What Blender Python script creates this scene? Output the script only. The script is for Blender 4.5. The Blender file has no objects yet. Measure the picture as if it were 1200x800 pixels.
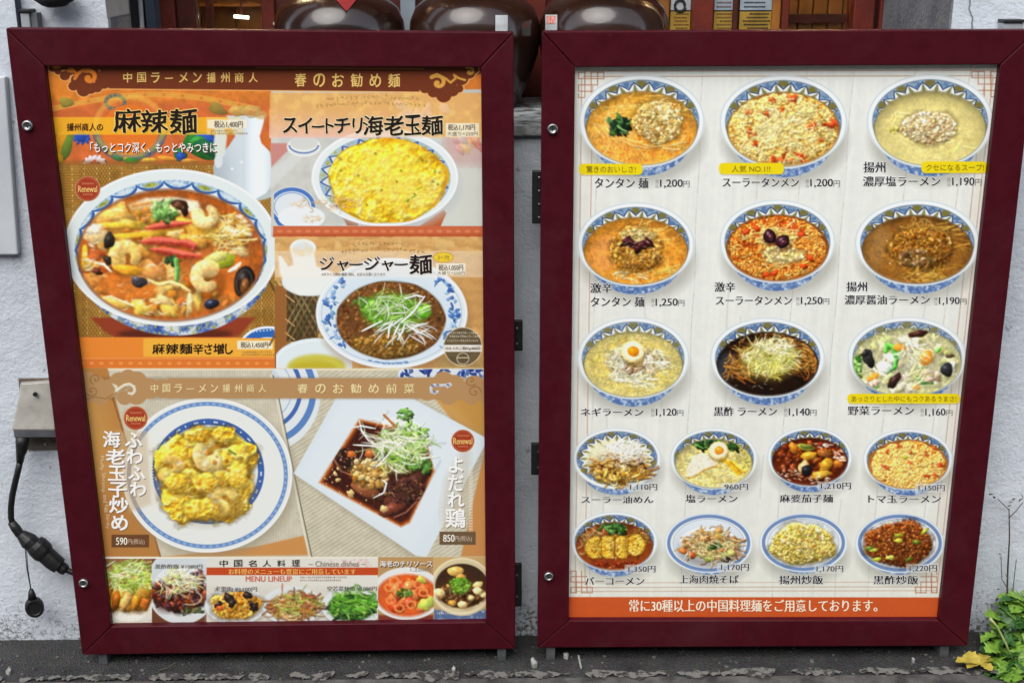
import bpy, bmesh, math, random
import numpy as np
from mathutils import Matrix, Vector

S = bpy.context.scene
COL = S.collection

# ---------------------------------------------------------------- camera, sky, sun, exposure
CAM_Y, CAM_Z = -2.3, 1.41
FPX, PITCH, ROLL, YAW = 1500.0, math.radians(17.44), math.radians(-.154), math.radians(-.623)


def ray(px, py):
    """direction (x, y, z) through a point of the 1200 x 800 picture, scaled so that y = 1"""
    x = np.asarray(px, float) - 600.0
    y = 400.0 - np.asarray(py, float)
    c, s = math.cos(ROLL), math.sin(ROLL)
    x, y = c * x - s * y, s * x + c * y
    f = np.full_like(x, FPX)
    c, s = math.cos(PITCH), math.sin(PITCH)
    f, z = c * f + s * y, -s * f + c * y
    c, s = math.cos(YAW), math.sin(YAW)
    x, f = c * x - s * f, s * x + c * f
    return x / f, z / f


def at(px, py, Y):
    """the point of the vertical plane y = Y seen there"""
    x, z = ray(px, py)
    return (float(x) * (Y - CAM_Y), Y, CAM_Z + float(z) * (Y - CAM_Y))


def on_ground(px, py, z=0.0):
    x, zz = ray(px, py)
    t = (z - CAM_Z) / float(zz)
    return (float(x) * t, CAM_Y + t, z)


def _axis(v):
    x, y, f = v
    c, s = math.cos(ROLL), math.sin(ROLL)
    x, y = c * x - s * y, s * x + c * y
    c, s = math.cos(PITCH), math.sin(PITCH)
    f, z = c * f + s * y, -s * f + c * y
    c, s = math.cos(YAW), math.sin(YAW)
    x, f = c * x - s * f, s * x + c * f
    return Vector((x, f, z))


cam_d = bpy.data.cameras.new('camera')
cam_d.sensor_width = 36.0
cam_d.lens = 36.0 * FPX / 1200.0
cam_d.clip_start, cam_d.clip_end = 0.05, 3000
cam = bpy.data.objects.new('camera', cam_d)
ax, ay, az = _axis((1, 0, 0)), _axis((0, 1, 0)), -_axis((0, 0, 1))
m = Matrix(((ax.x, ay.x, az.x, 0), (ax.y, ay.y, az.y, CAM_Y), (ax.z, ay.z, az.z, CAM_Z), (0, 0, 0, 1)))
cam.matrix_world = m
COL.objects.link(cam)
S.camera = cam

W = bpy.data.worlds.new('World')
S.world = W
W.use_nodes = True
nt = W.node_tree
nt.nodes.clear()
sky = nt.nodes.new('ShaderNodeTexSky')
sky.sky_type = 'NISHITA'
sky.sun_disc = False
SUN_EL, SUN_ROT = math.radians(52), math.radians(200)
sky.sun_elevation, sky.sun_rotation = SUN_EL, SUN_ROT
hs = nt.nodes.new('ShaderNodeHueSaturation')
hs.inputs['Saturation'].default_value = 0.36
bg = nt.nodes.new('ShaderNodeBackground')
bg.inputs['Strength'].default_value = 0.13
wo = nt.nodes.new('ShaderNodeOutputWorld')
nt.links.new(sky.outputs[0], hs.inputs['Color'])
nt.links.new(hs.outputs[0], bg.inputs['Color'])
nt.links.new(bg.outputs[0], wo.inputs['Surface'])

sun_d = bpy.data.lights.new('sun', 'SUN')
sun_d.energy, sun_d.angle, sun_d.color = 1.0, math.radians(50), (1, .955, .88)
sun_d.specular_factor = .3
sun = bpy.data.objects.new('sun', sun_d)
# light travels away from the sun: high behind the camera, a little to the left
az_ = math.radians(200)
d = Vector((math.sin(az_) * math.cos(SUN_EL), math.cos(az_) * math.cos(SUN_EL), math.sin(SUN_EL)))
sun.rotation_euler = d.to_track_quat('Z', 'Y').to_euler()
sun.location = (-2, -4, 6)
COL.objects.link(sun)

S.view_settings.view_transform = 'Standard'
S.view_settings.look = 'None'
S.view_settings.gamma = 1
S.view_settings.use_curve_mapping = False
S.view_settings.exposure = 1.3
S.cycles.max_bounces = 8

# ---------------------------------------------------------------- helpers
RNG = np.random.default_rng(7)


def lin(c):
    c = np.asarray(c, float) / 255.0
    return np.where(c <= .04045, c / 12.92, ((c + .055) / 1.055) ** 2.4)


def principled(name):
    mt = bpy.data.materials.new(name)
    mt.use_nodes = True
    n = mt.node_tree
    n.nodes.clear()
    o = n.nodes.new('ShaderNodeOutputMaterial')
    b = n.nodes.new('ShaderNodeBsdfPrincipled')
    n.links.new(b.outputs[0], o.inputs[0])
    return mt, n, b


def nd(n, kind, **kw):
    x = n.nodes.new(kind)
    for k, v in kw.items():
        if k in x.inputs:
            x.inputs[k].default_value = v
        else:
            setattr(x, k, v)
    return x


def noise_mat(name, c1, c2, scale=20, rough=.6, bump=0.0, bscale=80, metal=0, rr=0.0, detail=5, coat=0, spec=.5, bdist=.01):
    """two tones mixed by noise, with a bump of its own"""
    mt, n, b = principled(name)
    tc = nd(n, 'ShaderNodeTexCoord')
    nz = nd(n, 'ShaderNodeTexNoise', Scale=scale, Detail=detail, Roughness=.6)
    n.links.new(tc.outputs['Object'], nz.inputs['Vector'])
    rp = nd(n, 'ShaderNodeValToRGB')
    rp.color_ramp.elements[0].position, rp.color_ramp.elements[1].position = .35, .68
    rp.color_ramp.elements[0].color = (*lin(c1), 1)
    rp.color_ramp.elements[1].color = (*lin(c2), 1)
    n.links.new(nz.outputs['Fac'], rp.inputs[0])
    n.links.new(rp.outputs[0], b.inputs['Base Color'])
    b.inputs['Roughness'].default_value = rough
    b.inputs['Metallic'].default_value = metal
    b.inputs['Coat Weight'].default_value = coat
    b.inputs['Specular IOR Level'].default_value = spec
    if rr:
        mr = nd(n, 'ShaderNodeMapRange')
        mr.inputs['To Min'].default_value, mr.inputs['To Max'].default_value = rough - rr, rough + rr
        n.links.new(nz.outputs['Fac'], mr.inputs['Value'])
        n.links.new(mr.outputs[0], b.inputs['Roughness'])
    if bump:
        n2 = nd(n, 'ShaderNodeTexNoise', Scale=bscale, Detail=4, Roughness=.6)
        n.links.new(tc.outputs['Object'], n2.inputs['Vector'])
        bp = nd(n, 'ShaderNodeBump', Strength=bump, Distance=bdist)
        n.links.new(n2.outputs['Fac'], bp.inputs['Height'])
        n.links.new(bp.outputs[0], b.inputs['Normal'])
    return mt


def flat_box(bm, x0, x1, y0, y1, z0, z1):
    v = [bm.verts.new(p) for p in ((x0, y0, z0), (x1, y0, z0), (x1, y1, z0), (x0, y1, z0), (x0, y0, z1), (x1, y0, z1), (x1, y1, z1), (x0, y1, z1))]
    for f in ((0, 3, 2, 1), (4, 5, 6, 7), (0, 1, 5, 4), (1, 2, 6, 5), (2, 3, 7, 6), (3, 0, 4, 7)):
        bm.faces.new([v[i] for i in f])


def prism(bm, pts, y0, y1):
    """extrude an (x, z) outline from y0 (front) to y1"""
    a = [bm.verts.new((p[0], y0, p[1])) for p in pts]
    b = [bm.verts.new((p[0], y1, p[1])) for p in pts]
    bm.faces.new(a)
    bm.faces.new(b[::-1])
    for i in range(len(pts)):
        j = (i + 1) % len(pts)
        bm.faces.new((a[j], a[i], b[i], b[j]))
    bmesh.ops.recalc_face_normals(bm, faces=bm.faces[:])


def tube(bm, pts, r, n=10, cap=True):
    """tapered tube along points; r a number or one per point"""
    pts = [Vector(p) for p in pts]
    rr = r if hasattr(r, '__len__') else [r] * len(pts)
    rings = []
    up = Vector((0.13, 0.4, .91))
    for i, p in enumerate(pts):
        t = (pts[min(i + 1, len(pts) - 1)] - pts[max(i - 1, 0)]).normalized()
        a = t.cross(up).normalized()
        b = t.cross(a)
        rings.append([bm.verts.new(p + (a * math.cos(k * 2 * math.pi / n) + b * math.sin(k * 2 * math.pi / n)) * rr[i]) for k in range(n)])
    for i in range(len(rings) - 1):
        for k in range(n):
            bm.faces.new((rings[i][k], rings[i][(k + 1) % n], rings[i + 1][(k + 1) % n], rings[i + 1][k]))
    if cap:
        bm.faces.new(rings[0][::-1])
        bm.faces.new(rings[-1])


def lathe(bm, prof, n=40, axis='Z', o=(0, 0, 0)):
    rings = []
    for (r, h) in prof:
        ring = []
        for k in range(n):
            a = 2 * math.pi * k / n
            p = (r * math.cos(a), r * math.sin(a), h) if axis == 'Z' else (r * math.cos(a), h, r * math.sin(a))
            ring.append(bm.verts.new((p[0] + o[0], p[1] + o[1], p[2] + o[2])))
        rings.append(ring)
    for i in range(len(rings) - 1):
        for k in range(n):
            bm.faces.new((rings[i][k], rings[i][(k + 1) % n], rings[i + 1][(k + 1) % n], rings[i + 1][k]))
    bm.faces.new(rings[0][::-1])
    bm.faces.new(rings[-1])


def tag(o, label=None, cat=None, group=None, kind=None):
    if label: o['label'] = label
    if cat: o['category'] = cat
    if group: o['group'] = group
    if kind: o['kind'] = kind
    return o


def place(name, me, parent=None):
    o = bpy.data.objects.new(name, me)
    COL.objects.link(o)
    if parent is not None:
        o.parent = parent
        # meshes are built in world coordinates; only a top-level thing carries a location
        w = Matrix.Translation(parent.location)
        o.matrix_parent_inverse = w.inverted()
    return o


def obj(name, bm, mat, parent=None, smooth=False, bevel=0, seg=2):
    bmesh.ops.recalc_face_normals(bm, faces=bm.faces[:])
    if bevel:
        es = [e for e in bm.edges if len(e.link_faces) == 2 and e.calc_face_angle(0) > .6]
        bmesh.ops.bevel(bm, geom=es, offset=bevel, segments=seg, profile=.5, affect='EDGES')
    me = bpy.data.meshes.new(name)
    bm.to_mesh(me)
    bm.free()
    if smooth:
        me.polygons.foreach_set('use_smooth', [True] * len(me.polygons))
    me.materials.append(mat)
    return place(name, me, parent)


def thing(name, loc, label, cat, group=None):
    e = bpy.data.objects.new(name, None)
    e.empty_display_size = .05
    e.location = loc
    COL.objects.link(e)
    return tag(e, label, cat, group)


def NB():
    return bmesh.new()

# ---------------------------------------------------------------- the setting: street, wall, recessed shop front
WALL_Y, SILL_Z = .105, 1.08
XL, XR = at(125, 10, .105)[0], at(1117, 10, .105)[0]


def wall_material():
    mt, n, b = principled('white_stucco')
    tc = nd(n, 'ShaderNodeTexCoord')
    geo = nd(n, 'ShaderNodeNewGeometry')
    sep = nd(n, 'ShaderNodeSeparateXYZ')
    n.links.new(geo.outputs['Position'], sep.inputs[0])
    big = nd(n, 'ShaderNodeTexNoise', Scale=2.2, Detail=5, Roughness=.65)
    n.links.new(geo.outputs['Position'], big.inputs['Vector'])
    r1 = nd(n, 'ShaderNodeValToRGB')
    r1.color_ramp.elements[0].position, r1.color_ramp.elements[1].position = .3, .7
    r1.color_ramp.elements[0].color = (*lin((190, 197, 206)), 1)
    r1.color_ramp.elements[1].color = (*lin((218, 224, 232)), 1)
    n.links.new(big.outputs['Fac'], r1.inputs[0])
    # mould and splashed dirt near the ground: dark specks that thin out upwards
    spk = nd(n, 'ShaderNodeTexNoise', Scale=120, Detail=6, Roughness=.8)
    n.links.new(geo.outputs['Position'], spk.inputs['Vector'])
    wav = nd(n, 'ShaderNodeTexNoise', Scale=7, Detail=3)
    n.links.new(geo.outputs['Position'], wav.inputs['Vector'])
    h = nd(n, 'ShaderNodeMapRange')
    h.inputs['From Min'].default_value, h.inputs['From Max'].default_value = 0.0, .16
    h.inputs['To Min'].default_value, h.inputs['To Max'].default_value = .36, .0
    n.links.new(sep.outputs['Z'], h.inputs['Value'])
    w2 = nd(n, 'ShaderNodeMath', operation='MULTIPLY')
    n.links.new(wav.outputs['Fac'], w2.inputs[0]); n.links.new(h.outputs[0], w2.inputs[1])
    ad = nd(n, 'ShaderNodeMath', operation='ADD')
    n.links.new(spk.outputs['Fac'], ad.inputs[0]); n.links.new(w2.outputs[0], ad.inputs[1])
    rs = nd(n, 'ShaderNodeMapRange')
    rs.inputs['From Min'].default_value, rs.inputs['From Max'].default_value = .63, .78
    n.links.new(ad.outputs[0], rs.inputs['Value'])
    mx = nd(n, 'ShaderNodeMix', data_type='RGBA')
    mx.inputs[7].default_value = (*lin((70, 68, 66)), 1)
    n.links.new(rs.outputs[0], mx.inputs[0]); n.links.new(r1.outputs[0], mx.inputs[6])
    n.links.new(mx.outputs[2], b.inputs['Base Color'])
    pit = nd(n, 'ShaderNodeTexNoise', Scale=42, Detail=3, Roughness=.5)
    n.links.new(geo.outputs['Position'], pit.inputs['Vector'])
    pr = nd(n, 'ShaderNodeMapRange')
    pr.inputs['From Min'].default_value, pr.inputs['From Max'].default_value = .70, .76
    pr.inputs['To Max'].default_value = .55
    n.links.new(pit.outputs['Fac'], pr.inputs['Value'])
    m2 = nd(n, 'ShaderNodeMix', data_type='RGBA')
    m2.inputs[7].default_value = (*lin((96, 96, 98)), 1)
    n.links.new(pr.outputs[0], m2.inputs[0]); n.links.new(mx.outputs[2], m2.inputs[6])
    n.links.new(m2.outputs[2], b.inputs['Base Color'])
    b.inputs['Roughness'].default_value = .85
    rough = nd(n, 'ShaderNodeTexNoise', Scale=130, Detail=6, Roughness=.68)
    n.links.new(geo.outputs['Position'], rough.inputs['Vector'])
    lump = nd(n, 'ShaderNodeTexNoise', Scale=28, Detail=3, Roughness=.5)
    n.links.new(geo.outputs['Position'], lump.inputs['Vector'])
    sm = nd(n, 'ShaderNodeMath', operation='ADD')
    n.links.new(rough.outputs['Fac'], sm.inputs[0]); n.links.new(lump.outputs['Fac'], sm.inputs[1])
    trowel = nd(n, 'ShaderNodeTexNoise', Scale=7, Detail=2)
    n.links.new(geo.outputs['Position'], trowel.inputs['Vector'])
    t3 = nd(n, 'ShaderNodeMath', operation='MULTIPLY_ADD')
    t3.inputs[1].default_value = 1.2
    n.links.new(trowel.outputs['Fac'], t3.inputs[0]); n.links.new(sm.outputs[0], t3.inputs[2])
    bp = nd(n, 'ShaderNodeBump', Strength=.62, Distance=.005)
    n.links.new(t3.outputs[0], bp.inputs['Height'])
    n.links.new(bp.outputs[0], b.inputs['Normal'])
    return mt


def ground_material():
    mt, n, b = principled('asphalt')
    geo = nd(n, 'ShaderNodeNewGeometry')
    a = nd(n, 'ShaderNodeTexNoise', Scale=9, Detail=6, Roughness=.7)
    g = nd(n, 'ShaderNodeTexVoronoi', Scale=260)
    n.links.new(geo.outputs['Position'], a.inputs['Vector']); n.links.new(geo.outputs['Position'], g.inputs['Vector'])
    r = nd(n, 'ShaderNodeValToRGB')
    r.color_ramp.elements[0].color = (*lin((36, 36, 37)), 1)
    r.color_ramp.elements[1].color = (*lin((82, 81, 79)), 1)
    r.color_ramp.elements[0].position, r.color_ramp.elements[1].position = .3, .75
    n.links.new(a.outputs['Fac'], r.inputs[0])
    mx = nd(n, 'ShaderNodeMix', data_type='RGBA', blend_type='MULTIPLY')
    mx.inputs[0].default_value = .55
    n.links.new(r.outputs[0], mx.inputs[6]); n.links.new(g.outputs['Color'], mx.inputs[7])
    n.links.new(mx.outputs[2], b.inputs['Base Color'])
    b.inputs['Roughness'].default_value = .8
    bp = nd(n, 'ShaderNodeBump', Strength=.8, Distance=.006)
    n.links.new(g.outputs['Distance'], bp.inputs['Height'])
    n.links.new(bp.outputs[0], b.inputs['Normal'])
    return mt


M_WALL = wall_material()
bm = NB()
q = [bm.verts.new(p) for p in ((-900, -900, 0), (900, -900, 0), (900, 900, 0), (-900, 900, 0))]
bm.faces.new(q)
tag(obj('ground', bm, ground_material()), kind='structure')

# worn white line along the foot of the boards: an uneven sheet of old paint
M_LINE = noise_mat('worn_white_paint', (50, 49, 47), (112, 110, 105), 75, .85, bump=.5, bscale=160, bdist=.003, detail=8)
_cr = [x for x in M_LINE.node_tree.nodes if x.type == 'VALTORGB'][0]
_cr.color_ramp.elements[0].position, _cr.color_ramp.elements[1].position = .44, .54
bm = NB()
r_ = random.Random(4)
x = -1.25
while x < 1.3:
    wseg = r_.uniform(.02, .26)
    n_ = max(4, int(wseg / .004))
    top, bot = [], []
    j1 = j2 = 0
    for i in range(n_ + 1):
        t = i / n_
        k = math.sin(math.pi * t) ** .3
        j1 = .7 * j1 + r_.uniform(-.0035, .0035)
        j2 = .75 * j2 + r_.uniform(-.006, .006)
        top.append((x + wseg * t, -.040 - .006 * (1 - k) + j1 + .004 * math.sin(x * 9 + t * 5)))
        bot.append((x + wseg * t, min(-.050 - .014 * k + j2, top[-1][1] - .001)))
    for i in range(n_):
        bm.faces.new([bm.verts.new((*p, .005)) for p in (bot[i], bot[i + 1], top[i + 1], top[i])])
    x += wseg + r_.uniform(-.004, .04)
bmesh.ops.remove_doubles(bm, verts=bm.verts, dist=1e-5)
tag(obj('worn_road_line', bm, M_LINE), kind='structure')
# the carriageway edge beyond the line
M_KERB = noise_mat('old_concrete', (48, 47, 46), (98, 95, 91), 18, .85, bump=.6, bscale=90, bdist=.004)
bm = NB()
q = [bm.verts.new(p) for p in ((-40, -.9, .003), (40, -.9, .003), (40, -.062, .003), (-40, -.062, .003))]
bm.faces.new(q)
tag(obj('road', bm, M_KERB), kind='structure')

bm = NB()
flat_box(bm, -16, 16, -9.5, -7.5, 0, 5.2)  # unseen block added to cut low sky light and show in the jars
tag(obj('added_frontage', bm, noise_mat('added_facade', (92, 90, 86), (128, 124, 118), 1.2, .8, bump=.3, bscale=20)), 'unseen plain frontage block added behind the viewer for shade and jar reflections', 'building', kind='structure')

# ---- the wall with its sill
wall = thing('stucco_wall', (0, WALL_Y, 0), 'rough white stucco wall behind both menu boards, dirty along its foot', 'wall')
bm = NB(); flat_box(bm, -9, XL, WALL_Y, .24, -.05, 3.2)
obj('wall_panel', bm, M_WALL, wall)
bm = NB(); flat_box(bm, XR, 9, WALL_Y, .75, -.05, 3.2)
obj('wall_panel', bm, M_WALL, wall)
bm = NB(); flat_box(bm, XL, XR, WALL_Y + .001, .55, -.05, SILL_Z - .022)
obj('wall_panel', bm, M_WALL, wall)
bm = NB(); flat_box(bm, XL, XR, WALL_Y, .75, 2.15, 3.2)  # unseen lintel block, added to keep the recess dark
obj('wall_panel', bm, M_WALL, wall)
bm = NB(); flat_box(bm, XL + .001, XR - .001, WALL_Y - .012, .56, SILL_Z - .021, SILL_Z)
M_SILL = noise_mat('mossy_sill', (60, 58, 54), (176, 180, 182), 26, .8, bump=.4, bscale=60)
obj('sill', bm, M_SILL, wall, bevel=.002)
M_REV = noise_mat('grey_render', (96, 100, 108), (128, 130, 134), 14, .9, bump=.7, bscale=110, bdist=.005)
bm = NB(); flat_box(bm, XR - .004, XR + .02, WALL_Y + .002, .53, SILL_Z, 2.149)
obj('reveal', bm, M_REV, wall)
bm = NB(); flat_box(bm, XL - .02, XL + .004, WALL_Y + .002, .242, SILL_Z, 2.149)
obj('reveal', bm, M_REV, wall)
M_CRACK = noise_mat('crack_grey', (96, 100, 106), (120, 124, 130), 30, .9)  # even grey of the crack strip
bm = NB()
cr = [at(px, py, WALL_Y - .0015) for px, py in ((1136, -6), (1137, 4), (1135.5, 10), (1138, 17), (1140, 21), (1139, 27), (1140, 40))]
for i in range(len(cr) - 1):
    a, b2 = cr[i], cr[i + 1]
    bm.faces.new([bm.verts.new(p) for p in ((a[0] - .0012, a[1], a[2]), (a[0] + .0012, a[1], a[2]), (b2[0] + .0012, b2[1], b2[2]), (b2[0] - .0012, b2[1], b2[2]))])
obj('crack', bm, M_CRACK, wall)

# ---- red timber shop front standing in the recess, y = .53
FY = .53


def fx(px): return at(px, 20, FY)[0]


M_RED = noise_mat('red_brown_timber', (78, 26, 17), (116, 42, 28), 9, .45, bump=.15, bscale=40)
M_DRED = noise_mat('dark_red_timber', (58, 20, 14), (84, 30, 20), 9, .5, bump=.15, bscale=40)
M_AMBER = noise_mat('amber_timber', (112, 66, 20), (168, 106, 36), 7, .5, bump=.1)
shop = thing('shop_front', (0, FY, SILL_Z), 'red timber shop front with glazed panels in the recess above the sill', 'shop front')
for px0, px1, m_, y0 in ((181, 205, M_RED, FY), (205.5, 228, M_DRED, FY + .012), (306, 322, M_RED, FY), (592, 640, M_RED, FY), (772, 785, M_AMBER, FY + .01), (811, 836, M_RED, FY), (860, 866, M_DRED, FY + .012), (906, 916, M_AMBER, FY + .01), (916.5, 925, M_RED, FY), (1000, 1025, M_RED, FY), (1030, 1050, M_RED, FY - .004)):
    bm = NB(); flat_box(bm, fx(px0), fx(px1), y0, FY + .06, SILL_Z, 2.14)
    obj('post', bm, m_, shop, bevel=.003)
bm = NB(); flat_box(bm, fx(181), fx(1050), FY + .004, FY + .055, SILL_Z, SILL_Z + .07)
obj('bottom_rail', bm, M_DRED, shop)
bm = NB(); flat_box(bm, fx(1025), fx(1030), FY + .02, FY + .05, SILL_Z, 2.14)
obj('post', bm, noise_mat('gap_black', (14, 10, 10), (24, 16, 14), 9, .7), shop)  # black strip standing in for the dark gap between two posts
bm = NB(); flat_box(bm, fx(470), fx(487), FY - .01, FY + .05, SILL_Z, 2.14)
obj('pale_post', bm, noise_mat('pale_blue_grey_paint', (128, 140, 150), (150, 160, 168), 8, .6), shop)
M_IN = noise_mat('dark_interior_timber', (50, 28, 12), (96, 56, 22), 3, .6)
bm = NB()
for px0, px1 in ((322, 470), (487, 592), (640, 772)):
    flat_box(bm, fx(px0), fx(px1), FY + .02, FY + .05, SILL_Z + .07, 2.14)
obj('timber_infill', bm, noise_mat('red_infill', (62, 20, 15), (92, 30, 22), 5, .5), shop)


def glass():
    mt, n, b = principled('window_glass')
    b.inputs['Base Color'].default_value = (.85, .9, .9, 1)
    b.inputs['Roughness'].default_value = .03
    b.inputs['Transmission Weight'].default_value = 1
    b.inputs['IOR'].default_value = 1.2
    nz = nd(n, 'ShaderNodeTexNoise', Scale=3)
    bp = nd(n, 'ShaderNodeBump', Strength=.02)
    n.links.new(nz.outputs['Fac'], bp.inputs['Height']); n.links.new(bp.outputs[0], b.inputs['Normal'])
    return mt


M_GLASS = glass()
for px0, px1 in ((228, 306), (785, 811), (836, 860), (866, 906), (925, 1000)):
    bm = NB(); flat_box(bm, fx(px0) + .001, fx(px1) - .001, FY + .03, FY + .035, SILL_Z + .071, 2.13)
    obj('window_pane', bm, M_GLASS, shop)
# room behind the glass
bm = NB()
flat_box(bm, -1.2, 1.3, 1.6, 1.64, .9, 2.6)
flat_box(bm, -1.2, -1.16, .76, 1.6, .9, 2.6)
flat_box(bm, 1.26, 1.3, .76, 1.6, .9, 2.6)
flat_box(bm, -1.2, 1.3, .76, 1.6, .86, .9)
flat_box(bm, -1.2, 1.3, .752, 1.64, 2.601, 2.65)
obj('back_room', bm, M_IN, shop)
cab = thing('wooden_screen', (.72, .72, .9), 'amber wooden screen behind the right-hand window of the shop front', 'screen')
bm = NB()
for k in range(6):
    flat_box(bm, .62 + k * .034, .651 + k * .034, .70 + .002 * (k % 2), .72, .9, 2.1)
obj('panel', bm, M_AMBER, cab, bevel=.002)
bm = NB(); flat_box(bm, .61, .83, .694, .70, 1.225, 1.245)
obj('rail', bm, M_DRED, cab)
ct = thing('counter', (-.62, .9, .9), 'honey coloured wooden counter seen through the left window', 'counter')
bm = NB(); flat_box(bm, -.86, -.46, .78, 1.1, 1.26, 1.285)
obj('counter_top', bm, M_AMBER, ct, bevel=.003)
bm = NB()
for k in range(5): flat_box(bm, -.85 + k * .08, -.775 + k * .08, .80, .82, .9, 1.26)
obj('front_panel', bm, M_AMBER, ct)
bm = NB(); flat_box(bm, -.66, -.645, .70, .72, .9, 2.1)
tag(obj('dark_upright', bm, M_DRED), 'thin dark upright inside the left window', 'upright')
bm = NB()
for k in range(4): flat_box(bm, -.86, -.46, .775 + .004 * k, .78 + .004 * k, 1.285 + k * .012, 1.290 + k * .012)
obj('slat', bm, M_AMBER, ct)
# lit tube seen through the left window
mt, n, b = principled('lit_tube')
b.inputs['Emission Color'].default_value = (1, .93, .78, 1)
b.inputs['Emission Strength'].default_value = 1.2
tb = thing('tube_lamp', at(283, 20, .74), 'short lit white tube lamp glowing inside the left window', 'lamp')
a = at(283, 20, .74)
bm = NB(); tube(bm, [(a[0] - .017, .74, a[2] + .001), (a[0] + .017, .74, a[2] - .002)], .004)
obj('tube', bm, mt, tb)
bm = NB(); tube(bm, [(a[0], .747, a[2]), (a[0], .747, 2.5)], .003)
obj('stem', bm, M_DRED, tb)
ld = bpy.data.lights.new('room_lamp', 'POINT')
ld.energy, ld.color, ld.shadow_soft_size = 18, (1, .72, .38), .06
lo = bpy.data.objects.new('room_lamp', ld); lo.location = (-.62, .66, 1.75); COL.objects.link(lo)
ld2 = bpy.data.lights.new('room_lamp', 'POINT')
ld2.energy, ld2.color, ld2.shadow_soft_size = 4, (1, .72, .38), .06
lo = bpy.data.objects.new('room_lamp', ld2); lo.location = (.72, .64, 1.75); COL.objects.link(lo)

# ---- things at the left end of the recess
bm = NB(); tube(bm, [(*at(168, 60, .42)[:2], SILL_Z), (*at(169.5, 0, .42)[:2], 2.1)], .0045)
tag(obj('thin_pipe', bm, noise_mat('pale_grey_paint', (150, 158, 162), (176, 182, 186), 12, .5)), 'thin pale upright pipe left of the red posts', 'pipe')
bm = NB(); flat_box(bm, at(171, 20, .47)[0], at(181, 20, .47)[0], .47, .52, SILL_Z, 2.1)
tag(obj('slate_blue_board', bm, noise_mat('slate_blue_paint', (52, 66, 84), (70, 84, 100), 10, .6)), 'narrow slate blue upright board against the leftmost red post', 'board')
bm = NB(); flat_box(bm, at(148, 20, .5)[0] - .7, at(168, 20, .5)[0], .5, .53, .9, 2.1)  # dark sheet in place of a shaded void, no real board
tag(obj('dark_void_sheet', bm, noise_mat('dark_void_sheet', (28, 30, 36), (44, 44, 50), 10, .7)), 'dark sheet standing in for the shaded void at the left end of the recess', 'board')
p0, p1 = at(124, 2, .09), at(149, 9, .22)
bm = NB(); prism(bm, [(p0[0], p0[2] - .008), (p1[0], p1[2] - .012), (p1[0], p1[2] + .05), (p0[0], p0[2] + .05)], .085, .23)
tag(obj('pale_bracket', bm, noise_mat('pale_stone', (150, 152, 154), (176, 178, 180), 16, .8)), 'pale stone bracket at the top left corner of the recess', 'bracket')

# ---------------------------------------------------------------- the printed posters
# The artwork is laid out on a fine grid of points on the poster's plane; each dish is its own mesh.


def vnoise(h, w, cell, seed, octaves=3):
    r = np.random.default_rng(seed)
    out = np.zeros((h, w))
    amp, tot = 1.0, 0
    for k in range(octaves):
        c = max(cell / 2 ** k, 1.0)
        gh, gw = int(h / c) + 3, int(w / c) + 3
        g = r.random((gh, gw))
        y, x = np.arange(h) / c, np.arange(w) / c
        yi, xi = y.astype(int), x.astype(int)
        fy, fx = y - yi, x - xi
        fy, fx = fy * fy * (3 - 2 * fy), fx * fx * (3 - 2 * fx)
        a = g[yi][:, xi] * (1 - fx) + g[yi][:, xi + 1] * fx
        b = g[yi + 1][:, xi] * (1 - fx) + g[yi + 1][:, xi + 1] * fx
        out += amp * (a * (1 - fy[:, None]) + b * fy[:, None])
        tot += amp
        amp *= .55
    return out / tot


def blur(a, w):
    k = np.array((w, 1 - 2 * w, w))
    p = np.pad(a, ((1, 1), (0, 0), (0, 0)), 'edge')
    a = p[:-2] * k[0] + p[1:-1] * k[1] + p[2:] * k[2]
    p = np.pad(a, ((0, 0), (1, 1), (0, 0)), 'edge')
    return p[:, :-2] * k[0] + p[:, 1:-1] * k[1] + p[:, 2:] * k[2]


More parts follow.
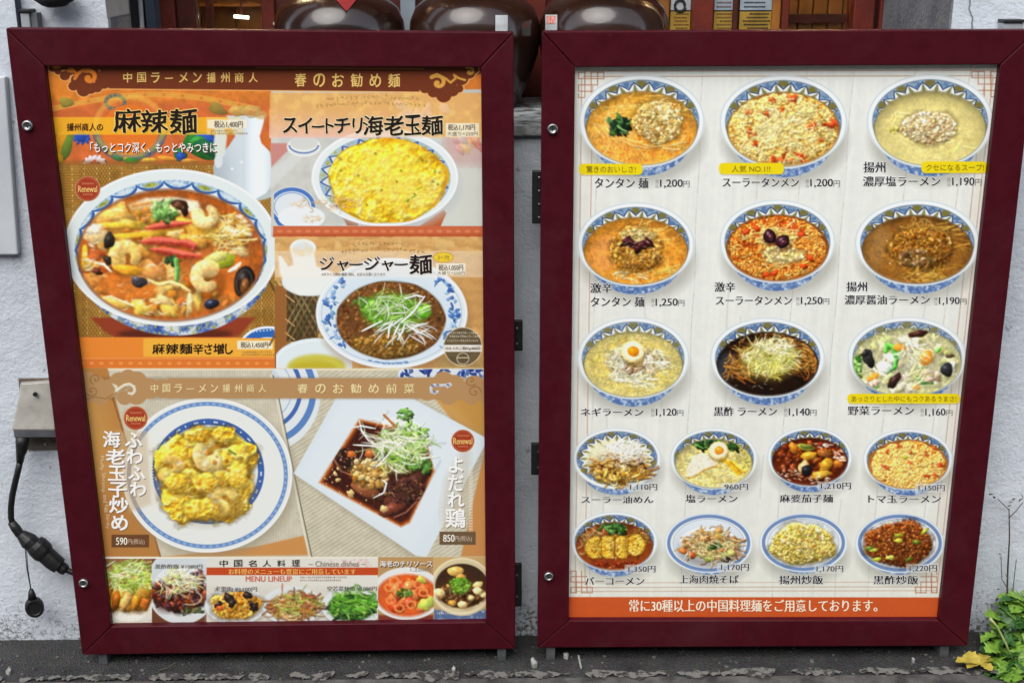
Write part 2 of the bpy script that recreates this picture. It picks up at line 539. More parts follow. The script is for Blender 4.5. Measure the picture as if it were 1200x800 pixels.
class Canvas:
    def __init__(s, x0, y0, x1, y1, k):
        s.x0, s.y0, s.k = x0, y0, k
        s.w, s.h = int((x1 - x0) * k) + 1, int((y1 - y0) * k) + 1
        s.a = np.zeros((s.h, s.w, 3))
        s.xs = x0 + np.arange(s.w) / k
        s.ys = y0 + np.arange(s.h) / k
        s.part = np.zeros((s.h, s.w), np.int32)
        s.clip = None
        s.n1 = vnoise(s.h, s.w, 9 * k, 5, 4)
        s.n2 = vnoise(s.h, s.w, 3.2 * k, 6, 2)

    def win(s, xa, ya, xb, yb):
        i0, i1 = max(0, int((ya - s.y0) * s.k)), min(s.h, int((yb - s.y0) * s.k) + 2)
        j0, j1 = max(0, int((xa - s.x0) * s.k)), min(s.w, int((xb - s.x0) * s.k) + 2)
        if i1 <= i0 or j1 <= j0:
            return None
        X, Y = np.meshgrid(s.xs[j0:j1], s.ys[i0:i1])
        return slice(i0, i1), slice(j0, j1), X, Y

    def put(s, w, col, al):
        si, sj, X, Y = w
        if s.clip is not None:
            al = al * s.clip(X, Y)
        v = s.a[si, sj]
        v += (np.asarray(col, float) - v) * al[..., None]

    # shapes -> (window, alpha)
    def ell_d(s, X, Y, cx, cy, rx, ry, rot=0.0, lob=None):
        u, v = X - cx, Y - cy
        if rot:
            c, sn = math.cos(rot), math.sin(rot)
            u, v = c * u + sn * v, -sn * u + c * v
        p, q = u / rx, v / ry
        r = np.sqrt(p * p + q * q) + 1e-6
        g = np.sqrt((p / rx) ** 2 + (q / ry) ** 2) / r + 1e-9
        if lob is not None:
            th = np.arctan2(q, p)
            f = 1 + sum(a * np.cos(k * th + ph) for k, a, ph in lob)
            r = r / f
        return (r - 1) / g, p, q, r

    def ell(s, cx, cy, rx, ry, col, rot=0.0, soft=.9, al=1.0, lob=None):
        m = max(rx, ry) * (1.25 if lob else 1) + soft + 1
        w = s.win(cx - m, cy - m, cx + m, cy + m)
        if w is None: return
        d = s.ell_d(w[2], w[3], cx, cy, rx, ry, rot, lob)[0]
        s.put(w, col, np.clip(.5 - d / soft, 0, 1) * al)

    def ring(s, cx, cy, rx, ry, wd, col, al=1.0, soft=.9, rot=0.0, arc=None):
        m = max(rx, ry) + wd + 1
        w = s.win(cx - m, cy - m, cx + m, cy + m)
        if w is None: return
        d, p, q, r = s.ell_d(w[2], w[3], cx, cy, rx, ry, rot)
        a = np.clip(.5 - (np.abs(d) - wd / 2) / soft, 0, 1) * al
        if arc:
            th = np.degrees(np.arctan2(q, p))
            a = a * ((th > arc[0]) & (th < arc[1]))
        s.put(w, col, a)

    def blob(s, cx, cy, rx, ry, col, rot=0.0, sh=.35, hl=.25, irr=.12, al=1.0, soft=.9, rng=None):
        rng = rng or RNG
        lob = [(k, irr * rng.uniform(.3, 1) / (k ** .5), rng.uniform(0, 6.3)) for k in (2, 3, 5)] if irr else None
        m = max(rx, ry) * 1.4 + 2
        w = s.win(cx - m, cy - m, cx + m, cy + m)
        if w is None: return
        X, Y = w[2], w[3]
        d, p, q, r = s.ell_d(X, Y, cx, cy, rx, ry, rot, lob)
        lx, ly = -.55, -.8
        if rot:
            c, sn = math.cos(rot), math.sin(rot)
            lx, ly = c * lx + sn * ly, -sn * lx + c * ly
        L = 1 + sh * (p * lx + q * ly) - sh * .45 * np.clip(r, 0, 1.2) ** 3
        L = L + (s.n2[w[0], w[1]] - .5) * sh * .8
        spec = hl * np.exp(-(((p - lx * .45) / .28) ** 2 + ((q - ly * .45) / .22) ** 2))
        c3 = np.clip(np.asarray(col, float)[None, None] * L[..., None] + 255 * spec[..., None], 0, 255)
        s.put(w, c3, np.clip(.5 - d / soft, 0, 1) * al)

    def poly(s, pts, col, soft=.8, al=1.0):
        P = np.asarray(pts, float)
        w = s.win(P[:, 0].min() - 2, P[:, 1].min() - 2, P[:, 0].max() + 2, P[:, 1].max() + 2)
        if w is None: return
        s.put(w, col, np.clip(.5 - s.poly_d(w[2], w[3], P) / soft, 0, 1) * al)

    def poly_d(s, X, Y, P):
        ins = np.zeros(X.shape, bool)
        dd = np.full(X.shape, 1e9)
        for i in range(len(P)):
            (xa, ya), (xb, yb) = P[i], P[(i + 1) % len(P)]
            ex, ey = xb - xa, yb - ya
            t = np.clip(((X - xa) * ex + (Y - ya) * ey) / (ex * ex + ey * ey + 1e-9), 0, 1)
            dd = np.minimum(dd, (X - xa - t * ex) ** 2 + (Y - ya - t * ey) ** 2)
            if ya != yb:
                c = ((ya > Y) != (yb > Y)) & (X < (xb - xa) * (Y - ya) / (yb - ya) + xa)
                ins ^= c
        dd = np.sqrt(dd)
        return np.where(ins, -dd, dd)

    def rect(s, x0, y0, x1, y1, col, soft=.8, al=1.0):
        s.poly([(x0, y0), (x1, y0), (x1, y1), (x0, y1)], col, soft, al)

    def rrect(s, x0, y0, x1, y1, r, col, al=1.0):
        w = s.win(x0 - 2, y0 - 2, x1 + 2, y1 + 2)
        if w is None: return
        cx, cy, hx, hy = (x0 + x1) / 2, (y0 + y1) / 2, (x1 - x0) / 2 - r, (y1 - y0) / 2 - r
        qx, qy = np.abs(w[2] - cx) - hx, np.abs(w[3] - cy) - hy
        d = np.hypot(np.maximum(qx, 0), np.maximum(qy, 0)) + np.minimum(np.maximum(qx, qy), 0) - r
        s.put(w, col, np.clip(.5 - d / .9, 0, 1) * al)

    def stroke(s, pts, wd, col, sh=.3, hl=.0, taper=0.0, al=1.0, soft=.9):
        P = np.asarray(pts, float)
        m = wd + 1.5
        w = s.win(P[:, 0].min() - m, P[:, 1].min() - m, P[:, 0].max() + m, P[:, 1].max() + m)
        if w is None: return
        X, Y = w[2], w[3]
        best = np.full(X.shape, 1e9)
        side = np.zeros(X.shape)
        n = len(P) - 1
        for i in range(n):
            (xa, ya), (xb, yb) = P[i], P[i + 1]
            ex, ey = xb - xa, yb - ya
            L2 = ex * ex + ey * ey + 1e-9
            t = np.clip(((X - xa) * ex + (Y - ya) * ey) / L2, 0, 1)
            dx, dy = X - xa - t * ex, Y - ya - t * ey
            u = (i + t) / n
            hw = wd / 2 * (1 - taper * np.abs(2 * u - 1) ** 2)
            d = np.hypot(dx, dy) - hw
            b = d < best
            side = np.where(b, (dx * -.5 + dy * -.85) / max(wd / 2, .3), side)
            best = np.where(b, d, best)
        L = 1 + sh * np.clip(side, -1.2, 1.2) + (s.n2[w[0], w[1]] - .5) * sh
        c3 = np.asarray(col, float)[None, None] * L[..., None] + 255 * hl * np.exp(-((side - .35) / .3) ** 2)[..., None]
        s.put(w, np.clip(c3, 0, 255), np.clip(.5 - best / soft, 0, 1) * al)

    def grain(s, x0, y0, x1, y1, amt, which=1, col=None):
        w = s.win(x0, y0, x1, y1)
        n = (s.n1 if which == 1 else s.n2)[w[0], w[1]] - .5
        f = np.ones(n.shape)
        if s.clip is not None:
            f = s.clip(w[2], w[3])
        v = s.a[w[0], w[1]]
        if col is None:
            v *= (1 + amt * n * f)[..., None]
        else:
            al = np.clip(n * amt, 0, 1) * f
            v += (np.asarray(col, float) - v) * al[..., None]

    def mottle(s, e, amt=.16, hue=11, pop=1.2, desat=.03):
        """fine irregular tone and colour changes over a dish"""
        cx, cy, rx, ry = e
        w = s.win(cx - rx, cy - ry, cx + rx, cy + ry)
        al = np.clip(.5 - s.ell_d(w[2], w[3], *e)[0] / 2, 0, 1)
        h, wd = al.shape
        r = np.random.default_rng(int(cx * 7 + cy))
        f = vnoise(h, wd, max(2.4, rx * .045), int(cx), 2) - .5
        g = vnoise(h, wd, max(7, rx * .12), int(cy), 2) - .5
        v = s.a[w[0], w[1]]
        for _ in range(1 if rx < 60 else 2 if rx < 80 else 3):
            v[:] = v + (blur(v, .22) - v) * al[..., None]
        v *= (1 + amt * al * (f * 1.3 + g))[..., None]
        v += (g * al * hue)[..., None] * np.array((1.0, .1, -1.0)) + (f * al * hue)[..., None] * np.array((.5, .1, -.4))
        v += ((v - 112) * (pop - 1) + np.array((11, 8, 2.))) * al[..., None]
        v += (v.mean(2, keepdims=True) - v) * (desat * al)[..., None]
        np.clip(v, 0, 255, out=v)

    def cell(s, pid, shape, xa, ya, xb, yb):
        """hand the grid cells inside a shape to part pid"""
        w = s.win(xa, ya, xb, yb)
        s.part[w[0], w[1]][shape(w[2], w[3])] = pid


def ell_clip(cx, cy, rx, ry, soft=.02):
    def f(X, Y):
        r = np.sqrt(((X - cx) / rx) ** 2 + ((Y - cy) / ry) ** 2)
        return np.clip((1 - r) / soft, 0, 1)
    return f


def rect_clip(x0, y0, x1, y1):
    return lambda X, Y: ((X >= x0) & (X <= x1) & (Y >= y0) & (Y <= y1)).astype(float)


def pick(cols, j=14):
    c = np.array(cols[RNG.integers(len(cols))], float)
    return np.clip(c + RNG.normal(0, j, 3) * .28 + RNG.normal(0, j) * .8, 0, 255)


def rp(reg):
    cx, cy, rx, ry = reg
    a, r = RNG.uniform(0, 2 * math.pi), math.sqrt(RNG.uniform(0, 1))
    return cx + rx * r * math.cos(a), cy + ry * r * math.sin(a)


def pts_in(reg, n):
    return sorted((rp(reg) for _ in range(n)), key=lambda p: p[1] + RNG.normal(0, reg[3] * .35))


def bits(C, reg, n, r, cols, sh=.35, hl=.15, asp=.75, irr=.18, shadow=.35):
    """chunks: minced meat, rice, egg curds, heaped on a bed of their own colour"""
    m = np.mean(np.array(cols, float), 0) * .8
    if 50 < n < 300:
        C.ell(reg[0], reg[1], reg[2], reg[3], m, soft=min(reg[2], reg[3]) * .6, al=.9, lob=[(3, .06, 1.0), (5, .05, RNG.uniform(0, 6)), (8, .04, 2.0)])
    for x, y in pts_in(reg, n):
        k = r * RNG.uniform(.5, 1.25)
        hp = 1.0
        if n > 150:      # a heap: lit towards its top, darker at its foot
            hp = 1.1 - .22 * (y - reg[1]) / reg[3] + RNG.normal(0, .09)
        if shadow:
            C.ell(x + k * .25, y + k * .5, k * 1.0, k * .8, m * .45, al=shadow, soft=k * .9 + .5)
        C.blob(x, y, k, k * asp * RNG.uniform(.7, 1.25), pick(cols, 20) * hp, RNG.uniform(-1.4, 1.4), sh * .75, hl * .6, .34, .88, 1.2)


def noodles(C, reg, n, L, wd, cols, ang=None, curl=.5, sh=.3, hl=.12, shadow=.25, spread=.6, taper=0):
    for x, y in pts_in(reg, n):
        a = RNG.uniform(0, 2 * math.pi) if ang is None else ang + RNG.normal(0, spread)
        k = RNG.normal(0, curl)
        P = [(x, y)]
        for _ in range(5):
            a += k + RNG.normal(0, curl * .35)
            x, y = x + math.cos(a) * L / 5, y + math.sin(a) * L / 5 * .72
            P.append((x, y))
        c = pick(cols, 16)
        if shadow:
            C.stroke([(p[0] + .4, p[1] + wd * .6) for p in P], wd * 1.1, c * .38, 0, al=shadow * 1.2, soft=1.6)
        C.stroke(P, wd * RNG.uniform(.7, 1.25), c, sh * .6, hl * .6, taper, RNG.uniform(.6, .95), 1.2)


def shreds(C, reg, n, L, wd, cols, ang=0.0, spread=1.0, curl=.12, sh=.25, shadow=.12, hl=.05):
    noodles(C, reg, n, L, wd, cols, ang, curl, sh, hl, shadow, spread, .7)


def leafy(C, reg, n, r, cols):
    for x, y in pts_in(reg, n):
        k = r * RNG.uniform(.6, 1.3)
        c = pick(cols, 10)
        c = c * .8 + c.mean() * .16
        C.blob(x, y, k, k * .5, c, RNG.uniform(-1.5, 1.5), .5, .1, .5, .92, 1.2)
        if RNG.random() < .4:
            a = RNG.uniform(-1, 1)
            C.stroke([(x - k * .8, y), (x + k * .8 * math.cos(a), y + k * .8 * math.sin(a))], max(.5, k * .14), np.clip(np.array(cols[-1], float) * 1.5 + 15, 0, 255), .1)


def specks(C, reg, n, r, cols, al=.8):
    for _ in range(n):
        x, y = rp(reg)
        k = r * RNG.uniform(.5, 1.4)
        C.ell(x, y, k * 1.2, k * .8, pick(cols), RNG.uniform(0, 3), .7, al)


def glints(C, reg, n, r, al=.75):
    for _ in range(n):
        x, y = rp(reg)
        a = RNG.uniform(-.7, .7)
        k = r * RNG.uniform(.5, 1.5)
        C.stroke([(x - k * math.cos(a), y - k * math.sin(a)), (x, y + RNG.normal(0, k * .2)), (x + k * math.cos(a), y + k * math.sin(a))], k * .45, (255, 250, 235), 0, 0, .8, al, .9)


def egg_half(C, x, y, r, rot=0.0, yolk=(240, 140, 25)):
    C.ell(x + .6, y + r * .3, r * 1.05, r * .98, (80, 60, 15), al=.45, soft=3)
    C.blob(x, y, r, r * .93, (232, 205, 140), rot, .1, .05, 0)
    C.blob(x, y - r * .03, r * .87, r * .8, (248, 236, 200), rot, .06, .05, 0)
    C.blob(x + r * .05, y, r * .5, r * .44, yolk, rot, .18, .15, .05)


def heap(C, reg, cols, cell=3.0, relief=1.0, al=1.0, soft=None, lob=None, dome=.5, seed=None, ridge=.6, rough=.0):
    """a heaped soft food (egg, mince, rice): one continuous relief, lit from the upper left"""
    cx, cy, rx, ry = reg
    w = C.win(cx - rx * 1.5, cy - ry * 1.5, cx + rx * 1.5, cy + ry * 1.5)
    X, Y = w[2], w[3]
    hh, ww = X.shape
    sd = int(seed if seed is not None else cx * 13 + cy * 7) % 9973
    k = C.k
    a1 = vnoise(hh, ww, cell * k, sd, 3)
    a2 = vnoise(hh, ww, cell * 2.7 * k, sd + 1, 3)
    a3 = vnoise(hh, ww, cell * .55 * k, sd + 2, 2)
    rd = 1 - np.abs(2 * a1 - 1) ** .8
    rd2 = 1 - np.abs(2 * a2 - 1) ** .8
    h = (1 - ridge) * (a1 * .6 + a2 * .9) + ridge * (rd * .5 + rd2 * .8) + rough * a3
    lob = lob if lob is not None else [(3, .06, sd % 6), (5, .05, sd % 5), (8, .03, sd % 4)]
    d, p, q, r = C.ell_d(X, Y, cx, cy, rx, ry, 0, lob)
    d = d + (a2 - .5) * min(rx, ry) * .22 + (a1 - .5) * cell * 1.2
    H = h * cell * 1.5 * relief + dome * np.sqrt(np.clip(1 - np.clip(r, 0, 1) ** 2, 0, 1)) * min(rx, ry)
    gy, gx = np.gradient(H)
    gx, gy = gx * k, gy * k
    L = 1 + .42 * np.tanh(gx * .55 + gy * .8) - .22 * np.clip(.55 - h, 0, 1) * 2
    cols = sorted([np.array(c, float) for c in cols], key=lambda c: c.sum())
    u = np.clip((h - h.min()) / (h.max() - h.min() + 1e-6) * .75 + (a3 - .5) * .9 + (a2 - .5) * .5, 0, .999) * (len(cols) - 1)
    i = np.clip(u.astype(int), 0, len(cols) - 2)
    f = (u - i)[..., None]
    A = np.array(cols)
    c3 = A[i] * (1 - f) + A[i + 1] * f
    c3 = c3 * L[..., None] + 255 * np.clip(np.tanh(gx * .55 + gy * .8) - .72, 0, 1)[..., None] * .5
    sf = soft or 1.6
    C.put(w, c3 * 0 + np.array(cols[0]) * .35, np.clip(.5 - (d - 2.5) / 6, 0, 1) * .45 * al)
    C.put(w, np.clip(c3, 0, 255), np.clip(.5 - d / sf, 0, 1) * al)


def shrimp(C, x, y, r, rot, flip=1, cols=((240, 200, 110), (250, 225, 160), (235, 170, 80))):
    """a curled peeled shrimp: one fat tapering arc with faint segment lines"""
    C.ell(x + 1, y + r * .3, r * 1.1, r, (90, 50, 14), al=.4, soft=5)
    P = [(x + math.cos(rot + flip * t * .47) * r * .58, y + math.sin(rot + flip * t * .47) * r * .56) for t in range(10)]
    c = pick(cols, 5)
    for i in range(9):
        k = r * (.98 - .055 * i)
        C.stroke(P[i:i + 2], k, c * (1 - .012 * i), .24, 0, 0, .85, 2.2)
    for i in range(1, 9):
        a = rot + flip * i * .47
        k = r * (.46 - .026 * i)
        q = P[i]
        C.stroke([(q[0] + math.cos(a) * k, q[1] + math.sin(a) * k), (q[0] + math.cos(a + .25 * flip) * k * .2, q[1] + math.sin(a + .25 * flip) * k * .2)], max(.8, r * .07), (222, 140, 66), 0, 0, .6, .45, 1.6)
    for i in (1, 3, 5):
        a = rot + flip * (i + .5) * .47
        C.ell(P[i][0] + math.cos(a) * r * .1 - r * .1, P[i][1] + math.sin(a) * r * .1 - r * .16, r * .2, r * .12, (255, 250, 230), a, r * .2, .55)
    C.ell(x + r * .05, y, r * .14, r * .1, (170, 105, 40), al=.5, soft=3)


def soup(C, e, col, var=.25, edge=.35, seed=0):
    """a liquid surface in its ellipse, with swirls and a darker edge under the rim"""
    cx, cy, rx, ry = e
    w = C.win(cx - rx - 2, cy - ry - 2, cx + rx + 2, cy + ry + 2)
    d, p, q, r = C.ell_d(w[2], w[3], cx, cy, rx, ry)
    n = C.n1[w[0], w[1]] - .5 + .5 * (C.n2[w[0], w[1]] - .5)
    L = 1 + var * n * 1.6 - edge * np.clip(r, 0, 1) ** 5 * (.6 - .6 * q)
    c3 = np.asarray(col, float)[None, None] * L[..., None]
    C.put(w, np.clip(c3, 0, 255), np.clip(.5 - d / 1.0, 0, 1))


def bowl(C, cx, cy, rx, ry, soupc, N=22, dy=.155, kx=.87, ky=.78, style='zig', liquid=True, body=1.0, var=.22, ph=0.0, faint=0.0):
    # shadow on the table, outer side of the bowl
    C.ell(cx + 2, cy + ry * .38, rx * .98, ry * .98, (120, 118, 105), al=.38, soft=14)
    if body:
        C.ell(cx, cy + ry * .2 * body, rx * .83, ry * .98, (118, 146, 188), soft=2)
        w = C.win(cx - rx, cy, cx + rx, cy + ry * 1.4)
        d = C.ell_d(w[2], w[3], cx, cy + ry * .2 * body, rx * .83, ry * .98)[0]
        n = C.n2[w[0], w[1]]
        C.put(w, (70, 100, 160), np.clip(.5 - d, 0, 1) * np.clip((n - .5) * 5, 0, 1) * .75)
        C.put(w, (215, 225, 232), np.clip(.5 - d, 0, 1) * np.clip((.42 - n) * 6, 0, 1) * .7)
    # rim
    C.ell(cx, cy, rx, ry, (226, 234, 233), soft=1.4)
    C.ring(cx, cy, rx * .985, ry * .98, max(1, rx * .02), (196, 208, 212), .6)
    C.ring(cx, cy, rx * .945, ry * .935, rx * .05, (244, 248, 246), .9, 1.5)
    e1 = (cx, cy + ry * .008, rx * .91, ry * .895)
    e2 = (cx, cy + ry * dy, rx * kx, ry * ky)
    w = C.win(cx - rx, cy - ry, cx + rx, cy + ry)
    d1, p1, q1, r1 = C.ell_d(w[2], w[3], *e1)
    d2, p2, q2, r2 = C.ell_d(w[2], w[3], *e2)
    ins = np.clip(.5 - d1, 0, 1)
    C.put(w, (236, 238, 230), ins)
    if style == 'zig':
        th = np.arctan2(q1, p1) + ph
        gap = np.maximum(-d1, 0) + np.maximum(d2, 0) + 1e-6
        t = np.maximum(-d1, 0) / (rx * .235)          # depth below the rim, 1 = foot of the band
        f = (th * N / (2 * math.pi)) % 1.0
        z = 1 - np.abs(2 * f - 1)
        idx = np.floor(th * N / (2 * math.pi)).astype(int) % 2
        ln = .16 + .46 * z
        n = C.n2[w[0], w[1]]
        px_ = rx * .235
        up = np.clip((ln - t) * px_ * .9 + .5, 0, 1) * ins
        low = np.clip((t - ln - .26) * px_ * .8 + .5, 0, 1) * ins
        C.put(w, (206, 200, 168), low * (.8 - faint))
        tri = np.clip(1.25 - np.abs(np.minimum(f, 1 - f)) * 6.5 - np.abs(t - .68) * 1.9, 0, 1) * 2.2
        C.put(w, (112, 112, 60), np.clip(tri * (.5 + n), 0, 1) * ins * .8 * (1 - faint))
        fill = np.where((idx == 0)[..., None], np.array((148, 168, 184.)), np.array((150, 176, 198.)))
        C.put(w, fill * (.86 + .28 * n)[..., None], up * (.95 - faint))
        ol = np.clip(1.15 - np.hypot((f - .5) * 2.7, (t - .26) * 3.4), 0, 1) * 2.2
        C.put(w, (124, 116, 54), np.clip(ol * (.2 + 1.5 * n), 0, 1) * (idx == 0) * up * (1 - faint))
        C.put(w, (84, 116, 160), np.clip(ol * (n * 2 - .5), 0, 1) * (idx == 1) * up * .9)
        lw = np.abs(ln - t) * px_ * .82
        C.put(w, (40, 62, 124), np.clip(1.2 - lw * .95, 0, 1) * ins * (.95 - faint))
        C.put(w, (84, 104, 140), np.clip(1 - np.abs(t - .04) * px_ * .8, 0, 1) * ins * .6 * (q1 < .35))
        C.put(w, (150, 165, 175), np.clip(1 - np.abs(d1 + .5) / 1.2, 0, 1) * .5 * (q1 < .3))
    elif style == 'ring':
        for k, wd, c in ((.90, .075, (108, 138, 188)), (.80, .012, (150, 175, 215))):
            C.ring(cx, cy, rx * k, ry * k, rx * wd, c, .95)
        w2 = C.win(cx - rx, cy - ry, cx + rx, cy + ry)
        d, p, q, r = C.ell_d(w2[2], w2[3], cx, cy, rx * .78, ry * .78)
        C.put(w2, np.array((214, 222, 228.))[None, None] - 16 * q[..., None], np.clip(.5 - d, 0, 1))
    if liquid:
        C.ring(e2[0], e2[1], e2[2] + .6, e2[3] + .6, 1.6, np.array(soupc, float) * .62, .6)
        soup(C, e2, soupc, var)
    return e2


# ---- writing: outlines of the built-in font, fitted to a box of the poster
GLYPH = {}


def outline(s, off):
    k = (s, round(off, 4))
    if k not in GLYPH:
        cu = bpy.data.curves.new('writing', 'FONT')
        cu.body, cu.offset, cu.resolution_u = s, off, 3
        o = bpy.data.objects.new('writing', cu)
        COL.objects.link(o)
        bpy.context.view_layer.update()
        dg = bpy.context.evaluated_depsgraph_get()
        me = o.evaluated_get(dg).to_mesh()
        co = np.zeros(len(me.vertices) * 3)
        me.vertices.foreach_get('co', co)
        fs = [list(p.vertices) for p in me.polygons]
        GLYPH[k] = (co.reshape(-1, 3)[:, :2].copy(), fs)
        bpy.data.objects.remove(o)
        bpy.data.curves.remove(cu)
    return GLYPH[k]


INK = {}


def ink(c, rough=.55):
    c = tuple(c)
    if c not in INK:
        mt, n, b = principled('printed_ink')
        tc = nd(n, 'ShaderNodeTexCoord')
        nz = nd(n, 'ShaderNodeTexNoise', Scale=260, Detail=2)
        n.links.new(tc.outputs['Object'], nz.inputs['Vector'])
        mx = nd(n, 'ShaderNodeMix', data_type='RGBA')
        mx.inputs[6].default_value = (*lin(c), 1)
        mx.inputs[7].default_value = (*np.clip(lin(c) * 1.35 + .01, 0, .95), 1)
        n.links.new(nz.outputs['Fac'], mx.inputs[0])
        n.links.new(mx.outputs[2], b.inputs['Base Color'])
        b.inputs['Roughness'].default_value = rough
        b.inputs['Specular IOR Level'].default_value = .18
        INK[c] = mt
    return INK[c]


def pen(r, n=8, k=1.0, a=0.0):
    """copies that thicken a stroke like a nib r wide, flattened by k and turned by a"""
    o = [(0, 0)]
    for i in range(n):
        t = 2 * math.pi * i / n
        x, y = r * math.cos(t), r * k * math.sin(t)
        o.append((x * math.cos(a) - y * math.sin(a), x * math.sin(a) + y * math.cos(a)))
    return tuple(o)


MINCHO = dict(off=-.003, nib=((-.026, 0), (-.013, 0), (0, 0), (.013, 0), (.026, 0)))
SERIF = dict(off=0, nib=((-.022, 0), (0, 0), (.022, 0)))
BOLD = dict(off=0, nib=pen(.014, 6))
BRUSH = dict(off=0, nib=pen(.027, 8, .35, -.7), wob=.022, slant=.05)
BRUSHS = dict(off=0, nib=pen(.022, 4, .4, -.7), wob=.02, slant=.05)
THIN = dict(off=0, nib=((0, 0),))
PLANE = [0.010]


def write(s, box, col, parent, name='lettering', style=MINCHO, skew=0.0, halo=None, shadow=None, vertical=False, rot=False, lift=0):
    """letters s inside the picture box (x0, x1, y0, y1) on the poster's plane"""
    x0, x1, y0, y1 = box
    V, F, MI = [], [], []
    nv = 0
    mats = []

    def layer(co, fs, colr, depth, dx=0, dy=0):
        nonlocal nv
        if colr not in mats:
            mats.append(colr)
        X, Z = ray(co[:, 0] + dx, co[:, 1] + dy)
        Y = PLANE[0] - depth
        V.append(np.stack([X * (Y - CAM_Y), np.full_like(X, Y), CAM_Z + Z * (Y - CAM_Y)], 1))
        F.extend([[i + nv for i in f] for f in fs])
        MI.extend([mats.index(colr)] * len(fs))
        nv += len(co)

    def one(st, bx0, bx1, by0, by1):
        off = style['off']
        base, _ = outline(st, 0)
        mn, mx = base.min(0), base.max(0)

        def fit(c, sh):
            c = c.copy()
            if style.get('wob'):
                w = style['wob']
                c[:, 0] += w * np.sin(c[:, 1] * 9 + c[:, 0] * 2.1) * .7
                c[:, 1] += w * np.sin(c[:, 0] * 7 + 1) + style.get('slant', 0) * ((c[:, 0] % 1) - .5)
            c = c + np.array(sh)
            u = (c - mn) / np.maximum(mx - mn, .25)
            if rot:      # letters turned a quarter clockwise, read downwards
                return np.stack([bx0 + u[:, 1] * (bx1 - bx0), by0 + u[:, 0] * (by1 - by0)], 1)
            yy = by1 - u[:, 1] * (by1 - by0)
            return np.stack([bx0 + u[:, 0] * (bx1 - bx0) + skew * (yy - by1), yy], 1)
        if (mx - mn)[1] < .25:      # a lone dash keeps its thin shape
            h = (mx - mn)[1] / .8 * (by1 - by0) * 2.0
            by0, by1 = (by0 + by1) / 2 - h / 2, (by0 + by1) / 2 + h / 2
        if halo:
            c, f = outline(st, 0)
            for i, sh in enumerate(pen(halo[1] + .02, 6)[1:]):
                layer(fit(c, sh), f, halo[0], .0002 + .00001 * i)
        if shadow:
            c, f = outline(st, 0)
            layer(fit(c, (0, 0)), f, shadow, .0003, .7, .9)
            layer(fit(c, (0, 0)), f, shadow, .00034, 1.1, 1.3)
        c, f = outline(st, off)
        for i, sh in enumerate(style['nib']):
            layer(fit(c, sh), f, col, .0006 + .00002 * i + lift)

    if vertical:
        n = len(s)
        for i, ch in enumerate(s):
            a, b = i / n, (i + .86) / n
            k = skew * (y1 - y0) * i / n
            one(ch, x0 + k, x1 + k, y0 + (y1 - y0) * a, y0 + (y1 - y0) * b)
    else:
        one(s, x0, x1, y0, y1)
    me = bpy.data.meshes.new(name)
    me.from_pydata(np.concatenate(V).tolist(), [], F)
    for c in mats:
        me.materials.append(ink(c))
    me.polygons.foreach_set('material_index', MI)
    return place(name, me, parent)


PRINT = None


def print_mat():
    global PRINT
    mt, n, b = principled('laminated_print')
    at_ = nd(n, 'ShaderNodeAttribute', attribute_name='print')
    n.links.new(at_.outputs['Color'], b.inputs['Base Color'])
    b.inputs['Roughness'].default_value = .5
    b.inputs['Coat Weight'].default_value = .2
    b.inputs['Specular IOR Level'].default_value = .18
    b.inputs['Coat Roughness'].default_value = .12
    tc = nd(n, 'ShaderNodeTexCoord')
    nz = nd(n, 'ShaderNodeTexNoise', Scale=5, Detail=2)
    n.links.new(tc.outputs['Object'], nz.inputs['Vector'])
    bp = nd(n, 'ShaderNodeBump', Strength=.12, Distance=.01)
    n.links.new(nz.outputs['Fac'], bp.inputs['Height'])
    n.links.new(bp.outputs[0], b.inputs['Coat Normal'])
    PRINT = mt


def emit(C, pid, quad, name, parent, Y):
    """the grid cells of one part as a mesh on the plane y = Y"""
    m_ = C.part[:-1, :-1] == pid
    if quad is not None:
        X, YY = np.meshgrid(C.xs, C.ys)
        m_ &= (C.poly_d(X, YY, np.asarray(quad, float)) < 0)[:-1, :-1]
    ii, jj = np.nonzero(m_)
    q = np.stack([ii * C.w + jj, (ii + 1) * C.w + jj, (ii + 1) * C.w + jj + 1, ii * C.w + jj + 1], 1)
    u, inv = np.unique(q.ravel(), return_inverse=True)
    X, Z = ray(C.xs[u % C.w], C.ys[u // C.w])
    co = np.stack([X * (Y - CAM_Y), np.full_like(X, Y), CAM_Z + Z * (Y - CAM_Y)], 1)
    n, k = len(u), len(q)
    me = bpy.data.meshes.new(name)
    me.vertices.add(n)
    me.vertices.foreach_set('co', co.ravel())
    me.loops.add(k * 4)
    me.loops.foreach_set('vertex_index', inv.ravel().astype(np.int32))
    me.polygons.add(k)
    me.polygons.foreach_set('loop_start', np.arange(0, k * 4, 4, dtype=np.int32))
    me.update(calc_edges=True)
    c = np.ones((n, 4))
    c[:, :3] = np.clip(lin(np.clip(C.a.reshape(-1, 3)[u], 0, 255)) * PRINT_GAIN, 0, .92)
    ca = me.color_attributes.new('print', 'FLOAT_COLOR', 'POINT')
    ca.data.foreach_set('color', c.ravel())
    me.materials.append(PRINT)
    return place(name, me, parent)


PRINT_GAIN = 1.02
print_mat()

# ---------------------------------------------------------------- artwork of the noodle-list poster
RQ = [(674, 79), (1172.5, 76), (1100.5, 726.5), (666.5, 727)]
R = Canvas(658, 70, 1182, 736, 1.55)


def lerp(a, b, t): return a + (b - a) * t


def rx_at(u, y):
    """picture x of the poster's column u (0 left .. 1 right) at height y"""
    t = (y - 78) / (727 - 78.0)
    return lerp(lerp(674, 666.5, t), lerp(1172.5, 1100.5, t), u)


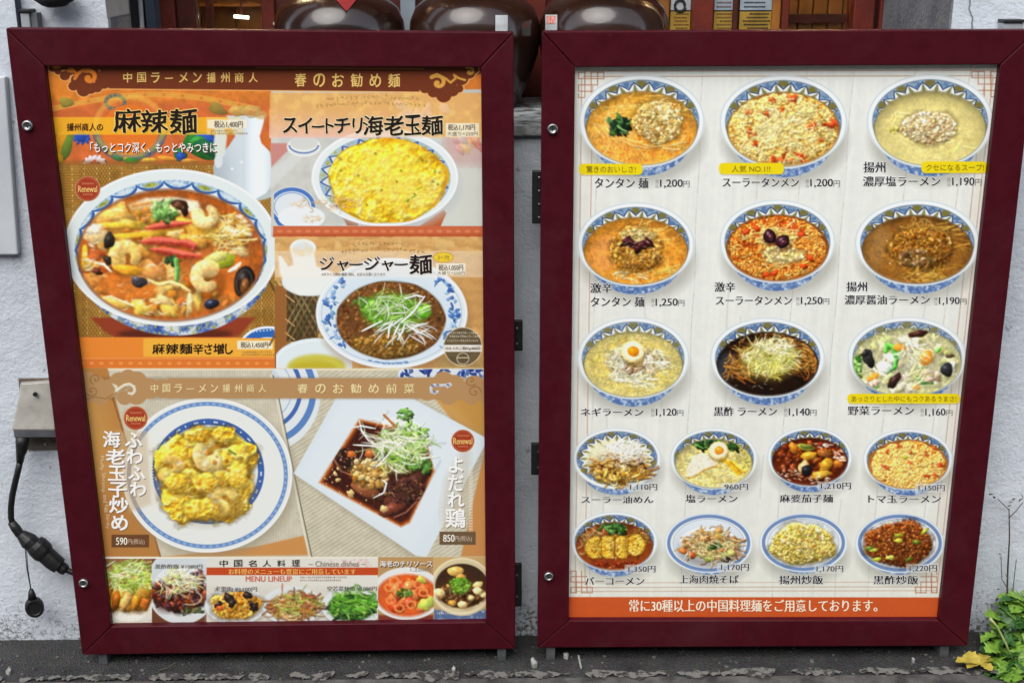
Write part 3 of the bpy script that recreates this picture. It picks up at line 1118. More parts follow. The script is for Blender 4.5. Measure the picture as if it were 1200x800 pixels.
def art_right(C):
    C.a[:] = (233, 234, 226)
    yy = (C.ys[:, None] - 78) / 649
    xx = C.xs[None]
    lx, rx_ = 674 - 7.5 * yy, 1172.5 - 72 * yy
    u = (xx - lx) / (rx_ - lx)
    # whitewashed boards: fine grain along the planks, seams, a few knots
    grain = vnoise(C.h, C.w, 5, 41, 2)
    r = np.random.default_rng(3)
    col = r.normal(0, 1, 520)
    gi = np.clip((u * 500).astype(int), 0, 519)
    st = np.convolve(col, np.ones(5) / 5, 'same')[gi] * 3.4 + (grain - .5) * 3 + (C.n1 - .5) * 9
    C.a += st[..., None] * np.array((1, 1, .95))
    C.a += (-10 * (np.clip(yy - .75, 0, 1) * 4 * .6))[..., None] * np.array((.5, .7, 1.6))
    for k in (.055, .30, .545, .655, .80, .93):
        w = np.clip(1 - np.abs(u - k - .0015 * np.sin(yy * 31 + k * 50)) * 480, 0, 1) * (.35 + .5 * (C.n1 > .47))
        C.a += (np.array((150, 150, 142.)) - C.a) * (w * .46)[..., None]
    for k, y0, y1 in ((.17, .02, .22), (.18, .3, .46), (.39, .4, .62), (.42, .45, .58), (.09, .62, .9), (.71, .78, .97), (.50, .70, .78), (.44, .1, .24), (.88, .3, .6), (.23, .5, .62)):
        w = np.clip(1 - np.abs(u - k - .004 * np.sin(yy * 23 + k * 50)) * 330, 0, 1) * ((yy > y0) & (yy < y1))
        C.a += (np.array((165, 160, 150.)) - C.a) * (w * .28)[..., None]
    # double rules and corner knots
    rc = (176, 128, 100)
    for uu in (.016, .042, .966, .985):
        w = np.clip(1.1 - np.abs(u - uu) * 500 * .95, 0, 1) * ((yy > .035) & (yy < .93) if uu in (.042, .966) else (yy > .02) & (yy < .95))
        C.a += (np.array(rc, float) - C.a) * (w * .62)[..., None]
        if uu in (.042, .985):
            w = np.clip(1.2 - np.abs(u - uu + .008) * 300, 0, 1)
            C.a += (np.array((240, 222, 196.)) - C.a) * (w * .5)[..., None]
    for y, a in ((83.5, .75), (90, .8), (682.5, .4), (688, .55), (692.5, .5)):
        C.stroke([(rx_at(.02, y), y), (rx_at(.985, y - 1), y - 1)], 1.1, rc, 0, al=a)

    def knot(ox, oy, sx, sy, k=7.4):
        for ln in (((0, 0), (1, 0), (1, 3), (3, 3)), ((0, 0), (0, 1), (4, 1)), ((2, 0), (3, 0), (3, 2), (0, 2), (0, 3), (1, 3)), ((2, 0), (2, 3), (2, 4)),
                   ((3, 0), (4, 0), (4, 1)), ((1, 3), (1, 4), (0, 4), (0, 3.4)), ((1, 2), (1, 0))):
            C.stroke([(ox + a * k * sx, oy + b * k * sy) for a, b in ln], 1.2, (178, 116, 84), 0, al=.8)
    knot(678, 85, 1, 1)
    knot(1168.5, 84, -1, 1)
    knot(669, 694, 1, -1, 6.3)
    knot(1098, 694, -1, -1, 6.3)
    # orange footer
    C.poly([(655, 699), (1180, 699.5), (1180, 740), (655, 740)], (204, 88, 38))
    C.grain(655, 700, 1180, 740, .06)

    red, org, cream = (190, 62, 28), (206, 98, 34), (232, 212, 150)
    # 1 sesame noodles with mince and spinach
    e = bowl(C, 752, 142, 74, 54.5, (224, 166, 72))
    C.clip = ell_clip(*e)
    specks(C, (785, 158, 38, 30), 420, .9, [(204, 92, 28), (214, 118, 36)], .6)
    specks(C, (735, 172, 40, 22), 420, .9, [(205, 96, 34), (222, 128, 60)], .55)
    noodles(C, (748, 128, 46, 16), 46, 26, 1.1, [(240, 196, 90), (232, 178, 66), (246, 214, 128)], .0, .1, .1, .05, .1)
    noodles(C, (715, 150, 24, 22), 40, 22, 1, [(236, 184, 110), (244, 204, 140)], 1.0, .1, .1, 0, .1)
    heap(C, (772, 143, 29, 25), [(140, 98, 46), (196, 156, 84), (222, 194, 124), (242, 226, 172)], 2.6, 1.1, dome=.3, rough=.5)
    bits(C, (772, 143, 28, 24), 330, 1.9, [(226, 200, 134), (200, 162, 92), (240, 224, 172), (164, 122, 62)])
    shreds(C, (775, 125, 14, 8), 18, 9, .7, [(244, 232, 190)], 0, 1.4)
    noodles(C, (770, 170, 30, 4), 14, 20, 1.1, [(240, 220, 160), (230, 190, 120)], 0, .1)
    leafy(C, (727, 148, 13, 10), 30, 6.5, [(22, 52, 36), (16, 40, 30), (40, 78, 44), (60, 110, 56)])
    C.stroke([(724, 148), (729, 152), (734, 154)], 2.2, (150, 190, 110), .3)
    C.clip = None
    C.mottle(e)
    # 2 hot and sour egg-drop noodles
    e = bowl(C, 918, 143, 75, 55, (206, 164, 84))
    C.clip = ell_clip(*e)
    C.ring(e[0], e[1], e[2] - 2, e[3] - 2, 6, (196, 96, 34), .5, 4)
    C.ell(e[0], e[1] + 2, e[2] - 3, e[3] - 3, (216, 184, 108), soft=9, al=.8)
    heap(C, (918, 151.5, 63, 42), [(172, 112, 40), (206, 164, 84), (226, 198, 120), (238, 220, 158), (246, 236, 190)], 3.4, 1.0, dome=.15, rough=.5, lob=[(3, .0, 0)])
    noodles(C, (918, 152, 62, 40), 170, 10, 1.8, [(232, 212, 146), (222, 194, 116), (240, 226, 170), (206, 170, 84), (226, 206, 128)], None, .35, .4, .1, .3)
    shreds(C, (908, 156, 30, 20), 90, 16, 1.5, [(240, 228, 178), (226, 206, 140)], -.7, .4)
    for x, y, k in ((931, 116, 6), (926, 113, 5), (906, 117, 3.5), (899, 133, 4), (917, 129, 3.5), (953, 147, 4), (977, 146, 6), (973, 147, 4), (880, 158, 4), (885, 170, 4.5), (906, 188, 5), (921, 186, 6), (941, 183, 5.5), (962, 165, 3.5), (878, 133, 3), (943, 188, 4)):
        for _ in range(5):
            q_ = k * RNG.uniform(.4, .9)
            C.blob(x + RNG.normal(0, k * .55), y + RNG.normal(0, k * .45), q_, q_ * .55, pick([(196, 70, 30), (180, 58, 24), (206, 96, 44)]), RNG.uniform(-1.4, 1.4), .3, .1, .5, .85, 1.5)
    noodles(C, (918, 152, 60, 38), 70, 10, 1.4, [(238, 220, 160), (232, 208, 140)], None, .35, .4, .1, .25)
    C.clip = None
    C.mottle(e)
    # 3 creamy salt noodles
    e = bowl(C, 1090, 142, 74.5, 55, (212, 200, 134), var=.08)
    C.clip = ell_clip(*e)
    noodles(C, (1090, 168, 40, 20), 60, 24, 1.3, [(220, 210, 140), (214, 200, 128)], .2, .15, .08, 0, .04)
    noodles(C, (1055, 140, 18, 18), 30, 20, 1.2, [(222, 212, 150), (216, 204, 134)], .9, .15, .08, 0, .04)
    heap(C, (1089, 150, 32, 18), [(160, 128, 80), (206, 180, 130), (226, 206, 164), (242, 230, 200)], 2.8, 1.2, dome=.3, rough=.5)
    bits(C, (1089, 150, 32, 18), 340, 1.9, [(228, 210, 168), (212, 188, 140), (184, 152, 102), (238, 226, 192)], .4)
    specks(C, (1089, 152, 28, 15), 40, .8, [(110, 86, 46)], .7)
    leafy(C, (1050, 153, 8, 4), 5, 2.4, [(190, 190, 70), (170, 176, 60)])
    C.clip = None
    C.mottle(e, .07, 6)
    # 4 extra-hot sesame noodles
    e = bowl(C, 745, 286.5, 69, 49.5, (216, 146, 56))
    C.clip = ell_clip(*e)
    specks(C, (760, 300, 45, 30), 380, .9, [(196, 84, 24), (232, 168, 90)], .5)
    C.ell(708, 298, 16, 22, (226, 150, 100), .3, 10, .5)
    noodles(C, (745, 290, 44, 30), 60, 26, 1.1, [(240, 186, 84), (236, 170, 70), (244, 206, 120)], .3, .2, .15, .05, .12)
    noodles(C, (778, 322, 16, 8), 18, 22, 1.3, [(246, 206, 110), (240, 180, 76)], -.3, .25)
    noodles(C, (735, 322, 24, 5), 16, 12, 1.5, [(244, 226, 180), (236, 196, 120)], -.2, .2)
    heap(C, (745, 293, 30, 26), [(112, 74, 26), (166, 118, 50), (200, 156, 76), (226, 192, 112)], 2.6, 1.2, dome=.35, rough=.5)
    bits(C, (745, 292, 30, 26), 340, 1.9, [(200, 152, 72), (172, 118, 50), (220, 182, 106), (146, 92, 38)])
    bits(C, (748, 276, 20, 8), 60, 1.9, [(232, 212, 150), (216, 190, 120)])
    for x, y, a in ((734, 283, -.5), (741, 285, .5), (754, 287, .2), (748, 291, -.3), (760, 285, .6)):
        C.blob(x, y, 7.5, 4.4, (58, 24, 32), a, .5, .22, .4)
    glints(C, (746, 286, 16, 5), 9, 2.2, .5)
    C.clip = None
    C.mottle(e)
    # 5 extra-hot sour noodles
    e = bowl(C, 911, 283, 68, 49, (186, 102, 40))
    C.clip = ell_clip(*e)
    C.ell(e[0], e[1] + 2, e[2] - 4, e[3] - 4, (196, 120, 48), soft=9, al=.7)
    heap(C, (911, 291, 57, 37), [(150, 60, 20), (190, 98, 36), (210, 140, 58), (226, 176, 92), (236, 206, 140)], 3.2, 1.0, dome=.15, rough=.5, lob=[(3, 0, 0)])
    noodles(C, (911, 290, 58, 36), 150, 9, 1.7, [(222, 168, 78), (206, 130, 52), (232, 196, 120), (214, 152, 60), (200, 110, 44)], None, .35, .4, .12, .35)
    specks(C, (905, 265, 40, 14), 90, 2, [(190, 60, 24), (204, 84, 30)], .6)
    noodles(C, (905, 275, 26, 12), 60, 15, 1.5, [(232, 208, 140), (226, 190, 110)], -.4, .25)
    bits(C, (918, 299, 24, 10), 60, 2.8, [(232, 214, 156), (222, 196, 124)])
    for x, y in ((898, 322), (908, 320), (950, 303), (942, 312), (875, 272), (887, 268), (940, 275)):
        C.blob(x, y, 5, 3, (196, 66, 28), RNG.uniform(-1, 1), .4, .2, .3)
    C.clip = None
    C.mottle(e)
    for x, y, a in ((902, 277, 1.2), (917, 283, -.5)):
        C.ell(x + 1, y + 4, 9, 8, (60, 20, 10), al=.5, soft=4)
        C.blob(x, y, 9, 7.2, (52, 18, 26), a, .5, .45, .12)
        C.blob(x + 1, y + 1, 4, 3, (90, 40, 50), a, .3, .5, .2)
    # 6 thick soy noodles
    e = bowl(C, 1075, 284.5, 73.5, 50.5, (142, 96, 44), var=.15)
    C.clip = ell_clip(*e)
    C.ell(1030, 288, 12, 24, (160, 126, 84), .2, 12, .55)
    noodles(C, (1080, 290, 44, 30), 90, 24, 1.2, [(190, 140, 56), (206, 160, 72), (170, 116, 40)], .2, .3)
    noodles(C, (1085, 268, 34, 8), 40, 16, 1.2, [(206, 162, 76), (186, 136, 52)], .1, .3)
    heap(C, (1080, 291, 37, 23), [(82, 46, 16), (134, 86, 32), (166, 116, 48), (200, 156, 80)], 2.6, 1.2, dome=.35, rough=.5)
    bits(C, (1080, 291, 37, 23), 420, 1.8, [(160, 110, 42), (130, 84, 30), (186, 138, 62), (110, 68, 26)])
    bits(C, (1074, 302, 22, 9), 40, 2.8, [(150, 120, 84), (120, 90, 60)])
    noodles(C, (1078, 323, 26, 6), 34, 20, 1.4, [(214, 170, 80), (196, 146, 58)], .1, .35)
    specks(C, (1075, 290, 48, 32), 16, 1.4, [(238, 214, 170)], .8)
    C.clip = None
    C.mottle(e)
    # 7 clear leek noodles with half an egg
    e = bowl(C, 742, 419.5, 66, 48, (208, 192, 116), faint=.15)
    C.clip = ell_clip(*e)
    C.ring(e[0], e[1], e[2] - 3, e[3] - 3, 9, (196, 188, 130), .5, 7)
    noodles(C, (742, 428, 50, 30), 150, 18, 1.0, [(222, 202, 110), (212, 188, 84), (230, 214, 140)], None, .3, .15, .05, .1)
    bits(C, (745, 424, 34, 16), 60, 4, [(206, 190, 150), (190, 166, 120), (220, 206, 176)], .3, .1)
    for rg in ((719, 421, 15, 13), (768, 421, 15, 13), (745, 445, 18, 8), (722, 440, 12, 7)):
        shreds(C, rg, 55, 13, 1.5, [(226, 226, 204), (206, 206, 170), (236, 236, 222), (196, 190, 160)], .7 if rg[0] > 750 else -.2, .6)
    leafy(C, (742, 432, 14, 5), 10, 3, [(196, 160, 140), (170, 130, 110), (150, 112, 84)])
    egg_half(C, 741.5, 411.5, 13.8)
    specks(C, (746, 396, 10, 3), 10, 2, [(214, 196, 130)], .7)
    C.clip = None
    C.mottle(e)
    # 8 black vinegar noodles
    e = bowl(C, 899.5, 419, 67.5, 47, (34, 22, 18))
    C.clip = ell_clip(*e)
    C.ell(851, 430, 12, 18, (70, 76, 92), .3, 9, .7)
    noodles(C, (908, 412, 52, 24), 170, 22, 1.5, [(150, 96, 40), (120, 70, 28), (176, 120, 58), (90, 50, 24), (200, 150, 84)], .2, .35, .45, .15, .5)
    noodles(C, (865, 428, 18, 16), 60, 16, 1.5, [(176, 120, 56), (150, 94, 38), (200, 150, 80)], .6, .3, .4, .15, .5)
    noodles(C, (945, 420, 16, 18), 50, 16, 1.5, [(160, 100, 40), (196, 140, 70)], .4, .4, .4, .2, .5)
    C.ell(900, 423, 33, 22, (150, 130, 66), .0, 14, .7)
    shreds(C, (898, 420, 30, 19), 240, 18, 1.4, [(226, 220, 160), (206, 202, 118), (236, 234, 196), (180, 180, 84), (214, 206, 140)], -.5, .8)
    shreds(C, (898, 433, 22, 10), 70, 16, 1.5, [(214, 210, 116), (190, 190, 80), (230, 226, 160)], -1.3, .6)
    shreds(C, (906, 406, 18, 10), 70, 12, 1.2, [(240, 238, 206), (226, 222, 170)], -.4, .9)
    glints(C, (890, 452, 30, 4), 8, 2, .35)
    C.clip = None
    C.mottle(e)
    # 9 vegetable noodles
    e = bowl(C, 1063, 418, 70, 47, (214, 214, 160), faint=.2, ky=.84, kx=.9, dy=.13)
    C.clip = ell_clip(*e)
    noodles(C, (1063, 425, 58, 36), 130, 26, 2.0, [(226, 226, 186), (216, 214, 150), (236, 238, 214), (204, 204, 130)], None, .2, .2, .1, .1)
    bits(C, (1063, 425, 55, 32), 70, 5.5, [(222, 220, 180), (206, 206, 140), (234, 234, 214), (216, 204, 180)], .25, .15)
    leafy(C, (1004, 431, 5, 12), 14, 6, [(96, 160, 60), (60, 130, 50), (130, 180, 90)])
    for pts, wd in (([(1038, 412), (1040, 405), (1048, 408), (1054, 412)], 7), ([(1046, 410), (1051, 420), (1049, 430), (1040, 436)], 5), ([(1075, 442), (1083, 448), (1092, 449)], 7), ([(1077, 438), (1080, 444)], 7), ([(1030, 452), (1024, 455)], 4), ([(1098, 412), (1102, 408)], 4)):
        C.stroke(pts, wd, pick([(70, 150, 60), (96, 170, 70)]), .5, .12, .3)
    C.blob(1036, 430, 9, 7, (232, 238, 226), .3, .2, .1)
    C.stroke([(1020, 428), (1028, 436), (1040, 441)], 2, (238, 240, 226), .2)
    for x, y, rx, ry, a in ((1054, 407, 8, 4, .1), (1085, 419, 8, 10, .6), (1023, 442, 8, 4, -.5), (1073, 453, 6, 3, .3)):
        C.blob(x, y, rx, ry, (236, 158, 62), a, .2, .15, .1)
    for x, y, rx, ry, a, c in ((1076, 391, 11, 4.5, -.2, (66, 38, 34)), (1018, 420, 7, 10, -.2, (42, 46, 50)), (1048, 446, 10.5, 5.5, -.9, (60, 40, 40)), (1109.5, 433, 8.5, 7, .5, (46, 50, 56)), (1113, 417, 5, 2.4, 0, (90, 70, 56)), (1014, 414, 4, 5, .5, (44, 46, 48))):
        C.blob(x, y, rx, ry, c, a, .5, .22, .22)
    bits(C, (1090, 441, 12, 6), 26, 3, [(206, 184, 160), (180, 154, 130), (226, 210, 190)])
    bits(C, (1022, 449, 8, 3), 8, 3.4, [(232, 196, 176), (236, 214, 200)])
    shreds(C, (1068, 410, 12, 14), 30, 20, 1.5, [(240, 240, 222), (222, 222, 170)], 1.2, .5)
    shreds(C, (1068, 445, 9, 14), 16, 26, 1.6, [(232, 232, 190), (214, 214, 150)], -1.0, .15)
    C.clip = None
    C.mottle(e)
    # 10 dry sour noodles under white leek
    e = bowl(C, 723, 537, 52, 36, (226, 226, 214), faint=.05, liquid=False, N=20)
    C.ell(727, 549, 38, 19, (110, 84, 40), soft=10, al=.4)
    noodles(C, (725, 550, 35, 14), 190, 15, 1.5, [(212, 164, 76), (186, 132, 52), (228, 190, 110), (150, 96, 40), (200, 146, 60)], .1, .4, .4, .15, .45)
    bits(C, (716, 556, 22, 8), 34, 3, [(226, 190, 100), (206, 150, 60), (236, 206, 130)], .4)
    leafy(C, (728, 546, 28, 9), 14, 3, [(110, 46, 30), (140, 70, 30), (86, 50, 34)])
    shreds(C, (731, 528, 21, 11), 170, 12, 1.1, [(240, 242, 234), (222, 226, 214), (250, 250, 246)], 0, 1.3)
    shreds(C, (735, 541, 18, 6), 40, 12, .9, [(236, 234, 210), (90, 60, 40), (214, 200, 170)], .2, .8)
    C.clip = None
    C.mottle(e)
    # 11 salt noodles with pork, egg and spinach
    e = bowl(C, 836.5, 537, 51.5, 36, (216, 204, 140), N=20)
    C.clip = ell_clip(*e)
    noodles(C, (836, 545, 42, 22), 120, 15, 1.1, [(226, 214, 140), (214, 194, 104), (236, 226, 170)], .3, .4, .2, .06, .15)
    noodles(C, (872, 535, 12, 16), 40, 14, 1.1, [(222, 210, 110), (206, 190, 84)], 1, .3)
    leafy(C, (829, 519, 14, 6), 24, 6, [(30, 72, 36), (20, 52, 30), (60, 104, 44), (84, 130, 60)])
    leafy(C, (858, 524, 6, 6), 8, 5, [(60, 104, 36), (36, 76, 30)])
    for k in range(7):
        C.stroke([(845 + k * 2.6, 537 + k * .8), (856 + k * 2.6, 547 + k * .9), (864 + k * 2, 556 - k)], 3, pick([(224, 170, 40), (206, 150, 30), (232, 190, 70)]), .3, .1)
    C.poly([(806, 561), (804, 552), (812, 535), (824, 531), (842, 541), (841, 546), (826, 550), (814, 558)], (130, 96, 40), 2, .5)
    C.poly([(805, 559), (804, 551), (812, 534), (824, 530), (842, 540), (840, 544.5), (826, 549), (813, 557)], (226, 216, 196), 1.5)
    C.grain(803, 528, 843, 562, .12, 2)
    C.stroke([(806, 560.5), (814, 558), (826, 550), (840, 545.5)], 1.3, (196, 146, 70))
    egg_half(C, 842, 527.5, 11.3, -.15, (236, 150, 50))
    C.clip = None
    C.mottle(e)
    # 12 aubergine in dark sauce
    e = bowl(C, 949, 535, 50, 35, (92, 34, 22), N=20)
    C.clip = ell_clip(*e)
    bits(C, (950, 540, 40, 22), 160, 3.2, [(110, 44, 24), (140, 66, 30), (80, 28, 20), (160, 84, 36)], .45, .35)
    for x, y, rx, ry, a, c in ((930, 525, 8, 4.5, .9, (190, 120, 40)), (945, 524, 10, 4.3, .1, (164, 160, 64)), (945, 523, 8, 2.5, .1, (110, 120, 50)), (948, 534, 10, 5, -.2, (206, 150, 50)), (942, 547, 6, 8, .4, (196, 176, 120)), (945, 551, 6.5, 6, .3, (34, 34, 46)),
                               (968, 545, 7, 9, .5, (196, 144, 44)), (962, 556, 12, 4.5, -.2, (206, 156, 60)), (966, 531, 8, 5, .2, (150, 90, 44)), (982, 543, 6, 4, .2, (190, 110, 44)), (920, 524, 6, 4, .2, (110, 40, 24)), (930, 550, 7, 3, .9, (150, 70, 40))):
        C.blob(x, y, rx, ry, c, a, .4, .22, .18)
    glints(C, (985, 532, 9, 10), 26, 2.4, .8)
    glints(C, (962, 521, 14, 3), 12, 2.6, .7)
    glints(C, (925, 556, 16, 6), 22, 2, .65)
    glints(C, (955, 562, 22, 4), 18, 2.2, .7)
    C.clip = None
    C.mottle(e)
    # 13 tomato and egg noodles
    e = bowl(C, 1064, 538, 53, 36, (216, 150, 76), N=20)
    C.clip = ell_clip(*e)
    C.ring(e[0], e[1], e[2] - 2, e[3] - 2, 5, (206, 104, 50), .6, 4)
    heap(C, (1064, 545, 44, 28), [(196, 110, 50), (222, 166, 84), (238, 200, 120), (246, 222, 160)], 3.0, 1.1, dome=.15, rough=.4, lob=[(3, 0, 0)])
    noodles(C, (1064, 546, 40, 23), 60, 7, 1.6, [(240, 216, 140), (232, 196, 110)], None, .4)
    for x, y, k in ((1054, 522, 3.6), (1038, 547, 4), (1040, 530, 3), (1097, 525, 4.5), (1102, 543, 4), (1087, 558, 3.4), (1086, 531, 2.6), (1067, 530, 2.6), (1066, 541, 2.6), (1095, 556, 3.4)):
        for _ in range(3):
            C.blob(x + RNG.normal(0, k * .4), y + RNG.normal(0, k * .4), k * .7, k * .45, pick([(202, 88, 48), (190, 76, 40)]), RNG.uniform(-1, 1), .3, .1, .5, .85, 1.4)
    C.blob(1060.5, 536, 2.6, 2.2, (160, 170, 40), 0, .3, .2)
    C.clip = None
    C.mottle(e)
    # 14 cutlet noodles
    e = bowl(C, 720, 634, 51, 35, (150, 72, 32), N=20)
    C.clip = ell_clip(*e)
    noodles(C, (690, 630, 12, 16), 50, 14, 1.1, [(190, 160, 110), (160, 120, 70), (206, 180, 130)], 1, .3)
    noodles(C, (748, 626, 14, 10), 30, 14, 1.1, [(190, 150, 80), (160, 110, 50)], .3, .3)
    leafy(C, (719, 619, 15, 6), 34, 5, [(40, 84, 36), (26, 60, 30), (70, 116, 50), (90, 140, 66)])
    bits(C, (720, 661, 30, 4), 60, 1.8, [(160, 60, 30), (180, 90, 50), (120, 44, 24)])
    for k in range(4):
        C.poly([(688 + k * 17, 632 - (k in (1, 2)) * 4), (706 + k * 15.4, 629 - (k in (1, 2)) * 2), (704 + k * 15.5, 654 - (k == 3) * 6), (689 + k * 16.5, 652 - (k == 3) * 4)], (214, 166, 60), 2)
        heap(C, (697 + k * 16, 641 - (k == 3) * 3, 11, 12.5), [(170, 110, 26), (210, 160, 50), (230, 190, 80), (242, 214, 124)], 1.8, .9, dome=.06, rough=.6, lob=[(4, .03, 0)])
        bits(C, (697 + k * 16, 641 - (k == 3) * 3, 9.5, 11.5), 20, 1.3, [(222, 176, 66), (206, 150, 44), (236, 204, 110), (190, 130, 40)], .4, .1, .8, .2, .25)
        if k:
            C.stroke([(705 + (k - 1) * 15.6, 629), (704 + (k - 1) * 15.6, 655)], 1.0 if k != 2 else 1.8, (110, 64, 24), 0, al=.75)
    specks(C, (720, 640, 30, 14), 60, 1, [(245, 220, 150)], .5)
    C.clip = None
    C.mottle(e)
    # 15 to 17 plates
    e = bowl(C, 830.5, 636, 52, 35, (0, 0, 0), style='ring', liquid=False, body=.35)
    C.ell(832, 644, 36, 19, (90, 80, 66), soft=10, al=.4)
    noodles(C, (830, 637, 32, 17), 190, 17, 1.4, [(206, 160, 96), (186, 134, 72), (226, 190, 130), (160, 104, 52), (216, 184, 140)], .3, .4, .4, .1, .4)
    for x, y, c in ((834, 641, (46, 74, 36)), (842, 640, (36, 60, 30)), (806, 638, (190, 106, 60)), (800, 645, (206, 120, 64)), (846, 645, (176, 110, 60)), (842, 622, (190, 140, 84)), (850, 655, (60, 40, 40)), (832, 655, (130, 140, 66)), (857, 648, (196, 190, 110)), (812, 650, (170, 84, 46)), (842, 628, (190, 146, 80)), (826, 631, (180, 120, 66))):
        C.blob(x, y, 6, 3.6, c, RNG.uniform(-.6, .6), .4, .2, .25)
    shreds(C, (830, 637, 30, 16), 70, 15, 1.2, [(232, 212, 166), (222, 226, 180), (150, 160, 84)], 1.1, .6)
    C.mottle((830, 637, 34, 20))
    e = bowl(C, 941.5, 635.5, 52, 34.5, (0, 0, 0), style='ring', liquid=False, body=.35)
    C.ell(942, 642, 37, 19, (100, 90, 60), soft=9, al=.45)
    heap(C, (941, 637, 37, 24), [(150, 124, 44), (204, 178, 88), (226, 206, 124), (242, 230, 172)], 2.0, 1.3, dome=.5, rough=.7)
    bits(C, (941, 637, 36, 23), 420, 1.5, [(222, 202, 118), (206, 182, 90), (236, 222, 156), (190, 164, 70)], .35, .12)
    bits(C, (941, 630, 24, 14), 40, 2.6, [(232, 206, 120), (226, 190, 100), (240, 224, 180)])
    specks(C, (941, 638, 30, 18), 26, 1.5, [(150, 150, 50), (190, 110, 60), (130, 140, 60)], .7)
    C.mottle((941, 637, 40, 26))
    e = bowl(C, 1054.5, 636, 52.5, 35, (0, 0, 0), style='ring', liquid=False, body=.35)
    C.ell(1054, 642, 40, 20, (80, 60, 40), soft=9, al=.45)
    heap(C, (1053, 637, 40, 26), [(62, 30, 14), (110, 56, 26), (146, 82, 38), (184, 122, 62)], 2.1, 1.3, dome=.5, rough=.7)
    bits(C, (1053, 637, 39, 25), 460, 1.6, [(140, 76, 34), (116, 58, 26), (170, 104, 50), (90, 44, 22)], .45, .18)
    for x, y in ((1052, 627), (1054, 633), (1022, 644), (1018, 642), (1026, 655), (1066, 655), (1043, 653), (1082, 622), (1074, 635)):
        C.blob(x + RNG.normal(0, 1), y, 5.5, 2.5, pick([(150, 160, 50), (180, 184, 76), (90, 110, 40)]), RNG.uniform(-.8, .3), .4, .2, .25)
    C.mottle((1054, 637, 42, 28))
    # price plates over the small dishes
    for x0, x1, y in ((734, 771, 570), (845, 878, 570), (958, 998, 569), (1072, 1108, 571), (732, 769, 666), (840, 878, 664), (954, 989, 666), (1062, 1100, 665)):
        C.rrect(x0, y - 5, x1, y + 5.5, 2, (226, 228, 222), .55)
    # yellow call-outs
    for x0, x1, y0, y1 in ((678.5, 753, 192, 205), (842.5, 918.5, 191, 204.3), (1079.7, 1156.6, 189.3, 202.8), (993, 1124.8, 461.2, 472.6)):
        C.rrect(x0 + .5, y0 + 1.5, x1 + .8, y1 + 1.6, 5, (150, 140, 90), .35)
        C.rrect(x0, y0, x1, y1, 5.2, (240, 216, 18))


art_right(R)
RDISH = [('bowl of orange sesame noodles with mince and dark spinach', 752, 142, 74, 54.5, 1), ('bowl of pale egg-drop noodles with red tomato pieces', 918, 143, 75, 55, 1),
         ('bowl of creamy yellow soup with a mound of pale mince', 1090, 142, 74.5, 55, 1), ('bowl of orange sesame noodles topped with dark chillies', 745, 286.5, 69, 49.5, 1),
         ('bowl of red egg-drop noodles with two dark chillies', 911, 283, 68, 49, 1), ('bowl of brown soup with mince and noodles', 1075, 284.5, 73.5, 50.5, 1),
         ('bowl of clear yellow noodles with half an egg and white leek', 742, 419.5, 66, 48, 1), ('bowl of black soup with pale shredded leek', 899.5, 419, 67.5, 47, 1),
         ('bowl of pale noodles with green vegetables and black mushrooms', 1063, 418, 70, 47, 1), ('bowl of dry brown noodles under white shreds', 723, 537, 52, 36, 1),
         ('bowl of noodles with sliced pork, half an egg and greens', 836.5, 537, 51.5, 36, 1), ('bowl of glossy dark red aubergine', 949, 535, 50, 35, 1),
         ('bowl of orange tomato and egg noodles', 1064, 538, 53, 36, 1), ('bowl of noodles with a sliced golden cutlet', 720, 634, 51, 35, 1),
         ('blue rimmed plate of fried noodles', 830.5, 636, 52, 35, .35), ('blue rimmed plate of pale fried rice', 941.5, 635.5, 52, 34.5, .35), ('blue rimmed plate of dark brown fried rice', 1054.5, 636, 52.5, 35, .35)]
for i, (lb, cx, cy, rx, ry, b) in enumerate(RDISH):
    def sh(X, Y):
        return ((((X - cx) / (rx + .6)) ** 2 + ((Y - cy) / (ry + .6)) ** 2 < 1) | (((X - cx) / (rx * .84)) ** 2 + ((Y - cy - ry * .2 * b) / ry) ** 2 < 1))
    R.cell(i + 1, sh, cx - rx - 2, cy - ry - 2, cx + rx + 2, cy + ry * 1.3)
for i, (x0, x1, y0, y1) in enumerate(((678.5, 753, 192, 205), (842.5, 918.5, 191, 204.3), (1079.7, 1156.6, 189.3, 202.8), (993, 1124.8, 461.2, 472.6))):
    R.cell(40 + i, lambda X, Y: (X > x0) & (X < x1) & (Y > y0) & (Y < y1), x0 - 1, y0 - 1, x1 + 1, y1 + 1)
R.cell(50, lambda X, Y: Y > 699, 655, 696, 1185, 740)

# ---------------------------------------------------------------- artwork of the seasonal-menu poster
LQ = [(52, 77.6), (563.6, 79), (569.5, 728.7), (130, 734)]
L = Canvas(44, 70, 582, 742, 1.55)


def scroll(C, pts, wd, col, al=1.0):
    C.stroke(pts, wd, col, 0, al=al)


def spiral(cx, cy, r0, a0, turns, flip=1, n=22, squash=.9):
    return [(cx + r0 * (1 - t / n) ** .8 * math.cos(a0 + flip * turns * 6.283 * t / n), cy + squash * r0 * (1 - t / n) ** .8 * math.sin(a0 + flip * turns * 6.283 * t / n)) for t in range(n + 1)]


def cloud(C, pts, col, edge=None):
    if edge is not None:
        for x, y, r in pts:
            C.ell(x, y, r + 1.3, (r + 1.3) * .92, edge)
    for x, y, r in pts:
        C.ell(x, y, r, r * .92, col)


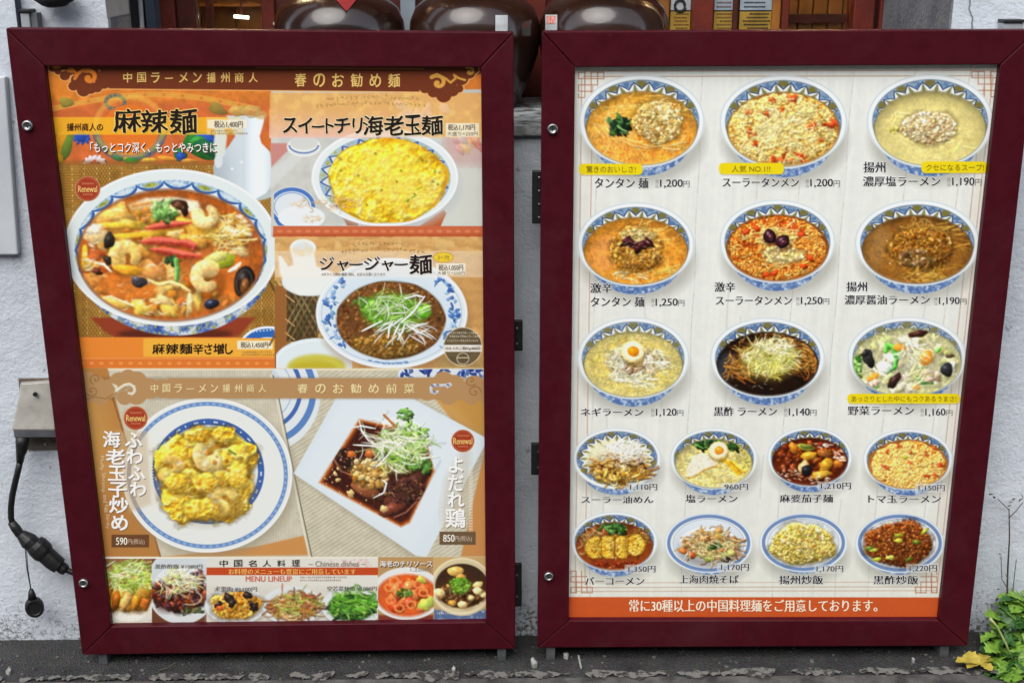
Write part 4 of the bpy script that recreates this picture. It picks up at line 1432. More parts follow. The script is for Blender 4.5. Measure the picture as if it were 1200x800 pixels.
def bamboo(C, x0, y0, x1, y1, clip=None, ang=0.0, base=(178, 128, 52), dark=(92, 58, 20), lite=(222, 184, 110), px=14.6, py=3.1):
    """a split-bamboo mat: fine slats crossed by paler threads and rows of dark gaps"""
    w = C.win(x0, y0, x1, y1)
    X, Y = w[2], w[3]
    c, s = math.cos(ang), math.sin(ang)
    U, V = c * X + s * Y, -s * X + c * Y
    al = np.ones(X.shape) if clip is None else clip(X, Y)
    C.put(w, base, al)
    row = np.floor(V / py)
    f = (V / py) % 1
    C.put(w, np.array(base, float) * .62, al * np.clip(np.abs(f - .5) * 4 - 1.2, 0, 1))
    tone = np.sin(row * 12.9) * .5
    C.put(w, lite, al * np.clip(tone - .1, 0, 1) * .45)
    g = (U / px) % 1
    C.put(w, lite, al * np.clip(1 - np.abs(g - .5) * 13, 0, 1) * np.clip(np.sin(row * math.pi + .8) + .3, 0, 1))
    col = np.floor(U / 3.9)
    zone = (np.sin(U / px * .9 + 1) > .15)
    h = ((U / 3.9 + (row % 2) * .5) % 1)
    C.put(w, dark, al * zone * np.clip(1 - np.abs(h - .5) * 4.2, 0, 1) * np.clip(1.3 - np.abs(f - .5) * 2.5, 0, 1) * .9)
    C.put(w, np.array(base, float) * .7, al * np.clip((C.n1[w[0], w[1]] - .5) * 2, 0, 1))


def weave(C, poly, ang, base, amt=9, per=3.4):
    """ribbed woven cloth inside an outline"""
    P = np.asarray(poly, float)
    w = C.win(P[:, 0].min() - 1, P[:, 1].min() - 1, P[:, 0].max() + 1, P[:, 1].max() + 1)
    al = np.clip(.5 - C.poly_d(w[2], w[3], P), 0, 1)
    U = math.cos(ang) * w[2] + math.sin(ang) * w[3]
    f = np.sin(U * 2 * math.pi / per) * amt + (C.n1[w[0], w[1]] - .5) * 22 + (C.n2[w[0], w[1]] - .5) * 12
    C.put(w, np.asarray(base, float)[None, None] + f[..., None] * np.array((1, 1, 1.1)), al)


def art_left(C):
    yy = C.ys[:, None] + 0 * C.xs[None]
    xx = C.xs[None] + 0 * yy
    C.a[:] = (222, 128, 50)
    C.a += (np.clip((105 - xx) / 60, 0, 1) * 14)[..., None] * np.array((1, .9, -.2))
    C.grain(44, 70, 582, 200, .12)
    # ------- upper left picture: painted cloth, jug, mat, the big bowl
    C.clip = rect_clip(44, 100, 317.5, 192)
    C.a += 0
    C.rect(44, 120, 318, 192, (212, 108, 54), 12)
    C.grain(44, 104, 318, 192, .25)
    arc = [(60 + i * 11, 128 - 17 * math.sin(i / 22 * math.pi)) for i in range(23)]
    C.stroke(arc, 6.5, (232, 168, 74), 0, al=.7)
    for i in range(1, 22):
        C.ell(arc[i][0], arc[i][1], 2.2, 1.8, (214, 176, 60) if i % 2 else (206, 120, 50), al=.7)
    C.ring(135, 120, 11, 8, 5, (120, 120, 86), .75, 1.6)
    for a in range(12):
        C.ell(135 + 11 * math.cos(a * .524), 120 + 8 * math.sin(a * .524), 1.8, 1.5, (70, 100, 120), al=.7)
    C.ring(152, 150, 40, 36, 9, (84, 92, 116), .75, 2, arc=(6, 174))
    C.ring(152, 150, 40, 36, 3, (70, 120, 100), .5, 2, arc=(6, 174))
    for a in range(1, 13):
        C.ell(152 + 40 * math.cos(a * .2417), 150 + 36 * math.sin(a * .2417), 2.6, 2.0, pick([(214, 160, 50), (50, 90, 150), (90, 140, 80)]), al=.85)
    C.ell(152, 152, 33, 29, (230, 118, 40))
    C.grain(118, 124, 190, 186, .5, 2, (240, 150, 60))
    # leaves and blossoms of the cloth
    for x, y, rx, ry, c, a in ((72, 175, 9, 24, (214, 152, 34), .2), (79, 172, 5, 18, (96, 130, 50), .3), (67, 190, 7, 10, (220, 170, 40), 0), (78, 120, 10, 5, (150, 140, 60), 0), (255, 128, 12, 6, (150, 130, 60), .4)):
        C.blob(x, y, rx, ry, c, a, .2, 0, .25, .9)
    for k in range(9):
        a = k / 9 * 6.283
        C.blob(96 + 7 * math.cos(a), 162 + 4.5 * math.sin(a), 3.6, 2.4, (52, 88, 170), a, .2, 0, .3)
    C.blob(96, 162, 6, 3.8, (40, 74, 160), 0, .2, 0, .2)
    for x, y, rx, ry, c, a in ((240, 171, 27, 15, (44, 118, 48), .5), (243, 164, 14, 7, (44, 84, 170), .2), (232, 165, 10, 5, (60, 150, 60), 0), (246, 175, 20, 8, (30, 96, 60), .4), (211, 182, 8, 8, (40, 110, 60), 0), (212, 184, 5, 6, (44, 80, 170), 0), (154, 189, 9, 4, (40, 130, 40), .1), (138, 186, 6, 3, (60, 120, 60), .4), (175, 188, 10, 3, (232, 180, 60), 0), (196, 186, 12, 3, (232, 150, 50), .2), (222, 189, 10, 3, (230, 160, 60), 0)):
        C.blob(x, y, rx, ry, c, a, .3, .05, .15)
    C.ell(111, 193, 15, 10, (60, 50, 90))
    for k in range(7):
        a = math.pi + k / 6 * math.pi
        C.blob(111 + 10 * math.cos(a), 192 + 6.5 * math.sin(a), 4, 3, (232, 214, 214), a, .15, .05, .2)
    C.ell(111, 191, 2.5, 4, (214, 80, 60))
    C.clip = None
    # yellow band
    C.rect(44, 137.5, 283, 158, (248, 190, 40), .8, .78)
    C.ring(152, 148, 40, 34, 6, (250, 214, 90), .35, 3, arc=(-180, 180))
    # mat
    bamboo(C, 44, 192, 323, 397, rect_clip(44, 192, 323.5, 397), -.02)
    C.rect(44, 188.5, 262, 194, (150, 96, 44), 4, .7)
    # jug
    for g, al in (((255, 224, 226, 206), 1),):
        C.ell(288, 216, 44, 20, (206, 214, 206), soft=1.5)
        C.ell(288, 219, 40, 18, (176, 190, 190), soft=4, al=.6)
    jug = [(266, 136), (310, 136), (308, 146), (304, 160), (306, 168), (316, 178), (320, 192), (320, 212), (312, 226), (298, 234), (278, 234), (262, 226), (252, 212), (250, 196), (256, 184), (268, 172), (276, 160), (270, 146)]
    C.poly(jug, (212, 220, 222), 2.2)
    w = C.win(248, 134, 322, 236)
    d = C.poly_d(w[2], w[3], np.array(jug, float))
    X, Y = w[2], w[3]
    shp = np.clip(1 - np.abs((X - 303) / 17) ** 2, 0, 1) * 30 - np.clip((282 - X) / 34, 0, 1) * 34 * np.clip((Y - 165) / 30, 0, 1) + np.clip((X - 262) / 10, 0, 1) * 4
    C.put(w, np.clip(np.array((206, 216, 222.))[None, None] + shp[..., None] * np.array((1, .95, .85)), 0, 255), np.clip(.5 - d / 2, 0, 1))
    C.poly([(249, 146), (262, 143), (266, 160), (264, 180), (260, 186), (253, 184), (250, 170), (252, 156)], (222, 226, 214), 2.5)
    C.ell(256, 189, 5, 8, (220, 226, 228), soft=2)
    C.blob(278, 130, 9, 7, (206, 178, 92), 0, .25, .1, .2, .75)
    C.blob(295, 131, 11, 8, (196, 172, 100), 0, .25, .1, .2, .6)
    C.ell(306, 135, 7, 5, (206, 170, 100), al=.7, soft=3)
    C.poly([(308, 158), (318, 152), (318, 172), (311, 170)], (214, 112, 46), 2)
    for x, y in ((272, 198), (283, 190)):
        C.ell(x, y, 1.6, 1.4, (240, 246, 248), soft=2)
    C.rect(242, 137.5, 284, 158, (244, 214, 140), .8, .5)
    C.rrect(243, 140.5, 289, 150.5, 1, (250, 240, 214), .85)
    # the big bowl
    C.poly([(106, 372), (300, 372), (282, 392), (262, 398), (140, 398), (122, 388)], (150, 62, 36), 3)
    C.ell(205, 391, 66, 7, (60, 26, 16), soft=6, al=.6)
    bc = (201, 290, 126, 92)
    C.ell(205, 300, 116, 93, (110, 138, 190), soft=2)
    w = C.win(80, 330, 330, 400)
    d = C.ell_d(w[2], w[3], 205, 300, 116, 93)[0]
    n = C.n1[w[0], w[1]]
    C.put(w, (226, 230, 222), np.clip(.5 - d, 0, 1) * np.clip((n - .48) * 9, 0, 1) * .85)
    C.put(w, (46, 74, 150), np.clip(.5 - d, 0, 1) * np.clip((.44 - n) * 9, 0, 1) * .8)
    C.put(w, (176, 176, 80), np.clip(.5 - d, 0, 1) * np.clip((C.n2[w[0], w[1]] - .62) * 9, 0, 1) * .7)
    C.ell(*bc, (228, 236, 234), soft=1.6)
    C.ring(bc[0], bc[1], 124.5, 90.5, 2.2, (250, 250, 246), .8, 1.6)
    C.ell(200.5, 293, 113, 80.5, (226, 232, 230), soft=3)
    w = C.win(80, 205, 322, 385)
    d1, p, q, r1 = C.ell_d(w[2], w[3], 200.5, 293, 113, 82)
    ins = np.clip(.5 - d1, 0, 1)
    d2 = C.ell_d(w[2], w[3], 200, 299, 108, 76)[0]
    gap = np.clip(np.maximum(-d1, 0) + np.maximum(d2, 0), 5, 30)
    t = np.maximum(-d1, 0) / gap
    N = 21
    th = np.arctan2(q, p) * N / 6.2832 + .5
    f = th % 1
    idx = np.floor(th).astype(int) % 2
    ln = .12 + .72 * np.abs(np.sin(math.pi * f)) ** .6
    up = np.clip((ln - t) * 10 + .5, 0, 1) * ins
    C.put(w, (186, 210, 226), up)
    n = C.n2[w[0], w[1]]
    C.put(w, (120, 160, 200), up * np.clip((n - .5) * 7, 0, 1) * .8)
    ol = np.clip(1.5 - np.hypot((f - .5) * 4.2, (t - .36) * 4.4), 0, 1)
    C.put(w, np.where((n > .5)[..., None], np.array((190, 186, 76.)), np.array((140, 150, 60.))), ol * (idx == 0) * up)
    C.put(w, (236, 240, 236), ol * (idx == 1) * up * .6)
    C.put(w, (44, 92, 168), np.clip(1.9 - np.abs(ln - t) * gap * .8, 0, 1) * ins * .95)
    e = (200, 299, 108, 76)
    C.ring(e[0], e[1], e[2] + 1, e[3] + 1, 2.5, (150, 84, 40), .7, 2)
    soup(C, e, (184, 100, 42), .34, .25)
    C.clip = ell_clip(*e)
    C.ring(e[0], e[1], e[2] - 4, e[3] - 4, 9, (196, 92, 28), .45, 7)
    # milky patch and pale glints
    C.poly([(150, 240), (172, 232), (205, 231), (232, 236), (236, 246), (214, 250), (172, 246), (164, 256), (158, 258), (152, 250)], (240, 228, 206), 4, .92)
    C.stroke([(156, 241), (166, 239), (177, 237)], 4, (214, 150, 90), .3, .1)
    bits(C, (160, 268, 60, 30), 70, 7, [(230, 170, 70), (222, 146, 54), (238, 192, 96), (214, 124, 44)], .3, .12)
    bits(C, (250, 270, 40, 24), 46, 6, [(232, 176, 82), (222, 140, 54), (240, 206, 130), (214, 120, 44)], .3, .15)
    bits(C, (200, 340, 80, 26), 80, 6, [(224, 150, 60), (216, 118, 40), (236, 190, 100), (206, 104, 36)], .3, .12)
    bits(C, (120, 330, 24, 30), 34, 7, [(222, 130, 54), (206, 104, 40), (232, 166, 80)], .25, .1)
    C.ell(150, 336, 36, 15, (214, 118, 44), .1, 8, .8)
    C.ell(272, 325, 22, 26, (210, 106, 36), .1, 10, .8)
    C.ring(140, 330, 24, 13, 2, (232, 160, 90), .4, 2, arc=(-180, 0))
    # squid, cabbage, egg
    for x, y, rx, ry, c, a in ((137, 252, 20, 10, (238, 190, 92), .1), (146, 263, 22, 6, (240, 196, 60), -.05), (170, 274, 32, 5, (232, 186, 50), -.1), (112, 277, 13, 9, (240, 206, 148), .3), (110, 269, 10, 6, (250, 240, 222), -.2), (236, 270, 26, 10, (240, 184, 60), .4), (205, 274, 12, 4, (244, 206, 120), -.1),
                               (228, 282, 14, 8, (240, 172, 70), .2), (178, 318, 16, 12, (222, 150, 80), 0), (136, 355, 15, 6, (240, 196, 90), .3), (165, 361, 10, 9, (244, 206, 84), .5), (200, 362, 9, 11, (236, 190, 80), -.5), (190, 352, 14, 5, (236, 200, 130), .2), (232, 350, 4, 14, (240, 206, 96), -.1), (222, 356, 4, 13, (240, 212, 140), .15), (100, 305, 6, 12, (226, 176, 50), 0), (280, 295, 12, 5, (238, 206, 140), .2), (287, 270, 12, 4, (246, 214, 170), .4), (204, 322, 18, 8, (228, 170, 90), .9)):
        C.blob(x, y, rx, ry, c, a, .3, .06, .45, .9, 2.4)
        for _ in range(3):
            C.stroke([(x + RNG.normal(0, rx * .5), y + RNG.normal(0, ry * .5)), (x + RNG.normal(0, rx * .5), y + RNG.normal(0, ry * .5))], ry * .25, np.clip(np.array(c) * RNG.choice((.8, 1.1)), 0, 255), .1, 0, .5, .6, 2)
        C.stroke([(x - rx * .5, y - ry * .45), (x, y - ry * .7), (x + rx * .4, y - ry * .5)], ry * .22, (255, 246, 222), 0, 0, .7, .6, 1.6)
    C.stroke([(174, 328), (186, 334), (200, 331), (212, 335), (223, 342)], 5, (242, 196, 120), .45, .15, .4)
    C.stroke([(112, 308), (122, 310), (130, 318)], 3.5, (248, 232, 206), .4, .1, .4)
    C.stroke([(120, 350), (130, 347), (145, 354), (156, 358)], 2, (250, 236, 196), .2)
    # leek threads
    noodles(C, (262, 268, 22, 22), 60, 22, 1.6, [(240, 200, 90), (232, 176, 70), (246, 222, 150)], .6, .3)
    glints(C, (280, 262, 18, 16), 24, 5, .6)
    glints(C, (200, 300, 90, 60), 44, 3.2, .4)
    glints(C, (108, 290, 10, 30), 16, 4, .6)
    glints(C, (180, 358, 50, 10), 22, 3.4, .55)
    # chillies
    for P, wd in (([(170, 268), (185, 265), (200, 263), (225, 261)], 9), ([(165, 284), (180, 282), (200, 283), (226, 290)], 10), ([(176, 292), (195, 294), (212, 298), (236, 300)], 10), ([(205, 284), (218, 284), (227, 288), (226, 293)], 9)):
        C.stroke([(x + 1, y + 3) for x, y in P], wd, (120, 50, 16), 0, 0, .8, .4, 3)
        C.stroke(P, wd, (196, 66, 50), .45, .14, .8)
        C.stroke([(x, y - 1) for x, y in P], wd * .25, (226, 120, 100), .1, 0, .9, .6, 2)
    # greens
    leafy(C, (193, 246, 14, 8), 22, 7, [(90, 150, 60), (60, 120, 50), (120, 180, 80), (150, 200, 110)])
    leafy(C, (198, 255, 8, 4), 6, 5, [(50, 90, 44), (80, 130, 60)])
    C.blob(211, 240, 10, 6, (54, 30, 22), .2, .5, .3, .1)
    C.blob(216, 246, 4, 8, (44, 26, 22), -.3, .5, .3, .1)
    C.blob(208, 241, 6, 3, (96, 60, 40), .1, .3, .3, .1)
    leafy(C, (201, 306, 8, 4), 9, 5, [(40, 76, 40), (60, 100, 50)])
    C.stroke([(206, 304), (208, 315), (207, 328)], 6, (96, 160, 70), .5, .15, .2)
    C.blob(259, 305, 17, 10, (170, 186, 50), -.15, .35, .12, .12)
    C.blob(254, 301, 14, 6, (206, 204, 120), -.2, .3, .2, .2)
    C.stroke([(268, 318), (276, 314), (282, 308)], 5, (250, 236, 206), .2, .1, .5)
    # prawns
    shrimp(C, 148, 300, 20, 2.6, 1)
    C.blob(150, 316, 16, 6, (236, 166, 40), .15, .3, .1, .2)
    shrimp(C, 242, 325, 20, 5.2, -1, ((244, 206, 130), (250, 228, 176), (236, 176, 80)))
    shrimp(C, 241, 252, 16, 3.2, -1, ((240, 196, 110), (250, 220, 150), (236, 176, 90)))
    # mussels and black mushroom
    C.blob(286.5, 330, 12, 19, (30, 26, 28), .12, .5, .25, .06)
    C.ring(286, 331, 9, 15, 1.6, (90, 90, 96), .7, 1.6, .12)
    C.blob(287, 336, 5.5, 10, (120, 74, 40), .12, .5, .25, .1)
    C.blob(163, 330.5, 9, 6.5, (64, 60, 72), .4, .5, .2, .2)
    C.blob(160, 327, 5, 3.5, (84, 84, 96), .2, .4, .3, .2)
    C.blob(248, 356, 8.5, 6, (36, 42, 66), -.3, .5, .4, .1)
    C.blob(128, 282, 7, 9, (44, 40, 38), .4, .5, .2, .3)
    C.blob(126, 305, 4, 7, (52, 44, 40), -.3, .5, .2, .3)
    C.blob(114, 318, 6, 4, (96, 44, 30), .2, .5, .2, .3)
    C.blob(119, 296, 6, 3, (190, 70, 40), .6, .3, .1, .3, .7)
    C.clip = None
    C.mottle(e, .12, 12, 1.12, .08)
    # ------- strip with the extra-hot price
    C.rect(44, 395, 322, 432, (236, 138, 52))
    C.rect(44, 420, 322, 431, (226, 122, 50), 1)
    for k in range(22):
        C.ell(96 + k * 11.4, 425.5, 2.6, 1.7, (240, 160, 84), al=.8)
    C.stroke([(90, 420), (322, 420)], .8, (244, 176, 110), 0, al=.8)
    C.rrect(168, 396.5, 327, 418, 1.5, (248, 178, 62))
    C.rrect(278, 399, 319.5, 409, 1, (252, 240, 216), .9)
    C.ell(318, 402, 38, 22, (226, 234, 240), soft=1, al=0)
    w = C.win(276, 380, 324, 397)
    d = C.ell_d(w[2], w[3], 314, 408, 34, 26)[0]
    C.put(w, (236, 240, 242), np.clip(.5 - d, 0, 1) * (w[3] < 396))
    C.put(w, (50, 104, 180), np.clip(.5 - np.abs(d + 8) + 5, 0, 1) * (w[3] < 396))
    for a in range(7):
        C.ell(297 + a * 4, 388.5 - a * .4, 1.1, 1.0, (200, 220, 240), al=.9)
    # ------- upper right picture: sweet chilli bowl
    C.rect(317.5, 105, 582, 278, (206, 206, 198), .8)
    C.grain(317, 105, 582, 278, .12)
    C.poly([(317, 168), (346, 168), (318, 196)], (206, 140, 130), 2)
    C.poly([(317, 200), (360, 168), (372, 168), (317, 222)], (220, 222, 218), 3, .7)
    C.rect(520, 158, 582, 194, (206, 168, 160), 12, .75)
    for k in range(12):
        C.blob(535 + k * 3, 170 + RNG.normal(0, 6), 7, 4, pick([(214, 150, 140), (226, 196, 180), (206, 120, 110), (220, 180, 120)]), .8, .15, .1, .3, .6)
    C.rect(500, 200, 582, 266, (214, 216, 204), 14, .8)
    C.ell(356, 172, 20, 12, (232, 234, 230), soft=1.2)
    C.ring(356, 170, 17, 9.5, 2, (80, 110, 170), .8, 1.2, arc=(0, 180))
    C.ell(356, 167, 16, 8.5, (216, 216, 210), soft=2)
    # saucer with a blue rim
    w = C.win(318, 210, 378, 266)
    C.clip = rect_clip(321, 210, 420, 264.5)
    C.ell(342, 240, 27, 21, (226, 232, 234), soft=1.2)
    C.ring(342, 242, 25, 20, 4.5, (70, 116, 190), .95)
    C.ring(342, 242, 20.5, 16, 1.2, (110, 150, 206), .8)
    C.ell(353, 255, 28, 14, (236, 240, 240), soft=1.4)
    C.ring(353, 255, 29, 15.5, 4, (60, 106, 180), .9, arc=(110, 190))
    C.poly([(400, 236), (424, 262), (424, 266), (408, 266), (396, 246)], (160, 84, 44), 2)
    C.clip = rect_clip(321, 100, 582, 265.5)
    C.poly([(490, 266), (520, 246), (523, 250), (516, 266)], (190, 96, 50), 1.5)
    C.ell(455, 218, 86, 54, (190, 196, 196), soft=10, al=.6)
    cx, cy, rx, ry = 451, 208, 86, 57.5
    C.ell(cx, cy, rx, ry, (232, 238, 236), soft=1.5)
    C.ring(cx, cy, rx - 1.5, ry - 1.5, 2, (246, 250, 248), .9)
    w = C.win(364, 150, 540, 268)
    d1, p, q, r1 = C.ell_d(w[2], w[3], cx, cy + 1, 77, 50.5)
    ins = np.clip(.5 - d1, 0, 1)
    th = np.arctan2(q, p) * 20 / 6.2832 + .3
    f = th % 1
    t = np.maximum(-d1, 0) / 13.5
    ln = .12 + .75 * (1 - np.abs(2 * ((f * 1.0) % 1) - 1))
    idx = np.floor(th).astype(int) % 2
    C.put(w, (222, 230, 228), ins)
    up = np.clip((ln - t) * 9 + .5, 0, 1) * ins
    C.put(w, np.where((idx == 0)[..., None], np.array((176, 198, 196.)), np.array((160, 186, 214.))), up * .9)
    ol = np.clip(1.4 - np.hypot((f - .5) * 4.5, (t - .3) * 4.5), 0, 1)
    C.put(w, (176, 172, 74), ol * up * (C.n2[w[0], w[1]] > .42))
    C.put(w, (52, 88, 160), np.clip(1.35 - np.abs(ln - t) * 8.5, 0, 1) * ins)
    C.put(w, (150, 176, 180), ins * np.clip((t - .75) * 2, 0, 1) * np.clip(C.n2[w[0], w[1]] * 2 - .6, 0, 1) * .6)
    e = (454, 212, 70, 50)
    C.ell(e[0], e[1], e[2], e[3], (226, 176, 34), soft=1.4, lob=[(5, .02, 1), (9, .015, 2), (3, .02, .4)])
    C.clip = lambda X, Y: ell_clip(454, 212, 70.5, 50.5)(X, Y) * (Y < 265)
    heap(C, (454, 212, 69, 49), [(214, 164, 24), (234, 192, 40), (243, 210, 66), (248, 222, 104), (251, 232, 150)], 10, .6, dome=.1, soft=2, rough=.3, lob=[(5, .02, 1), (9, .015, 2)])
    noodles(C, (454, 214, 62, 44), 46, 16, 2.6, [(246, 216, 80), (244, 206, 60), (248, 226, 120)], None, .4, .2, .05, .1)
    C.ell(452, 196, 40, 24, (246, 216, 76), .1, 24, .55)
    C.ell(475, 225, 36, 22, (240, 206, 90), .1, 20, .5)
    C.ring(e[0], e[1], e[2] - 2, e[3] - 2, 5, (204, 132, 34), .5, 5, arc=(-100, 40))
    for x, y in ((420, 206), (447, 223), (470, 200), (478, 236), (507, 213), (513, 216), (510, 201), (440, 180), (495, 188), (430, 240), (486, 228), (465, 213), (400, 200)):
        C.blob(x, y, 1.6, 1.2, (90, 110, 34), RNG.uniform(0, 3), .2, 0, .3, .85)
    for x, y in ((474, 236), (482, 232), (488, 222), (502, 180)):
        C.stroke([(x, y), (x + 6, y - 3)], 1.8, (150, 170, 40), .3)
    C.clip = None
    C.mottle(e, .13, 12, 1.06)
    noodles(C, (385, 238, 44, 8), 60, 9, 1.0, [(222, 180, 130), (206, 160, 100), (236, 204, 160)], -.1, .6, 0, 0, 0)
    noodles(C, (366, 256, 16, 4), 22, 5, .9, [(226, 196, 150)], -.1, .6, 0, 0, 0)
    # tinted title strip
    C.rect(316, 109, 582, 160.5, (236, 168, 84), .8, .8)
    w = C.win(316, 106, 582, 161)
    n = C.n1[w[0], w[1]]
    C.put(w, (244, 206, 120), np.clip((n - .47) * 4, 0, 1) * .6)
    C.put(w, (240, 196, 190), np.clip((w[3] - 128) / 34, 0, 1) * np.clip((535 - w[2]) / 120, 0, 1) * .75)
    for k in range(8):
        C.blob(500 + RNG.normal(0, 30), 130 + RNG.normal(0, 7), 9, 5, (244, 206, 176), RNG.uniform(0, 3), .08, 0, .3, .5)
    # zigzag and rim showing faintly through the strip
    C.ell(451, 208, 86, 57.5, (246, 232, 214), al=0)
    w = C.win(364, 146, 540, 161)
    d = C.ell_d(w[2], w[3], cx, cy, rx, ry)[0]
    C.put(w, (246, 226, 206), np.clip(.5 - d, 0, 1) * (w[3] < 160.5) * .8)
    C.rrect(522.5, 144.5, 561.5, 160.5, 1, (252, 240, 210), .9)
    for y, x0, x1, c in ((116, 385, 490, (150, 120, 60)), (123, 372, 500, (150, 116, 50))):
        for x in np.arange(x0, x1, 5.2):
            for _ in range(3):
                a = RNG.uniform(0, 3)
                xs, ys = x + RNG.normal(0, 1), y + 4 * ((x - 437) / 70) ** 2 - 2 + RNG.normal(0, 1)
                C.stroke([(xs - 1.4 * math.cos(a), ys - 1.4 * math.sin(a)), (xs + 1.4 * math.cos(a), ys + 1.4 * math.sin(a))], .7, c, 0, al=.5)
    # red strip
    C.rect(320, 265, 582, 278, (206, 104, 64))
    C.rect(320, 274, 582, 277, (190, 90, 50), 2)
    for k in range(23):
        C.ell(328 + k * 11, 271, 3.4, 1.8, (222, 136, 92), al=.8)
    # ------- lower right picture: noodles with meat sauce
    C.rect(322, 277.5, 582, 433, (214, 164, 98), .8)
    w = C.win(322, 277, 582, 433)
    wood = np.sin(w[3] * .45 + np.sin(w[2] * .03) * 4 + C.n1[w[0], w[1]] * 9) * 9
    C.a[w[0], w[1]] += (wood * (w[2] > 322))[..., None] * np.array((1, .9, .6))
    C.rect(500, 300, 582, 433, (200, 148, 86), 30, .5)
    C.rect(322, 335, 338, 433, (150, 96, 50))
    C.rect(332, 335, 372, 400, (74, 58, 38))
    for k in range(9):
        for s_ in (1, -1):
            C.stroke([(336 + k * 7 - 20 * s_, 330), (336 + k * 7 + 20 * s_, 404)], 2.6, pick([(120, 98, 58), (100, 80, 48), (90, 70, 40), (140, 116, 70)]), .4, 0, 0, .8)
    C.rect(322, 335, 336, 433, (156, 100, 52), 1.5)
    for y in (346, 374, 390):
        C.stroke([(335, y), (345, y + 8)], 1.6, (190, 150, 90), .2)
    # white pourer
    C.ell(364, 330, 34, 17, (230, 234, 230), soft=2)
    C.poly([(341, 296), (368, 296), (371, 312), (392, 322), (396, 334), (380, 344), (350, 346), (336, 336), (328, 320), (326, 300), (330, 300), (338, 312), (344, 310)], (238, 240, 234), 2.4)
    C.ell(355, 291, 15.5, 11, (240, 242, 238), soft=1.4)
    C.ell(355, 292, 12, 8, (226, 230, 226), soft=3)
    # soup cup
    C.clip = rect_clip(324, 380, 413, 431.5)
    C.ell(372, 424, 51, 28, (226, 236, 238), soft=1.2)
    C.ring(372, 425, 48, 26, 2, (240, 246, 246), .9)
    C.ell(371, 430, 34, 15, (206, 196, 76), soft=5)
    C.ell(368, 432, 26, 9, (196, 180, 50), soft=6)
    C.clip = None
    cx, cy, rx, ry = 459, 367, 89, 65
    C.clip = rect_clip(322, 296, 582, 431.5)
    C.ell(cx + 3, cy + 7, rx, ry, (140, 100, 60), soft=12, al=.5)
    C.ell(cx, cy, rx, ry, (226, 234, 238), soft=1.5)
    C.ring(cx, cy, rx - 2, ry - 2, 2, (244, 248, 250), .9)
    C.ell(cx, cy + 4, rx - 14, ry - 12, (214, 228, 238), soft=12, al=.7)
    C.ring(cx, cy, rx - 7, ry - 6, 1, (150, 180, 214), .6)
    for sgn in (1, -1):
        for k in range(44):
            a = RNG.uniform(-.75, .75)
            rr = RNG.uniform(.78, .92)
            x, y = cx + sgn * rx * rr * math.cos(a) * .98, cy + ry * rr * math.sin(a) * 1.02
            C.blob(x, y, RNG.uniform(1.5, 4.4), RNG.uniform(1, 2.6), pick([(70, 120, 190), (110, 156, 210), (50, 96, 170), (150, 186, 224)]), RNG.uniform(0, 3), .2, 0, .3, .85)
    for k in range(20):
        a = RNG.uniform(1.2, 1.95)
        C.blob(cx + rx * .86 * math.cos(a), cy + ry * .9 * math.sin(a), 2.4, 1.2, (120, 160, 206), RNG.uniform(-.4, .4), .2, 0, .3, .7)
    e = (458, 375, 63.5, 45.5)
    C.ring(e[0], e[1], e[2], e[3], 2.5, (150, 160, 150), .7, 2)
    C.ell(*e, (104, 66, 34), soft=1.4, lob=[(7, .012, 1), (11, .01, 0)])
    C.clip = lambda X, Y: ell_clip(458, 375, 64, 46)(X, Y) * (Y < 431)
    heap(C, (458, 375, 63, 45), [(56, 28, 14), (96, 54, 28), (128, 80, 42), (160, 110, 62), (190, 146, 94)], 2.8, 1.2, dome=.1, rough=.6, lob=[(3, 0, 0)])
    bits(C, (458, 375, 62, 44), 260, 2.0, [(128, 80, 42), (100, 58, 30), (156, 108, 60), (84, 46, 24), (170, 126, 78)], .45, .28)
    bits(C, (452, 405, 40, 13), 240, 2.0, [(150, 110, 48), (170, 130, 60), (124, 86, 36)], .4, .15)
    C.ell(462, 366, 36, 22, (110, 170, 50), .1, 12, .75)
    leafy(C, (428, 354, 14, 6), 14, 4, [(60, 110, 40), (96, 150, 60)])
    bits(C, (458, 364, 32, 17), 90, 3.6, [(130, 196, 60), (110, 180, 50), (160, 214, 90), (90, 160, 40)], .3, .15)
    C.blob(497, 366, 9, 7, (110, 190, 50), .2, .35, .15, .25)
    C.blob(500, 361, 6, 4, (140, 210, 80), .2, .35, .15, .25)
    C.clip = None
    C.mottle(e, .16, 12, 1.1)
    shreds(C, (458, 362, 32, 17), 70, 22, 1.5, [(222, 236, 196), (236, 242, 226), (190, 220, 140), (160, 206, 96)], -.8, .8)
    shreds(C, (468, 384, 30, 10), 26, 24, 2.0, [(236, 240, 232), (226, 234, 216), (244, 246, 242)], 1.0, .9)
    for P in ([(475, 350), (488, 346), (496, 348)], [(470, 378), (484, 366), (498, 347)], [(446, 388), (462, 380), (472, 372)], [(455, 396), (456, 386), (460, 378)], [(475, 380), (488, 388), (496, 391)], [(466, 398), (472, 388), (474, 380)], [(424, 388), (436, 382), (448, 376)], [(462, 392), (468, 380)]):
        C.stroke(P, 2.6, (240, 242, 236), .3, .05, .5)
    # pale strip behind the title
    C.rect(322, 294, 582, 325, (250, 240, 226), 1, .42)
    w = C.win(322, 278, 582, 300)
    C.put(w, (240, 206, 140), np.clip((C.n1[w[0], w[1]] - .46) * 4, 0, 1) * .5 * (w[2] > 322))
